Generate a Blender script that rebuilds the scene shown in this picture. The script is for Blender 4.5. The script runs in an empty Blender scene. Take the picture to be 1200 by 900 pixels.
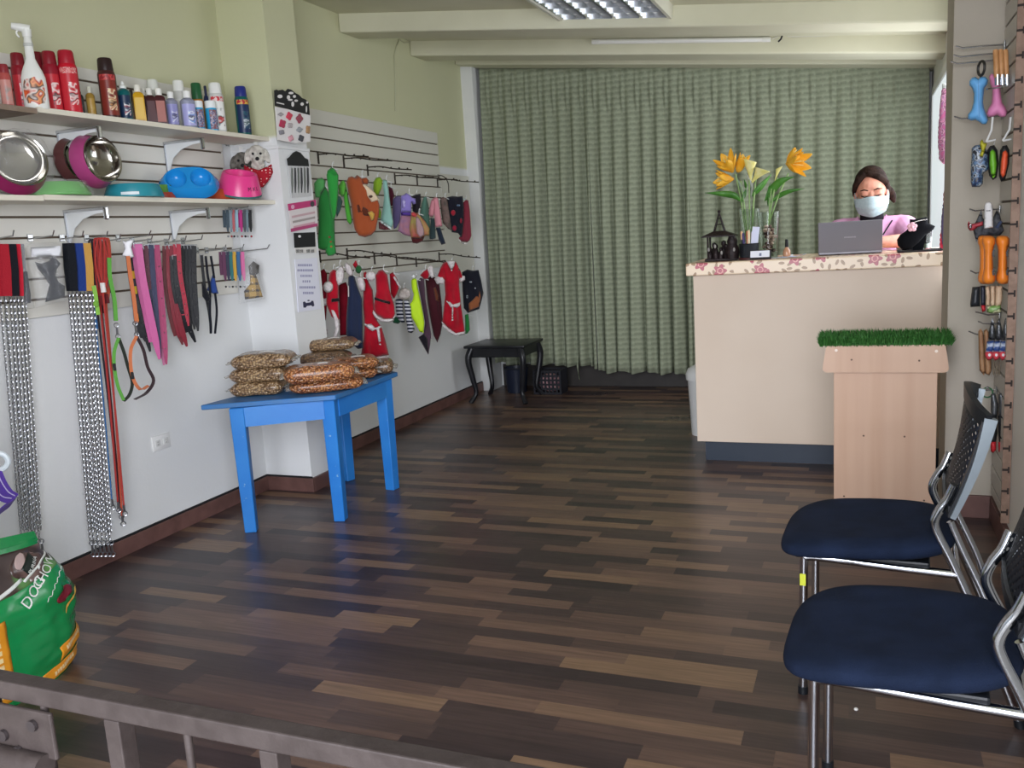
import bpy, bmesh, math, random
from mathutils import Vector, Matrix, noise, geometry
sc = bpy.context.scene
COL = sc.collection
random.seed(7)
PI = math.pi
V = Vector

# ------------------------------------------------------------------ camera
CAM = V((0.0, 0.0, 1.33))
F, CX, CY = 1020.0, 600.0, 450.0            # focal length and centre for a 1200x900 frame


def _axes():
    up = -V((977 - CX, 6500 - CY, F)).normalized()
    d = V((1012 - CX, 251 - CY, F))
    d = (d - up * d.dot(up)).normalized()
    r = d.cross(up)
    if r.x < 0:
        r = -r
    return r, d, up


AX = _axes()                                 # world x, y, z axes expressed in camera space (x right, y down, z forward)


def ray(px, py):
    v = V((px - CX, py - CY, F))
    return V((AX[0].dot(v), AX[1].dot(v), AX[2].dot(v)))


def PL(px, py, p0, n):                       # sight line met with a real plane of the room
    r = ray(px, py)
    return CAM + r * ((V(p0) - CAM).dot(V(n)) / r.dot(V(n)))


def PX(px, py, x): return PL(px, py, (x, 0, 0), (1, 0, 0))
def PY(px, py, y): return PL(px, py, (0, y, 0), (0, 1, 0))
def PZ(px, py, z): return PL(px, py, (0, 0, z), (0, 0, 1))


cam_d = bpy.data.cameras.new('camera')
cam = bpy.data.objects.new('camera', cam_d)
COL.objects.link(cam)
cam_d.sensor_width = 36
cam_d.lens = 36 * F / 1200
cam_d.clip_start = .02
M = Matrix(((AX[0].x, -AX[0].y, -AX[0].z), (AX[1].x, -AX[1].y, -AX[1].z), (AX[2].x, -AX[2].y, -AX[2].z)))
cam.matrix_world = Matrix.Translation(CAM) @ M.to_4x4()
sc.camera = cam

# ------------------------------------------------------------------ materials


def lin(h):
    h = h.lstrip('#')
    out = []
    for i in (0, 2, 4):
        c = int(h[i:i + 2], 16) / 255
        out.append(c / 12.92 if c <= .04045 else ((c + .055) / 1.055) ** 2.4)
    return (*out, 1)


class NT:
    def __init__(s, m):
        s.t = m.node_tree
        s.n = s.t.nodes
        s.l = s.t.links
        s.b = s.n['Principled BSDF']

    def add(s, typ, ins=None, **kw):
        n = s.n.new(typ)
        for k, v in kw.items():
            setattr(n, k, v)
        for k, v in (ins or {}).items():
            if isinstance(v, bpy.types.NodeSocket):
                s.l.new(v, n.inputs[k])
            else:
                n.inputs[k].default_value = v
        return n

    def math(s, op, a, b=0.0, c=None):
        d = {0: a, 1: b}
        if c is not None:
            d[2] = c
        return s.add('ShaderNodeMath', d, operation=op).outputs[0]

    def mix(s, f, a, b):
        n = s.n.new('ShaderNodeMix')
        n.data_type = 'RGBA'
        for k, v in ((0, f), (6, a), (7, b)):
            if isinstance(v, bpy.types.NodeSocket):
                s.l.new(v, n.inputs[k])
            else:
                n.inputs[k].default_value = v
        return n.outputs[2]

    def ramp(s, f, stops, interp='LINEAR'):
        n = s.n.new('ShaderNodeValToRGB')
        n.color_ramp.interpolation = interp
        e = n.color_ramp.elements
        while len(e) < len(stops):
            e.new(.5)
        for i, (p, c) in enumerate(stops):
            e[i].position = p
            e[i].color = c if not isinstance(c, str) else lin(c)
        s.l.new(f, n.inputs[0])
        return n.outputs[0]

    def obj(s):
        return s.add('ShaderNodeTexCoord').outputs['Object']

    def xyz(s, v):
        n = s.add('ShaderNodeSeparateXYZ', {0: v})
        return n.outputs[0], n.outputs[1], n.outputs[2]

    def base(s, sock):
        s.l.new(sock, s.b.inputs['Base Color'])

    def bump(s, h, strength=.3, dist=.01):
        n = s.add('ShaderNodeBump', {'Height': h, 'Strength': strength, 'Distance': dist})
        s.l.new(n.outputs[0], s.b.inputs['Normal'])


_mats = {}


def mat(name, col, rough=.5, metal=0., spec=.5, mixc=None, mscale=6., detail=3., bump=None, coat=0., sheen=0., trans=0., alpha=1., ior=1.45, sub=0.):
    """plain procedural material: colour, optional noise variation (mixc) and bump (scale, strength)"""
    if name in _mats:
        return _mats[name]
    m = bpy.data.materials.new(name)
    m.use_nodes = True
    t = NT(m)
    b = t.b
    b.inputs['Base Color'].default_value = lin(col)
    b.inputs['Roughness'].default_value = rough
    b.inputs['Metallic'].default_value = metal
    b.inputs['Specular IOR Level'].default_value = spec
    b.inputs['IOR'].default_value = ior
    b.inputs['Coat Weight'].default_value = coat
    b.inputs['Coat Roughness'].default_value = .15
    b.inputs['Sheen Weight'].default_value = sheen
    b.inputs['Transmission Weight'].default_value = trans
    b.inputs['Alpha'].default_value = alpha
    if sub:
        b.inputs['Subsurface Weight'].default_value = sub
        b.inputs['Subsurface Radius'].default_value = (.02, .01, .005)
        b.inputs['Subsurface Scale'].default_value = .3
    if mixc or bump:
        co = t.obj()
        if mixc:
            nz = t.add('ShaderNodeTexNoise', {'Vector': co, 'Scale': mscale, 'Detail': detail})
            f = t.ramp(nz.outputs[0], [(.38, (0, 0, 0, 1)), (.62, (1, 1, 1, 1))])
            t.base(t.mix(f, lin(col), lin(mixc)))
        if bump:
            nz = t.add('ShaderNodeTexNoise', {'Vector': co, 'Scale': bump[0], 'Detail': 3.})
            t.bump(nz.outputs[0], bump[1], .01)
    _mats[name] = m
    return m


def newmat(name, rough=.5, spec=.5):
    m = bpy.data.materials.new(name)
    m.use_nodes = True
    t = NT(m)
    t.b.inputs['Roughness'].default_value = rough
    t.b.inputs['Specular IOR Level'].default_value = spec
    _mats[name] = m
    return m, t


_cc = {}


def paint(hexcol, rough=.5, kind='paint'):
    """procedural material per colour: 'cloth' has a weave bump, 'paint' and 'plastic' a faint surface"""
    k = f'{kind} {hexcol} {rough}'
    if k not in _cc:
        if kind == 'cloth':
            _cc[k] = mat(k, hexcol, max(rough, .75), bump=(260, .35), sheen=.15, spec=.2)
        elif kind == 'metal':
            _cc[k] = mat(k, hexcol, rough, metal=1., bump=(40, .04))
        else:
            _cc[k] = mat(k, hexcol, rough, bump=(30, .03))
    return _cc[k]


def cloth(h, r=.85): return paint(h, r, 'cloth')
def metal(h, r=.25): return paint(h, r, 'metal')


# ------------------------------------------------------------------ mesh building
class MB:
    def __init__(s):
        s.bm = bmesh.new()

    def box(s, c, size, rz=0, bev=0, rot=None):
        r = bmesh.ops.create_cube(s.bm, size=1)
        vs = r['verts']
        m = Matrix.Translation(V(c)) @ (rot.to_4x4() if rot is not None else Matrix.Rotation(rz, 4, 'Z')) @ Matrix.Diagonal((*size, 1))
        bmesh.ops.transform(s.bm, matrix=m, verts=vs)
        if bev:
            es = list({e for v in vs for e in v.link_edges})
            bmesh.ops.bevel(s.bm, geom=es, offset=bev, segments=2, profile=.5, affect='EDGES')
        return s

    def bb(s, lo, hi, bev=0):
        lo, hi = V(lo), V(hi)
        return s.box((lo + hi) / 2, hi - lo, bev=bev)

    def tube(s, pts, r, seg=10, cap=True):
        pts = [V(p) for p in pts]
        rs = r if isinstance(r, (list, tuple)) else [r] * len(pts)
        rings = []
        n = len(pts)
        ref = None
        for i, p in enumerate(pts):
            t = (pts[min(i + 1, n - 1)] - pts[max(i - 1, 0)]).normalized()
            if ref is None:
                ref = V((0, 0, 1)) if abs(t.z) < .9 else V((1, 0, 0))
            a = (ref - t * ref.dot(t)).normalized()
            b = t.cross(a)
            ref = a
            rings.append([s.bm.verts.new(p + (a * math.cos(q) + b * math.sin(q)) * rs[i]) for q in (2 * PI * k / seg for k in range(seg))])
        for i in range(n - 1):
            for k in range(seg):
                s.bm.faces.new((rings[i][k], rings[i][(k + 1) % seg], rings[i + 1][(k + 1) % seg], rings[i + 1][k]))
        if cap:
            s.bm.faces.new(rings[0][::-1])
            s.bm.faces.new(rings[-1])
        return s

    def ring(s, c, R, r, n=(0, 0, 1), seg=16, rs=6, sx=1., arc=2 * PI):
        c = V(c)
        q = V(n).to_track_quat('Z', 'Y')
        full = abs(arc - 2 * PI) < 1e-4
        k = seg if full else seg + 1
        rings = []
        for i in range(k):
            a = arc * i / seg
            d = V((math.cos(a) * sx, math.sin(a), 0))
            e = V((math.cos(a), math.sin(a), 0))
            rings.append([s.bm.verts.new(c + q @ (d * R + (e * math.cos(b) + V((0, 0, 1)) * math.sin(b)) * r)) for b in (2 * PI * j / rs for j in range(rs))])
        for i in range(k if full else k - 1):
            A, B = rings[i], rings[(i + 1) % k]
            for j in range(rs):
                s.bm.faces.new((A[j], B[j], B[(j + 1) % rs], A[(j + 1) % rs]))
        return s

    def lathe(s, prof, c=(0, 0, 0), seg=20, rot=None, sx=1., sy=1.):
        """prof: list of (radius, z); closed ends when radius is 0"""
        c = V(c)
        R = rot if rot is not None else Matrix.Identity(3)
        rings = []
        for (r, z) in prof:
            if r <= 1e-6:
                rings.append([s.bm.verts.new(c + R @ V((0, 0, z)))])
            else:
                rings.append([s.bm.verts.new(c + R @ V((r * math.cos(a) * sx, r * math.sin(a) * sy, z))) for a in (2 * PI * k / seg for k in range(seg))])
        for A, B in zip(rings, rings[1:]):
            if len(A) == 1 and len(B) == 1:
                continue
            for k in range(seg):
                if len(A) == 1:
                    s.bm.faces.new((A[0], B[k], B[(k + 1) % seg])) if False else s.bm.faces.new((A[0], B[(k + 1) % seg], B[k]))
                elif len(B) == 1:
                    s.bm.faces.new((A[k], A[(k + 1) % seg], B[0]))
                else:
                    s.bm.faces.new((A[k], A[(k + 1) % seg], B[(k + 1) % seg], B[k]))
        return s

    def ball(s, c, r, seg=12, sc3=(1, 1, 1), rot=None):
        n = max(6, seg // 2)
        prof = [(0, -r)] + [(r * math.sin(PI * i / n), -r * math.cos(PI * i / n)) for i in range(1, n)] + [(0, r)]
        R = (rot if rot is not None else Matrix.Identity(3)) @ Matrix.Diagonal(sc3)
        return s.lathe(prof, c, seg, R)

    def strap(s, pts, w, th, wd):
        """flat band along pts; wd = width direction"""
        pts = [V(p) for p in pts]
        wd = V(wd).normalized()
        ws = w if isinstance(w, (list, tuple)) else [w] * len(pts)
        rows = []
        n = len(pts)
        for i, p in enumerate(pts):
            t = (pts[min(i + 1, n - 1)] - pts[max(i - 1, 0)]).normalized()
            u = (wd - t * wd.dot(t)).normalized()
            nn = t.cross(u)
            h = ws[i] / 2
            rows.append([s.bm.verts.new(p + u * a + nn * b) for a, b in ((-h, -th / 2), (h, -th / 2), (h, th / 2), (-h, th / 2))])
        for A, B in zip(rows, rows[1:]):
            for k in range(4):
                s.bm.faces.new((A[k], A[(k + 1) % 4], B[(k + 1) % 4], B[k]))
        s.bm.faces.new(rows[0][::-1])
        s.bm.faces.new(rows[-1])
        return s

    def prism(s, poly, fn, th):
        """poly of (u,v); fn(u,v,h) -> world; thickness th"""
        a = [s.bm.verts.new(fn(u, v, th / 2)) for u, v in poly]
        b = [s.bm.verts.new(fn(u, v, -th / 2)) for u, v in poly]
        n = len(poly)
        s.bm.faces.new(a)
        s.bm.faces.new(b[::-1])
        for i in range(n):
            s.bm.faces.new((a[i], b[i], b[(i + 1) % n], a[(i + 1) % n]))
        return s

    def puff(s, poly, fn, th, edge=.03, step=.02, wrinkle=0., seed=0, back=1.):
        """soft pillow over an outline; poly in metres (u,v), fn(u,v,h) -> world"""
        pts = []
        n = len(poly)
        for i in range(n):                      # densify the outline
            a, b = V(poly[i]), V(poly[(i + 1) % n])
            k = max(1, int((b - a).length / step))
            pts += [a.lerp(b, j / k) for j in range(k)]
        m = len(pts)
        us = [p.x for p in pts]
        vs = [p.y for p in pts]

        def inside(x, y):
            c = False
            j = m - 1
            for i in range(m):
                if (pts[i].y > y) != (pts[j].y > y) and x < (pts[j].x - pts[i].x) * (y - pts[i].y) / (pts[j].y - pts[i].y) + pts[i].x:
                    c = not c
                j = i
            return c

        def dist(x, y):
            q = V((x, y))
            best = 1e9
            for i in range(m):
                a, b = pts[i], pts[(i + 1) % m]
                ab = b - a
                t = max(0, min(1, (q - a).dot(ab) / max(ab.length_squared, 1e-12)))
                best = min(best, (q - a - ab * t).length_squared)
            return math.sqrt(best)
        inner = []
        y = min(vs) + step * .5
        row = 0
        while y < max(vs):
            x = min(us) + step * (.25 if row % 2 else .75)
            while x < max(us):
                if inside(x, y) and dist(x, y) > step * .4:
                    inner.append(V((x, y)))
                x += step
            y += step * .87
            row += 1
        allp = pts + inner
        vo, eo, fo, _, _, _ = geometry.delaunay_2d_cdt(allp, [(i, (i + 1) % m) for i in range(m)], [], 1, 1e-6)
        bound = {i for i in range(len(vo)) if dist(vo[i].x, vo[i].y) < 1e-4}
        A, B = [], []
        for i, p in enumerate(vo):
            if i in bound:
                v = s.bm.verts.new(fn(p.x, p.y, 0))
                A.append(v)
                B.append(v)
            else:
                d = min(dist(p.x, p.y) / edge, 1)
                h = th / 2 * math.sqrt(max(0, 1 - (1 - d) ** 2))
                w = wrinkle * noise.noise(V((p.x * 24 + seed, p.y * 6, seed * 1.7))) * d if wrinkle else 0
                A.append(s.bm.verts.new(fn(p.x, p.y, h + w)))
                B.append(s.bm.verts.new(fn(p.x, p.y, -h * back + w)))
        for f in fo:
            try:
                s.bm.faces.new([A[i] for i in f])
                if any(B[i] is not A[i] for i in f):
                    s.bm.faces.new([B[i] for i in reversed(f)])
            except ValueError:
                pass
        return s

    def grid(s, fn, nu, nv, closed=False):
        vs = [[s.bm.verts.new(fn(i / (nu if closed else nu), j / nv)) for i in range(nu if closed else nu + 1)] for j in range(nv + 1)]
        k = len(vs[0])
        for j in range(nv):
            for i in range(k if closed else k - 1):
                s.bm.faces.new((vs[j][i], vs[j][(i + 1) % k], vs[j + 1][(i + 1) % k], vs[j + 1][i]))
        return s

    def text(s, body, size, fn, depth=.0006, align='CENTER', sub=0):
        """letters laid through fn(u,v,h)"""
        cu = bpy.data.curves.new('t', 'FONT')
        cu.body = body
        cu.size = size
        cu.align_x = align
        cu.align_y = 'CENTER'
        cu.resolution_u = 3
        ob = bpy.data.objects.new('t', cu)
        COL.objects.link(ob)
        dg = bpy.context.evaluated_depsgraph_get()
        me = bpy.data.meshes.new_from_object(ob.evaluated_get(dg))
        b2 = bmesh.new()
        b2.from_mesh(me)
        if sub:
            bmesh.ops.subdivide_edges(b2, edges=b2.edges[:], cuts=sub)
        vm = {v: s.bm.verts.new(fn(v.co.x, v.co.y, depth)) for v in b2.verts}
        for f in b2.faces:
            try:
                s.bm.faces.new([vm[v] for v in f.verts])
            except ValueError:
                pass
        b2.free()
        bpy.data.objects.remove(ob)
        bpy.data.curves.remove(cu)
        bpy.data.meshes.remove(me)
        return s


_W = {}                                          # world matrix of every empty and single-mesh thing


def _mw(o):
    m = _W.get(o.name, Matrix.Identity(4))
    return m


def obj(name, mb, m, parent=None, smooth=True, world=False, angle=.7, origin=None):
    """link the built shape as ONE mesh object; world=True means its points are room coordinates"""
    bm = mb.bm
    bmesh.ops.recalc_face_normals(bm, faces=bm.faces[:])
    me = bpy.data.meshes.new(name)
    o = bpy.data.objects.new(name, me)
    if parent is not None:
        if world:
            root = parent
            while root.parent:
                root = root.parent
            bmesh.ops.transform(bm, matrix=_mw(root).inverted(), verts=bm.verts[:])
        o.parent = parent
    else:
        if world and origin is None and bm.verts:      # own origin: middle of its lowest side
            xs = [v.co for v in bm.verts]
            lo = V((min(v.x for v in xs), min(v.y for v in xs), min(v.z for v in xs)))
            hi = V((max(v.x for v in xs), max(v.y for v in xs), max(v.z for v in xs)))
            origin = V(((lo.x + hi.x) / 2, (lo.y + hi.y) / 2, lo.z))
        if origin is not None:
            bmesh.ops.translate(bm, vec=-V(origin), verts=bm.verts[:])
            o.location = V(origin)
    bm.to_mesh(me)
    bm.free()
    me.materials.append(m)
    if smooth:
        for p in me.polygons:
            p.use_smooth = True
        me.set_sharp_from_angle(angle=angle)
    COL.objects.link(o)
    if parent is None:
        _W[o.name] = Matrix.Translation(o.location)
    return o


def tag(o, label, cat, group=None, kind=None):
    if label:
        o['label'] = label
    if cat:
        o['category'] = cat
    if group:
        o['group'] = group
    if kind:
        o['kind'] = kind
    return o


def thing(name, label, cat, loc=(0, 0, 0), rz=0., group=None):
    o = bpy.data.objects.new(name, None)
    o.empty_display_size = .05
    COL.objects.link(o)
    o.location = loc
    o.rotation_euler = (0, 0, rz)
    _W[o.name] = Matrix.Translation(V(loc)) @ Matrix.Rotation(rz, 4, 'Z')
    return tag(o, label, cat, group)


def dup(o, loc=None, rz=None, label=None, parent=None, scale=None, mats=None, world=None):
    """copy of a thing with copies of its parts and sub-parts; mats: {part name: material}"""
    c = o.copy()
    base = o.name.split('.')[0]
    if mats and base in mats:
        c.data = o.data.copy()
        c.data.materials.clear()
        c.data.materials.append(mats[base])
    COL.objects.link(c)
    if parent is not None:
        c.parent = parent
    if loc is not None:
        c.location = loc
    if rz is not None:
        c.rotation_euler = (0, 0, rz)
    if scale is not None:
        c.scale = scale if not isinstance(scale, (int, float)) else (scale,) * 3
    if label:
        c['label'] = label
    for ch in list(o.children):
        dup(ch, parent=c, mats=mats)
    return c


def struct(name, mb, m, smooth=False, label=None, cat=None):
    o = obj(name, mb, m, None, smooth, world=True)
    o['kind'] = 'structure'
    if label:
        tag(o, label, cat)
    return o


def plane_fn(p0, n):
    """frame on an upright plane through p0 with horizontal normal n: fn(u,v,h), and px -> (u,v)"""
    p0, n = V(p0), V(n).normalized()
    up = V((0, 0, 1))
    u = up.cross(n).normalized()

    def fn(a, b, h): return p0 + u * a + up * b + n * h

    def uv(px, py):
        q = PL(px, py, p0, n) - p0
        return (q.dot(u), q.dot(up))
    return fn, uv
# ================================================================== THE ROOM
XL, XR, YB = -3.15, .530, 7.25
XB = .452                                    # rear part of the right wall stands further in               # wall faces, left / right / back


def ceil_z(x): return 2.816 - .125 * (x + 3.146)


def wall_mat():
    """cream-green upper coat over a white lower coat, painted line at 1.93 m"""
    m, t = newmat('two tone wall paint', .75, .25)
    _, _, z = t.xyz(t.obj_world())
    nz = t.add('ShaderNodeTexNoise', {'Scale': 2.2, 'Detail': 3., 'Vector': t.obj_world()})
    f = t.ramp(t.math('SUBTRACT', z, 1.4), [(.515, (0, 0, 0, 1)), (.535, (1, 1, 1, 1))])
    up = t.mix(nz.outputs[0], lin('#cfcfad'), lin('#c8c9a5'))
    lo = t.mix(nz.outputs[0], lin('#e6e7e6'), lin('#dee0e1'))
    t.base(t.mix(f, lo, up))
    n2 = t.add('ShaderNodeTexNoise', {'Scale': 60., 'Detail': 3., 'Vector': t.obj_world()})
    t.bump(n2.outputs[0], .06, .01)
    return m


def _ow(s):
    return s.add('ShaderNodeNewGeometry').outputs['Position']


NT.obj_world = _ow
WALL = wall_mat()
WHITEW = mat('white wall paint', '#e4e5e3', .75, mixc='#dcdedd', mscale=3, bump=(60, .06), spec=.25)
CREAM = mat('cream ceiling paint', '#d5d3bb', .8, mixc='#cdcbb2', mscale=2, bump=(40, .08), spec=.2)
STUB = mat('warm grey wall paint', '#b5ada0', .8, mixc='#aea698', mscale=2, bump=(50, .08), spec=.2)


def floor_mat():
    m, t = newmat('dark laminate strips', .3, .5)
    p = _ow(t)
    x, y, z = t.xyz(p)
    row = t.math('FLOOR', t.math('DIVIDE', y, .068))
    rr = t.add('ShaderNodeTexWhiteNoise', {'W': row}, noise_dimensions='1D').outputs[0]
    L = t.math('DIVIDE', t.math('ADD', x, t.math('MULTIPLY', rr, 3.1)), .44)
    L2 = t.math('ADD', L, t.math('MULTIPLY', t.math('SINE', t.math('ADD', t.math('MULTIPLY', L, 2.6), t.math('MULTIPLY', row, 1.7))), .17))
    col = t.math('FLOOR', L2)
    cv = t.add('ShaderNodeCombineXYZ', {0: col, 1: row})
    h = t.add('ShaderNodeTexWhiteNoise', {'Vector': cv.outputs[0]}, noise_dimensions='3D').outputs[0]
    tone = t.ramp(h, [(0., '#33282a'), (.3, '#463735'), (.58, '#5d4840'), (.85, '#72594b'), (1., '#7f654f')])
    gv = t.add('ShaderNodeMapping', {'Vector': p, 'Scale': (3., 55., 1.)})
    ad = t.add('ShaderNodeVectorMath', {0: gv.outputs[0], 1: cv.outputs[0]}, operation='ADD')
    g = t.add('ShaderNodeTexNoise', {'Vector': ad.outputs[0], 'Scale': 1.6, 'Detail': 4.}).outputs[0]
    grain = t.ramp(g, [(.3, (.62, .62, .62, 1)), (.7, (1.18, 1.18, 1.18, 1))])
    mx = t.n.new('ShaderNodeMix')
    mx.data_type = 'RGBA'
    mx.blend_type = 'MULTIPLY'
    mx.inputs[0].default_value = .8
    t.l.new(tone, mx.inputs[6])
    t.l.new(grain, mx.inputs[7])
    t.base(mx.outputs[2])
    nz = t.add('ShaderNodeTexNoise', {'Vector': p, 'Scale': 1.2, 'Detail': 4.}).outputs[0]
    t.l.new(t.ramp(nz, [(.3, (.27, .27, .27, 1)), (.7, (.4, .4, .4, 1))]), t.b.inputs['Roughness'])
    t.bump(g, .05, .004)
    return m


struct('floor', MB().bb((-3.4, .86, -.08), (1.2, 7.6, 0)), floor_mat())
struct('pavement', MB().bb((-9, -9, -.12), (9, .86, -.02)), mat('concrete pavement', '#a9a6a0', .85, mixc='#96938d', mscale=5, bump=(30, .2)))
# left wall, recessed a little above the ledge height
b = MB().bb((-3.4, .6, -.05), (XL, 7.5, 3.2))
struct('wall_left', b, WALL)
struct('wall_right', MB().bb((XR, .6, -.05), (XR + .2, 4.3, 3.2)).bb((XB, 4.3, -.05), (XR + .2, 7.5, 3.2)), mat('right wall white', '#e2e0da', .75, spec=.25, bump=(50, .05)))
b = MB().bb((-3.4, YB, -.05), (XR + .2, YB + .2, 3.2))
struct('wall_back', b, WHITEW)
# front wall with the wide shop opening
b = MB()
b.bb((-3.4, .62, 0), (-1.75, .86, 3.2))
b.bb((XR - .02, .3, 0), (XR + .2, .62, 3.2))
b.bb((-1.75, .62, 2.45), (XR + .2, .86, 3.2))
struct('wall_front', b, STUB)
# pillar on the left wall
b = MB()
b.bb((XL - .1, 3.931, 1.875), (-2.853, 4.20, 2.95)).bb((XL - .1, 3.926, -.02), (-2.846, 4.205, 1.87))
struct('wall_pillar', b, WALL)
# pillar stub on the right, facing the shop front
struct('wall_stub', MB().bb((.335, 4.127, -.02), (XR + .05, 4.44, 3.1)), STUB)
# pilaster by the curtain
struct('wall_pilaster', MB().bb((XL - .05, 6.98, -.02), (-3.045, 7.2, 3.0)), WHITEW)
# ceiling: sloping slab
b = MB()
q = [(-3.4, .3), (.9, .3), (.9, 7.5), (-3.4, 7.5)]
lo = [b.bm.verts.new((x, y, ceil_z(x))) for x, y in q]
hi = [b.bm.verts.new((x, y, ceil_z(x) + .15)) for x, y in q]
b.bm.faces.new(lo)
b.bm.faces.new(hi[::-1])
for i in range(4):
    b.bm.faces.new((lo[i], hi[i], hi[(i + 1) % 4], lo[(i + 1) % 4]))
struct('ceiling', b, CREAM)


def beam(n, y0, y1, drop, x0=-3.15, x1=.60):
    b = MB()
    c = []
    for y in (y0, y1):
        for x in (x0, x1):
            for dz in (-drop, .02):
                c.append(b.bm.verts.new((x, y, ceil_z(x) + dz)))
    for f in ((0, 1, 3, 2), (4, 6, 7, 5), (0, 2, 6, 4), (1, 5, 7, 3), (0, 4, 5, 1), (2, 3, 7, 6)):
        b.bm.faces.new([c[i] for i in f])
    bmesh.ops.bevel(b.bm, geom=b.bm.edges[:], offset=.012, segments=2, profile=.5, affect='EDGES')
    struct(n, b, CREAM)


beam('trim_1', 5.124, 5.36, .115)
beam('trim_2', 6.09, 6.34, .105)
beam('trim_3', 6.88, 7.2, .05)

# skirting boards
BASE = mat('brown skirting', '#70504a', .45, mixc='#5f433e', mscale=9, bump=(40, .05))
BLK = mat('black gap line', '#17171a', .7, bump=(40, .05))


DBASE = mat('dark grey skirting', '#35312e', .55, mixc='#2e2a28', mscale=7, bump=(40, .05))


def skirting(n, segs):
    b = MB()
    for lo, hi in segs:
        b.bb(lo, hi, bev=.002)
    struct(n, b, DBASE if n == 'baseboard_back' else BASE)


skirting('baseboard_left', [((XL, .86, 0), (XL + .018, 3.926, .078)), ((XL, 4.205, 0), (XL + .018, 6.98, .078))])
skirting('baseboard_pillar', [((XL, 3.908, 0), (-2.828, 3.926, .078)), ((-2.846, 3.926, 0), (-2.828, 4.205, .078))])
skirting('baseboard_right', [((.335, 4.109, 0), (.54, 4.127, .10)), ((XR - .018, .9, 0), (XR, 4.11, .10))])
skirting('baseboard_back', [((-3.04, YB - .02, 0), (XB, YB, .2))])
b = MB()
for lo, hi in (((XL, .86, .079), (XL + .012, 3.926, .086)), ((XL, 4.205, .079), (XL + .012, 6.98, .086)), ((XL, 3.916, .079), (-2.84, 3.926, .086))):
    b.bb(lo, hi)
struct('trim_4', b, BLK)
# ledge moulding round the pillar
struct('trim_5', MB().bb((XL, 3.918, 1.862), (-2.838, 4.205, 1.88), bev=.003), WALL)

# ------------------------------------------------------------------ slatwall panels
SLAT = mat('off-white slatwall melamine', '#dddbd2', .4, spec=.4, bump=(20, .02))
SLAT2 = mat('grey-white slatwall melamine', '#d6d4c9', .45, spec=.4, bump=(20, .02))


def slat_panel(name, x, y0, y1, z0, z1, grooves, face, m, label, gm):
    """boards between grooves standing on a darker core; face=+1 looks to +x"""
    root = thing(name, label, 'slatwall panel', (x, (y0 + y1) / 2, z0), 0, 'slatwall panels')
    zs = sorted([z for z in grooves if z0 + .01 < z < z1 - .01])
    edges = [z0] + zs + [z1]
    b = MB()
    for a, c in zip(edges, edges[1:]):
        lo = a + (.0045 if a != z0 else 0)
        hi = c - (.0045 if c != z1 else 0)
        xs = sorted((x + face * .006, x + face * .016))
        b.bb((xs[0], y0, lo), (xs[1], y1, hi), bev=.0015)
    obj('board_face', b, m, root, smooth=False, world=True)
    xs = sorted((x + face * .001, x + face * .0062))
    obj('core', MB().bb((xs[0], y0 + .002, z0 + .002), (xs[1], y1 - .002, z1 - .002)), gm, root, smooth=False, world=True)
    return root


GROOVE = mat('brown groove core', '#5f5245', .7, bump=(40, .1))
GL = [1.447 + .083 * k for k in range(-3, 9)]
slat_panel('slatwall', XL, 1.2, 3.84, 1.125, 2.165, GL, 1, SLAT, 'large white slatwall panel carrying the two long shelves and the leashes', GROOVE)
GR = [2.09 - .083 * k for k in range(0, 13)]
slat_panel('slatwall', XL, 4.215, 6.42, 1.13, 2.18, GR, 1, SLAT2, 'white slatwall panel behind the small pet clothes, nearest the pillar', GROOVE)
slat_panel('slatwall', XL, 6.425, 6.97, .98, 1.865, [], 1, SLAT2, 'plain pale wall panel at the curtain end of the clothes row', GROOVE)
GRR = [1.433 + .0845 * k for k in range(-17, 12)]
sr = slat_panel('slatwall', XR, 3.70, 4.105, .12, 2.34, GRR, -1, mat('right slatwall', '#c2bcb2', .45, spec=.4, bump=(20, .02)), 'narrow slatwall panel with a brown edge on the wall with the toys', GROOVE)
EDGE = mat('raw brown board edge', '#957a69', .6, mixc='#846a5a', mscale=30, bump=(80, .1))
b = MB()
b.bb((XR - .030, 3.692, .12), (XR - .001, 3.70, 2.34))
obj('board_edge', b, EDGE, sr, smooth=False, world=True)
for z in GRR:
    if .16 < z < 2.3:                            # T-shaped groove ends
        b = MB().prism([(-.031, -.004), (-.012, -.004), (-.012, -.012), (-.006, -.012), (-.006, .012), (-.012, .012), (-.012, .004), (-.031, .004)], lambda u, v, h: V((XR + u, 3.691 + h, z + v)), .004)
        obj('groove_end', b, mat('dark groove end', '#2c211c', .7, bump=(40, .1)), sr, smooth=False, world=True)

# wall socket on the left wall
p = PX(188, 518, XL)
r = thing('wall_socket', 'white double wall socket low on the white wall', 'socket', p)
obj('cover_plate', MB().box((.004, 0, 0), (.008, .115, .072), bev=.003), mat('socket white', '#e8e8e6', .35, bump=(30, .02)), r)
for dy in (-.026, .026):
    obj('outlet_face', MB().box((.009, dy, 0), (.004, .032, .03), bev=.002), mat('socket insert', '#d8d8d5', .35, bump=(30, .02)), r)
    b = MB()
    for dz in (-.006, .006):
        b.box((.0112, dy, dz), (.001, .007, .002))
    obj('slot', b, BLK, r)

# ------------------------------------------------------------------ light: daylight from the street, ceiling fittings
w = bpy.data.worlds.new('sky')
sc.world = w
w.use_nodes = True
bg = w.node_tree.nodes['Background']
bg.inputs[0].default_value = lin('#dfe8f2')
bg.inputs[1].default_value = .55


def area(name, loc, rot, sx, sy, power, col):
    l = bpy.data.lights.new(name, 'AREA')
    l.shape = 'RECTANGLE'
    l.size, l.size_y = sx, sy
    l.energy = power
    l.color = lin(col)[:3]
    o = bpy.data.objects.new(name, l)
    COL.objects.link(o)
    o.location = loc
    o.rotation_euler = rot
    return o


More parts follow.
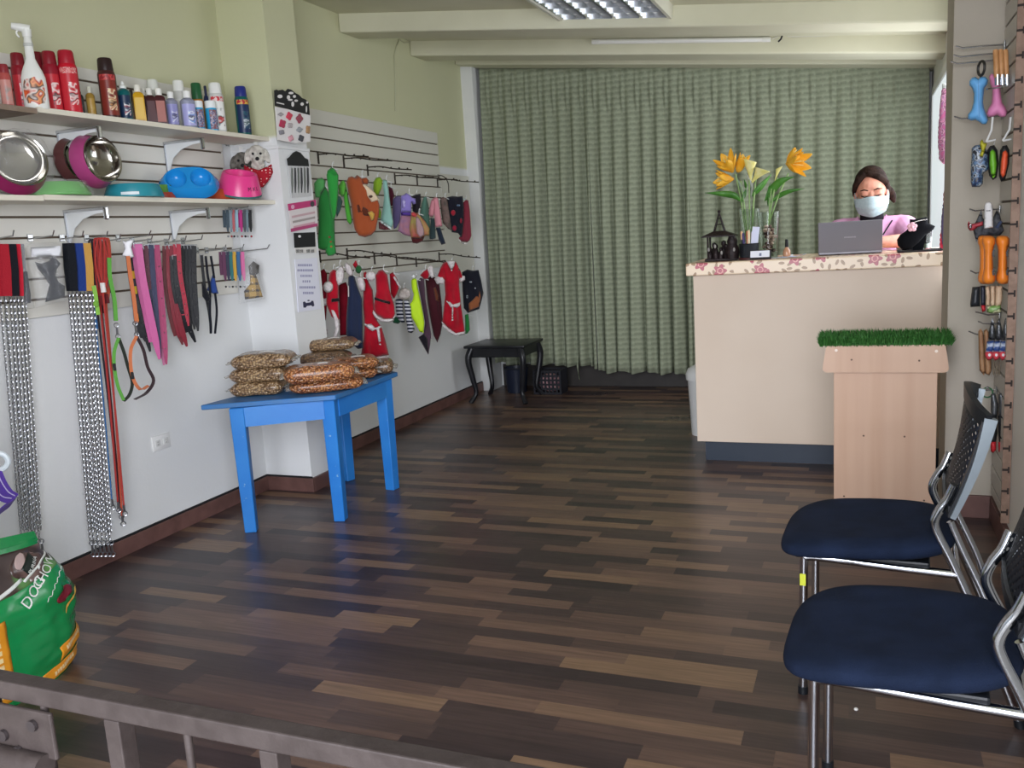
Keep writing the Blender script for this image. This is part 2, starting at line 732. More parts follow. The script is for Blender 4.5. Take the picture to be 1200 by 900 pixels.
area('street_daylight', (1.3, -3.0, 2.2), (math.radians(86), 0, math.radians(20)), 7.0, 4.2, 800, '#f3f6ff')
# frosted window in the right wall behind the pillar stub
m, t = newmat('frosted window glass lit from outside', .4)
t.b.inputs['Base Color'].default_value = lin('#e6eef2')
t.b.inputs['Emission Color'].default_value = lin('#e9f2f8')
t.b.inputs['Emission Strength'].default_value = .42
b = MB()
b.bb((XB - .006, 4.75, .95), (XB, 6.98, 2.12))
win = struct('window_1', b, m)
b = MB()
for lo, hi in (((XB - .014, 4.70, .90), (XB + .01, 7.0, .95)), ((XB - .014, 4.70, 2.12), (XB + .01, 7.0, 2.17)), ((XB - .014, 4.70, .95), (XB + .01, 4.75, 2.12)), ((XB - .014, 6.96, .95), (XB + .01, 7.0, 2.12))):
    b.bb(lo, hi)
struct('trim_6', b, WHITEW)
area('window_daylight', (XB - .03, 5.5, 1.55), (0, math.radians(90), 0), 1.1, 1.4, 15, '#f4f8ff')

# louvred ceiling fitting (off)
r = thing('ceiling_light', 'long louvred fluorescent ceiling fitting with bright metal reflectors', 'ceiling light', (-1.32, 4.55, ceil_z(-1.32)))
sl = Matrix.Rotation(math.atan(.125), 3, 'Y')
W2, L2 = .325, .62


def lp(x, y, z): return sl @ V((x, y, z))


b = MB()
for sx in (-1, 1):
    b.box(lp(sx * W2, 0, -.035), (.02, 2 * L2, .075), rot=sl)
for sy in (-1, 1):
    b.box(lp(0, sy * L2, -.035), (2 * W2 + .02, .02, .075), rot=sl)
b.box(lp(0, 0, -.004), (2 * W2, 2 * L2, .006), rot=sl)
obj('housing', b, mat('fitting enamel', '#d9d8c8', .4, bump=(30, .03)), r, smooth=False)
for k in range(4):
    for j in range(9):
        y = -L2 + .05 + j * (2 * L2 - .1) / 8
        obj('louvre_blade', MB().box(lp(-W2 + .09 + k * .157, y, -.045), (.135, .003, .04), rot=sl), mat('louvre aluminium', '#c9ccd0', .25, metal=.9, bump=(20, .02)), r, smooth=False)
for k in range(4):
    x = -W2 + .09 + k * .157
    b = MB()
    b.grid(lambda u, v: lp(x + (u - .5) * .15, (v - .5) * 2 * L2 * .96, -.012 - .05 * (2 * u - 1) ** 2), 8, 1)
    pt = obj('reflector', b, mat('reflector', '#d5d9df', .2, metal=.9, bump=(20, .02)), r)
    obj('tube', MB().tube([lp(x, -L2 * .93, -.03), lp(x, L2 * .93, -.03)], .013, 8), mat('tube glass', '#f2f2ee', .3, bump=(20, .02)), pt)

# bare tube on the second beam
y = 6.075
a, c = PY(694, 49, y), PY(903, 46, y)
r = thing('tube_light', 'thin unlit fluorescent tube batten on the rear ceiling beam', 'tube light', (a + c) / 2)
d = (c - a).normalized()
obj('batten', MB().strap([a + V((0, .012, 0)), c + V((0, .012, 0))], .03, .02, (0, 0, 1)), mat('batten white', '#d9d8cf', .5, bump=(30, .03)), r, world=True)
obj('tube', MB().tube([a + d * .05, c - d * .05], .013, 10), mat('tube glass', '#f2f2ee', .3, bump=(20, .02)), r, world=True)
for e, s in ((a, 1), (c, -1)):
    obj('end_cap', MB().tube([e, e + d * s * .05], .016, 10), mat('end cap white', '#e8e8e2', .4, bump=(30, .03)), r, world=True)
# wires
b = MB()
pts = [PY(x, yy, 6.083) for x, yy in ((905, 46), (916, 40), (924, 43), (960, 42), (1000, 40), (1050, 38), (1108, 37))]
b.tube(pts, .004, 6)
tag(obj('cable', b, mat('white cable', '#cfcdbf', .5, bump=(30, .03)), world=True), 'thin cable running along the rear beam from the tube to the right', 'cable')
b = MB()
pts = [PX(x, yy, XL + .006) for x, yy in ((463, 130), (463, 90), (462, 66), (464, 56), (468, 46), (474, 50), (481, 49))]
b.tube(pts, .005, 6)
tag(obj('cable', b, mat('painted cable', '#b9b99b', .6, bump=(30, .03)), world=True), 'painted cable climbing the left wall to the rear beam', 'cable')
b = MB()
b.tube([PY(917, 41, 6.07), PY(915, 46, 6.06), PY(912, 49, 6.06)], .006, 6)
tag(obj('cable_tie', b, BLK, world=True), 'small black tape knot on the beam cable beside the tube', 'cable tie')

# ------------------------------------------------------------------ curtains


def curtain_mat():
    m, t = newmat('sage woven curtain', .85, .15)
    co = t.obj()
    x, y, z = t.xyz(co)
    uvm = t.add('ShaderNodeUVMap').outputs[0]
    u, v, _ = t.xyz(uvm)
    row = t.math('FLOOR', t.math('DIVIDE', v, .042))
    rowf = t.math('FRACT', t.math('DIVIDE', v, .042))
    off = t.math('MULTIPLY', t.math('MODULO', row, 2.), .5)
    cell = t.math('FRACT', t.math('ADD', t.math('DIVIDE', u, .085), off))
    dash = t.math('MULTIPLY', t.math('COMPARE', cell, .5, .36), t.math('COMPARE', rowf, .5, .2))
    nz = t.add('ShaderNodeTexNoise', {'Vector': co, 'Scale': 90., 'Detail': 3.}).outputs[0]
    band = t.math('MULTIPLY', t.math('ADD', t.math('SINE', t.math('MULTIPLY', v, 2 * PI / .042)), 1.), .22)
    f = t.math('ADD', t.math('MULTIPLY', dash, .30), band)
    f2 = t.math('ADD', f, t.math('MULTIPLY', t.math('SUBTRACT', nz, .5), .5))
    t.base(t.mix(f2, lin('#a4ab93'), lin('#777e6a')))
    t.bump(nz, .25, .005)
    tr = t.add('ShaderNodeBsdfTranslucent', {'Color': lin('#97a37f')})
    mx = t.add('ShaderNodeMixShader', {0: .12, 1: t.b.outputs[0], 2: tr.outputs[0]})
    t.l.new(mx.outputs[0], t.n['Material Output'].inputs[0])
    return m


CURT = curtain_mat()


def curtain(x0, x1, y, ztop, zbot, pleats, seed, label, drop=None):
    rnd = random.Random(seed)
    W = x1 - x0
    ph = [rnd.uniform(-.3, .3) for _ in range(pleats + 2)]
    am = [rnd.uniform(.55, 1.25) for _ in range(pleats + 2)]
    drift = [rnd.uniform(-.035, .035) for _ in range(pleats + 2)]
    zt = lambda s: ztop[0] + (ztop[1] - ztop[0]) * s
    zb = lambda s: zbot[0] + (zbot[1] - zbot[0]) * s + .012 * math.sin(s * 23 + seed)
    nu, nv = pleats * 14, 40
    b = MB()
    uvs = {}

    def fn(s, t):
        k = s * pleats
        i = int(min(k, pleats - 1e-6))
        fr = k - i
        a0 = am[i] * (1 - fr) + am[i + 1] * fr
        t2 = max(0, t - .07) / .93
        a = a0 * (.020 + .042 * min(1, t2 * 2.2)) * (1 if t > .08 else .55)
        e = 2 * PI * (fr + ph[i] * .25 * math.sin(PI * fr) * t2)
        yy = -a * (math.cos(e) * .8 + .45 * math.cos(2 * e + seed) * t2 + .35 * (abs(math.sin(e / 2)) ** 8))
        # pinch pleat at the heading
        pin = math.exp(-((fr - .5) / .09) ** 2) * math.exp(-((t - .085) / .05) ** 2)
        yy -= .03 * pin
        xx = x0 + s * W + (drift[i] * (1 - fr) + drift[i + 1] * fr) * t2 ** 1.3 * math.sin(PI * min(1, max(0, s)) ) * 1.0 + .012 * math.sin(e) * t2
        z = zt(s) * (1 - t) + zb(s) * t
        return V((xx, y + yy, z))
    rows = []
    for j in range(nv + 1):
        t = j / nv
        t = t * t * .35 + t * .65
        rows.append([])
        for i in range(nu + 1):
            v = b.bm.verts.new(fn(i / nu, t))
            uvs[v] = (i / nu * W * 1.5 + seed, v.co.z)
            rows[-1].append(v)
    ul = b.bm.loops.layers.uv.new('UVMap')
    for j in range(nv):
        for i in range(nu):
            f = b.bm.faces.new((rows[j][i], rows[j][i + 1], rows[j + 1][i + 1], rows[j + 1][i]))
            for lp_ in f.loops:
                lp_[ul].uv = uvs[lp_.vert]
    if drop:                                   # torn strip of hem hanging lower
        i0 = int((drop - x0) / W * nu)
        ids = range(i0, i0 + 4)
        base = [rows[-1][i] for i in ids]
        low = []
        for n_, v in enumerate(base):
            q = b.bm.verts.new(v.co + V((.012 * (1.5 - n_) + .01, -.005, -.135 + .012 * n_)))
            uvs[q] = (uvs[v][0], q.co.z)
            low.append(q)
        for n_ in range(3):
            f = b.bm.faces.new((base[n_], base[n_ + 1], low[n_ + 1], low[n_]))
            for lp_ in f.loops:
                lp_[ul].uv = uvs[lp_.vert]
    o = obj('curtain', b, CURT, None, True, world=True, angle=3.2)
    so = o.modifiers.new('thick', 'SOLIDIFY')
    so.thickness = .003
    tag(o, label, 'curtain', 'sage green pleated curtains')
    return o


curtain(-3.01, -2.075, 7.06, (2.745, 2.63), (.235, .205), 8, 1, 'sage green pleated curtain beside the left wall, above the small black table', drop=-2.27)
curtain(-2.075, -1.27, 7.05, (2.63, 2.545), (.165, .14), 7, 2, 'narrow sage green pleated curtain in the middle, its hem closest to the floor')
curtain(-1.285, .425, 7.06, (2.55, 2.355), (.15, .12), 12, 3, 'widest sage green pleated curtain, hanging behind the counter and the woman')
b = MB().strap([V((-3.03, 7.085, 2.762)), V((.44, 7.085, 2.375))], .02, .03, (0, 0, 1))
tag(obj('curtain_rail', b, mat('rail white', '#b9b8a6', .5, bump=(30, .03)), world=True), 'pale curtain rail along the top of the green curtains', 'curtain rail')
# ================================================================== FURNITURE
# ---------------- blue trapezoid table
def blue_mat():
    m, t = newmat('worn blue paint', .42, .5)
    co = _ow(t)
    n1 = t.add('ShaderNodeTexNoise', {'Vector': co, 'Scale': 5., 'Detail': 5.}).outputs[0]
    n2 = t.add('ShaderNodeTexNoise', {'Vector': co, 'Scale': 38., 'Detail': 6.}).outputs[0]
    c = t.mix(t.ramp(n1, [(.35, (0, 0, 0, 1)), (.7, (1, 1, 1, 1))]), lin('#2174c6'), lin('#2f82cf'))
    t.base(t.mix(t.ramp(n2, [(.7, (0, 0, 0, 1)), (.73, (1, 1, 1, 1))]), c, lin('#7fa8cf')))
    t.bump(n2, .08, .005)
    return m


def blue_top_mat():
    m, t = newmat('faded blue table top', .45, .5)
    co = _ow(t)
    n1 = t.add('ShaderNodeTexNoise', {'Vector': co, 'Scale': 7., 'Detail': 6.}).outputs[0]
    t.base(t.mix(t.ramp(n1, [(.38, (0, 0, 0, 1)), (.66, (1, 1, 1, 1))]), lin('#2f6fae'), lin('#3f6f9c')))
    t.bump(n1, .08, .005)
    return m


BLUE = blue_mat()
tb = thing('trapezoid_table', 'bright blue painted trapezoid table carrying the bags of kibble', 'table', (-2.6, 3.75, 0))
poly = [(-2.895, 3.185), (-2.335, 3.472), (-2.369, 4.142), (-2.80, 4.44)]
TOPZ = .64
b = MB()
b.prism(poly, lambda u, v, h: V((u, v, TOPZ - .012 + h)), .024)
bmesh.ops.bevel(b.bm, geom=b.bm.edges[:], offset=.003, segments=1, affect='EDGES')
obj('table_top', b, blue_top_mat(), tb, world=True, smooth=False)
legs = [(-2.755, 3.275), (-2.40, 3.515), (-2.41, 4.05), (-2.77, 4.17)]
for i, (x, y) in enumerate(legs):
    b = MB()
    c = b.bm
    a = .034
    pts = []
    for z, k in ((0, .82), (TOPZ - .025, 1.0)):
        for sx, sy in ((-1, -1), (1, -1), (1, 1), (-1, 1)):
            q = Matrix.Rotation((.47, .25, -.1, -.3)[i], 3, 'Z') @ V((sx * a * k, sy * a * k, 0))
            pts.append(c.verts.new((x + q.x, y + q.y, z)))
    for f in ((3, 2, 1, 0), (4, 5, 6, 7), (0, 1, 5, 4), (1, 2, 6, 5), (2, 3, 7, 6), (3, 0, 4, 7)):
        c.faces.new([pts[k] for k in f])
    bmesh.ops.bevel(c, geom=c.edges[:], offset=.003, segments=1, affect='EDGES')
    obj('leg', b, BLUE, tb, world=True, smooth=False)
for i in range(4):
    a, c = V((*legs[i], 0)), V((*legs[(i + 1) % 4], 0))
    d = (c - a).normalized()
    n = V((d.y, -d.x, 0)) * .022
    a2, c2 = a + d * .03 + n, c - d * .03 + n
    b = MB().strap([a2 + V((0, 0, TOPZ - .072)), c2 + V((0, 0, TOPZ - .072))], .093, .02, (0, 0, 1))
    obj('apron', b, BLUE, tb, world=True, smooth=False)


# ---------------- bags of kibble
def kibble_mat(name, c1, c2, c3):
    m, t = newmat(name, .28, .6)
    co = t.obj()
    vo = t.add('ShaderNodeTexVoronoi', {'Vector': co, 'Scale': 85.})
    f = t.ramp(vo.outputs['Color'], [(.1, lin(c1)), (.5, lin(c2)), (.9, lin(c3))])
    d = t.ramp(vo.outputs['Distance'], [(.25, (1, 1, 1, 1)), (.75, (.25, .2, .16, 1))])
    mx = t.n.new('ShaderNodeMix')
    mx.data_type = 'RGBA'
    mx.blend_type = 'MULTIPLY'
    mx.inputs[0].default_value = .9
    t.l.new(f, mx.inputs[6])
    t.l.new(d, mx.inputs[7])
    t.base(mx.outputs[2])
    t.bump(t.math('SUBTRACT', 1., vo.outputs['Distance']), .9, .012)
    t.b.inputs['Coat Weight'].default_value = .6
    t.b.inputs['Coat Roughness'].default_value = .22
    return m


KB = kibble_mat('brown kibble in clear film', '#8d7052', '#b08f69', '#c9ab80')
KO = kibble_mat('orange kibble in clear film', '#95552f', '#c07a46', '#d99c62')
KD = kibble_mat('dark kibble in clear film', '#6a513b', '#8d6c4d', '#a5835d')
FILM = mat('clear sealed film edge', '#e6e0d6', .2, trans=.6, spec=.6, alpha=.55, bump=(90, .2))


def kibble_bag(loc, lx, ly, h, rz, m, label, seed=0, label_card=True, group='clear bags of kibble on the blue table', tilt=0):
    r = thing('kibble_bag', label, 'bag of kibble', loc, rz, group)
    b = MB()
    rnd = random.Random(seed)

    def sup(a, p): return math.copysign(abs(a) ** p, a)
    nu, nv = 40, 14

    def fn(u, v):
        a, e = 2 * PI * u, PI * (v - .5)
        ca, sa, ce, se = math.cos(a), math.sin(a), math.cos(e), math.sin(e)
        x = lx / 2 * sup(ce, .22) * sup(ca, .34)
        y = ly / 2 * sup(ce, .22) * sup(sa, .34)
        z = sup(se, .8)
        ex = max(abs(x) / (lx / 2), .0)
        ey = max(abs(y) / (ly / 2), .0)
        th = (1 - .60 * ex ** 8) * (1 - .40 * ey ** 8)
        nz = noise.noise(V((x * 11 + seed * 3.1, y * 11, z * .8)))
        z = h / 2 * (z if z > 0 else max(z, -.92)) * th * (1 + .22 * nz) + h / 2
        return V((x, y, z + tilt * x))
    b.grid(fn, nu, nv, closed=True)
    bmesh.ops.remove_doubles(b.bm, verts=b.bm.verts[:], dist=1e-4)
    obj('filled_bag', b, m, r, angle=3.2)
    for s in (-1, 1):                            # flat welded seams at both ends
        b = MB()
        b.grid(lambda u, v: V((s * (lx / 2 * .97 + v * .022), (u - .5) * ly * .82, h / 2 + .006 * math.sin(u * 19 + seed) + tilt * s * lx / 2 - v * .004)), 12, 2)
        o = obj('end_seam', b, FILM, r)
        o.modifiers.new('t', 'SOLIDIFY').thickness = .0015
    if label_card:
        b = MB()
        b.grid(lambda u, v: V(((u - .5) * .075 + .02, (v - .5) * .045, h * .985 + .004 * math.cos((u - .5) * 3) + tilt * (u - .5) * .07)), 4, 3)
        o = obj('price_label', b, mat('small white paper label', '#e6e2de', .4, bump=(30, .05)), r)
        o.modifiers.new('t', 'SOLIDIFY').thickness = .0012
    return r


def place(px, py, z):
    return PZ(px, py, z)


z0 = TOPZ + .002


def bag_at(cpx, cpy, zb, lx, ly, h, rz, m, label, seed, card=True, dx=0, dy=0):
    p = PZ(cpx, cpy, zb + h / 2)
    return kibble_bag(V((p.x + dx, p.y + dy, zb)), lx, ly, h, rz, m, label, seed, card)


hb = .070
bag_at(300, 454, z0, .265, .20, hb, .40, KB, 'bottom brown bag of the stack of three at the near end of the blue table', 1, False, 0, .03)
bag_at(302, 438, z0 + hb * .95, .29, .20, hb, .42, KB, 'middle brown bag of the stack of three at the near end of the blue table', 2, False, 0, .03)
bag_at(305, 422, z0 + 2 * hb * .95, .30, .20, hb * 1.05, .42, KB, 'topmost brown bag of the stack of three at the near end of the blue table', 3, True, 0, .03)
bag_at(382, 450, z0, .36, .20, .065, .62, KO, 'lower reddish orange kibble bag at the front corner of the blue table', 4, False, -.01, .02)
bag_at(372, 437, z0 + .060, .34, .20, .085, .62, KO, 'large reddish orange kibble bag lying uppermost at the front of the blue table', 5, True, -.01, .03)
bag_at(411, 437, z0, .26, .18, .062, .62, KO, 'orange kibble bag behind the front pair, lying under a bag with a white label', 6, False, 0, .02)
bag_at(413, 425, z0 + .059, .25, .18, .060, .62, KO, 'orange kibble bag with white label right behind the uppermost front bag', 7, True, 0, .02)
bag_at(442, 430, z0, .17, .14, .075, .45, KD, 'dark brown kibble bag at the far right corner of the blue table', 8, False, 0, .01)
c3 = V((-2.60, 3.93, z0))
kibble_bag(c3, .28, .20, .062, .42, KD, 'lowest dark bag of the rear stack against the pillar', 9, False)
bag_at(380, 419, z0 + .060, .30, .20, .066, .42, KD, 'second dark bag up in the rear stack against the pillar', 10, False)
bag_at(388, 403, z0 + .124, .29, .20, .066, .42, KB, 'topmost brown bag of the rear stack in front of the hanging red costumes', 11)


# ---------------- chairs
CHROME = mat('chrome tube', '#c9ccd2', .14, metal=1., bump=(10, .01))
NAVY = mat('navy seat fabric', '#131d31', .88, mixc='#18233a', mscale=14, bump=(420, .35), spec=.2)
SHELL = mat('black shell plastic', '#15181d', .45, bump=(60, .04))
SILV = mat('silver side trim', '#939da4', .3, metal=.55, bump=(20, .02))


def perforated():
    m, t = newmat('black perforated back', .5, .4)
    uv = t.add('ShaderNodeUVMap').outputs[0]
    u, v, _ = t.xyz(uv)
    u2, v2 = t.math('DIVIDE', u, .034), t.math('DIVIDE', v, .024)
    a = t.math('ADD', u2, v2)
    c = t.math('SUBTRACT', u2, v2)
    fa = t.math('SUBTRACT', t.math('FRACT', a), .5)
    fc = t.math('SUBTRACT', t.math('FRACT', c), .5)
    d = t.math('SQRT', t.math('ADD', t.math('MULTIPLY', fa, fa), t.math('MULTIPLY', fc, fc)))
    hole = t.math('LESS_THAN', d, .30)
    t.b.inputs['Base Color'].default_value = lin('#141a26')
    tr = t.add('ShaderNodeBsdfTransparent')
    mx = t.add('ShaderNodeMixShader', {0: hole, 1: t.b.outputs[0], 2: tr.outputs[0]})
    t.l.new(mx.outputs[0], t.n['Material Output'].inputs[0])
    return m


PERF = perforated()


def smooth_path(pts, n=6):
    """Catmull-Rom through pts"""
    pts = [V(p) for p in pts]
    out = []
    P_ = [pts[0] * 2 - pts[1]] + pts + [pts[-1] * 2 - pts[-2]]
    for i in range(1, len(P_) - 2):
        p0, p1, p2, p3 = P_[i - 1:i + 3]
        for k in range(n):
            t = k / n
            out.append(.5 * ((2 * p1) + (p2 - p0) * t + (2 * p0 - 5 * p1 + 4 * p2 - p3) * t * t + (3 * p1 - p0 - 3 * p2 + p3) * t ** 3))
    out.append(pts[-1])
    return out


def chair(label, loc, rz):
    # local: front to -x, width along y, seat centre at origin
    r = thing('waiting_chair', label, 'chair', loc, rz, 'navy waiting chairs')
    hw = .165                                    # tube half spacing
    # seat cushion
    b = MB()

    def sup(a, p): return math.copysign(abs(a) ** p, a)

    def fn(u, v):
        a, e = 2 * PI * u, PI * (v - .5)
        ca, sa, ce, se = math.cos(a), math.sin(a), math.cos(e), math.sin(e)
        q = sup(ce, .42)
        x = .226 * q * sup(ca, .5) + .008
        y = .228 * q * sup(sa, .52)
        z = .032 * sup(se, .75)
        # waterfall front, slightly dished middle, narrower towards the back
        k = max(0, -x / .215)
        z -= .022 * k ** 3
        z -= .010 * max(0, 1 - (x / .16) ** 2) * max(0, 1 - (y / .17) ** 2) * (1 if se > 0 else 0)
        y *= 1 - .13 * max(0, x / .215) ** 1.5 - .03 * k ** 2
        return V((x, y, .452 + z + .012 * x / .215))
    b.grid(fn, 56, 20, closed=True)
    bmesh.ops.remove_doubles(b.bm, verts=b.bm.verts[:], dist=1e-5)
    obj('seat', b, NAVY, r, angle=3.2)
    b = MB().bb((-.17, -.17, .405), (.17, .17, .424), bev=.006)
    obj('seat_pan', b, SHELL, r, smooth=False)
    R = .0115
    for s in (-1, 1):
        y = s * hw
        fl = obj('leg', MB().tube(smooth_path([(-.145, y, .412), (-.147, y, .3), (-.15, y, .012)], 6), R, 14), CHROME, r)
        obj('foot_cap', MB().tube([(-.15, y, .0), (-.15, y, .022)], .014, 12), SHELL, fl)
        # rear leg rises to a kink above the seat, then leans back into the backrest
        path = smooth_path([(.385, y * 1.03, .012), (.30, y, .24), (.225, y, .42), (.187, y, .50), (.178, y, .535), (.190, y, .57), (.208, y, .60), (.223, y * 1.03, .64)], 6)
        rl = obj('leg', MB().tube(path, R, 14), CHROME, r)
        obj('foot_cap', MB().tube([(.388, y * 1.03, 0), (.384, y * 1.03, .022)], .014, 12), SHELL, rl)
        # doubled rear stay beside each rear leg
        obj('side_rail', MB().tube(smooth_path([(-.145, y, .408), (-.10, y, .411), (.10, y, .402), (.232, y, .398)], 6), R, 14), CHROME, r)
        stay = smooth_path([(.215, y * .9, .535), (.245, y * .9, .46), (.30, y * .9, .335), (.345, y * .95, .19)], 6)
        obj('stay', MB().tube(stay, R * .8, 12), CHROME, r)
    for x, z in ((-.145, .408), (.232, .398)):
        obj('cross_bar', MB().tube([(x, -hw, z), (x, hw, z)], R * .9, 12), CHROME, r)

    # curved backrest
    def back(u, v, d=0.):
        # u -1..1 across, v 0..1 up
        y = u * (.195 + .016 * v)
        bow = .010 * u * u + .030 * v * abs(u) ** 3   # wings wrap backwards (+x), more at the top
        x = .205 + .050 * v + .008 * math.sin(PI * v) + bow + d
        z = .565 + .285 * v - .018 * u * u * v + .01 * (1 - u * u) * v
        return V((x, y, z))
    b = MB()
    ul = b.bm.loops.layers.uv.new('UVMap')
    nu, nv = 16, 14
    rows = [[b.bm.verts.new(back(-.9 + 1.8 * i / nu, .05 + .83 * j / nv)) for i in range(nu + 1)] for j in range(nv + 1)]
    for j in range(nv):
        for i in range(nu):
            f = b.bm.faces.new((rows[j][i], rows[j][i + 1], rows[j + 1][i + 1], rows[j + 1][i]))
            for lp_, (a, c) in zip(f.loops, ((i, j), (i + 1, j), (i + 1, j + 1), (i, j + 1))):
                lp_[ul].uv = (a / nu * .38, c / nv * .25)
    pnl = obj('backrest', b, PERF, r, angle=3.2)
    so = pnl.modifiers.new('t', 'SOLIDIFY')
    so.thickness = .003

    def rim(path, w, th, m, name, wd):
        obj(name, MB().strap(path, w, th, wd), m, r, angle=1.2)
    top = [back(-1 + 2 * i / 16, .93 + .035 * math.cos(PI * (-1 + 2 * i / 16) / 2)) for i in range(17)]
    rim(top, .040, .014, SHELL, 'top_rail', (0, 0, 1))
    bot = [back(-.93 + 1.86 * i / 12, .02) for i in range(13)]
    rim(bot, .03, .014, SHELL, 'bottom_rail', (0, 0, 1))
    for s in (-1, 1):
        sd = [back(s * (1.0 - .02 * (j / 10)), -.02 + .98 * j / 10, .006) for j in range(11)]
        ws = [.013 + .016 * (j / 10) ** 1.2 for j in range(11)]
        rim(sd, ws, .018, SILV, 'side_trim', (1, 0, .35))
        inn = [back(s * .93, .0 + .92 * j / 10, .0) for j in range(11)]
        rim(inn, .028, .012, SHELL, 'inner_rim', (0, 1, 0))
    return r


ch1 = chair('navy chair standing next to the grass-topped wooden post', (.005, 2.575, 0), -.05)
sp = MB().box((-.1475, -.165 - .0118, .345), (.016, .002, .034), bev=.0005)
CH2SRC = ch1
ch2 = dup(ch1, (.066, 1.895, 0), -.055, 'navy chair nearest to the shop entrance, its backrest cut by the picture edge')

st_ = obj('sticker', sp, mat('yellow sticker', '#c9cf3a', .5, bump=(40, .05)), ch1, smooth=False)
st_['label'] = 'yellow sticker on the front leg'
q = PZ(1003, 833, 0)
tag(obj('crumb', MB().ball(q + V((0, 0, .005)), .006, 8, (1, .8, .8)), mat('white crumb', '#d9d6d0', .7, bump=(90, .2)), world=True), 'tiny white crumb on the floor beside the nearest chair leg', 'crumb')

# ---------------- reception counter
def oilcloth():
    m, t = newmat('floral oilcloth', .35, .5)
    p = _ow(t)
    x, y, z = t.xyz(p)
    a = t.math('MULTIPLY', t.math('ADD', z, t.math('MULTIPLY', y, -1.0)), 1.)
    # flowers
    def flower(scale, rad, petals, seed, amp):
        sx = t.math('MULTIPLY', t.math('ADD', x, seed), scale)
        sy = t.math('MULTIPLY', a, scale)
        v = t.add('ShaderNodeCombineXYZ', {0: sx, 1: sy})
        vo = t.add('ShaderNodeTexVoronoi', {'Vector': v.outputs[0], 'Scale': 1., 'Randomness': .8}, voronoi_dimensions='2D')
        d = t.add('ShaderNodeVectorMath', {0: v.outputs[0], 1: vo.outputs['Position']}, operation='SUBTRACT')
        dx, dy, _ = t.xyz(d.outputs[0])
        ang = t.math('ARCTAN2', dy, dx)
        r = t.math('SQRT', t.math('ADD', t.math('MULTIPLY', dx, dx), t.math('MULTIPLY', dy, dy)))
        edge = t.math('ADD', rad, t.math('MULTIPLY', t.math('COSINE', t.math('MULTIPLY', ang, petals)), amp))
        rnd = t.add('ShaderNodeSeparateColor', {0: vo.outputs['Color']}).outputs[0]
        if petals == 0:                          # single leaf: turned ellipse
            c_, s_ = t.math('COSINE', t.math('MULTIPLY', rnd, 6.28)), t.math('SINE', t.math('MULTIPLY', rnd, 6.28))
            e1 = t.math('DIVIDE', t.math('ADD', t.math('MULTIPLY', dx, c_), t.math('MULTIPLY', dy, s_)), rad)
            e2 = t.math('DIVIDE', t.math('SUBTRACT', t.math('MULTIPLY', dy, c_), t.math('MULTIPLY', dx, s_)), amp)
            return t.math('LESS_THAN', t.math('ADD', t.math('MULTIPLY', e1, e1), t.math('MULTIPLY', e2, e2)), 1.), r, rnd
        return t.math('LESS_THAN', r, edge), r, rnd
    cream = lin('#efd9bd')
    lf, lr, lrnd = flower(26., .40, 0, 3.3, .2)
    lf2 = t.math('MULTIPLY', lf, t.math('GREATER_THAN', lrnd, .25))
    c = t.mix(lf2, cream, lin('#a98b6c'))
    f1, r1, k1 = flower(8.0, .24, 5., 2.9, .06)
    big = t.math('MULTIPLY', f1, t.math('GREATER_THAN', k1, .15))
    wob = t.add('ShaderNodeTexNoise', {'Vector': p, 'Scale': 160., 'Detail': 2.}).outputs[0]
    ring = t.math('LESS_THAN', t.math('ABSOLUTE', t.math('SUBTRACT', t.math('ADD', r1, t.math('MULTIPLY', wob, .1)), .16)), .02)
    c = t.mix(big, c, t.mix(ring, lin('#b85a66'), lin('#e7a9a0')))
    t.base(c)
    return m


CY0 = 4.861
ct = thing('reception_counter', 'cream reception counter with a floral top and dark blue plinth', 'counter', (-.27, 5.1, 0))
CR = mat('cream counter laminate', '#d8c7b5', .5, mixc='#d3c1ae', mscale=1.5, bump=(30, .03), spec=.35)
obj('body', MB().bb((-.872, CY0, .12), (.450, 5.42, 1.063), bev=.003), CR, ct, world=True, smooth=False)
obj('plinth', MB().bb((-.835, CY0 + .05, 0), (.450, 5.38, .12)), mat('dark blue plinth', '#1d2a3a', .45, bump=(30, .03)), ct, world=True, smooth=False)
obj('counter_top', MB().bb((-.905, CY0 - .035, 1.060), (.450, 5.46, 1.128), bev=.006), oilcloth(), ct, world=True, smooth=False)
CTOP = 1.130

# white bin behind the counter's left end
p = PY(809, 505, 5.5)
r = thing('waste_bin', 'white plastic swing-lid bin half hidden behind the counter', 'bin', (-.93, 5.56, 0))
BIN = mat('white bin plastic', '#d5d6d4', .4, bump=(30, .03))
obj('bucket', MB().lathe([(0, 0), (.10, 0), (.118, .36), (.12, .37), (0, .37)], seg=28), BIN, r)
obj('lid', MB().lathe([(.128, .36), (.13, .395), (.115, .43), (.06, .46), (0, .465)], seg=28), BIN, r)

# ---------------- grass-topped wooden post
def light_wood():
    m, t = newmat('pale beech laminate', .45, .4)
    co = t.obj()
    mp = t.add('ShaderNodeMapping', {'Vector': co, 'Scale': (14., 14., .6)})
    n1 = t.add('ShaderNodeTexNoise', {'Vector': mp.outputs[0], 'Scale': 2., 'Detail': 4.}).outputs[0]
    mp2 = t.add('ShaderNodeMapping', {'Vector': co, 'Scale': (3., 3., .05)})
    n2 = t.add('ShaderNodeTexNoise', {'Vector': mp2.outputs[0], 'Scale': 3., 'Detail': 1.}).outputs[0]
    a = t.mix(n1, lin('#c7a58c'), lin('#b6927a'))
    t.base(t.mix(t.ramp(n2, [(.4, (0, 0, 0, 1)), (.6, (.5, .5, .5, 1))]), a, lin('#cfaf98')))
    return m


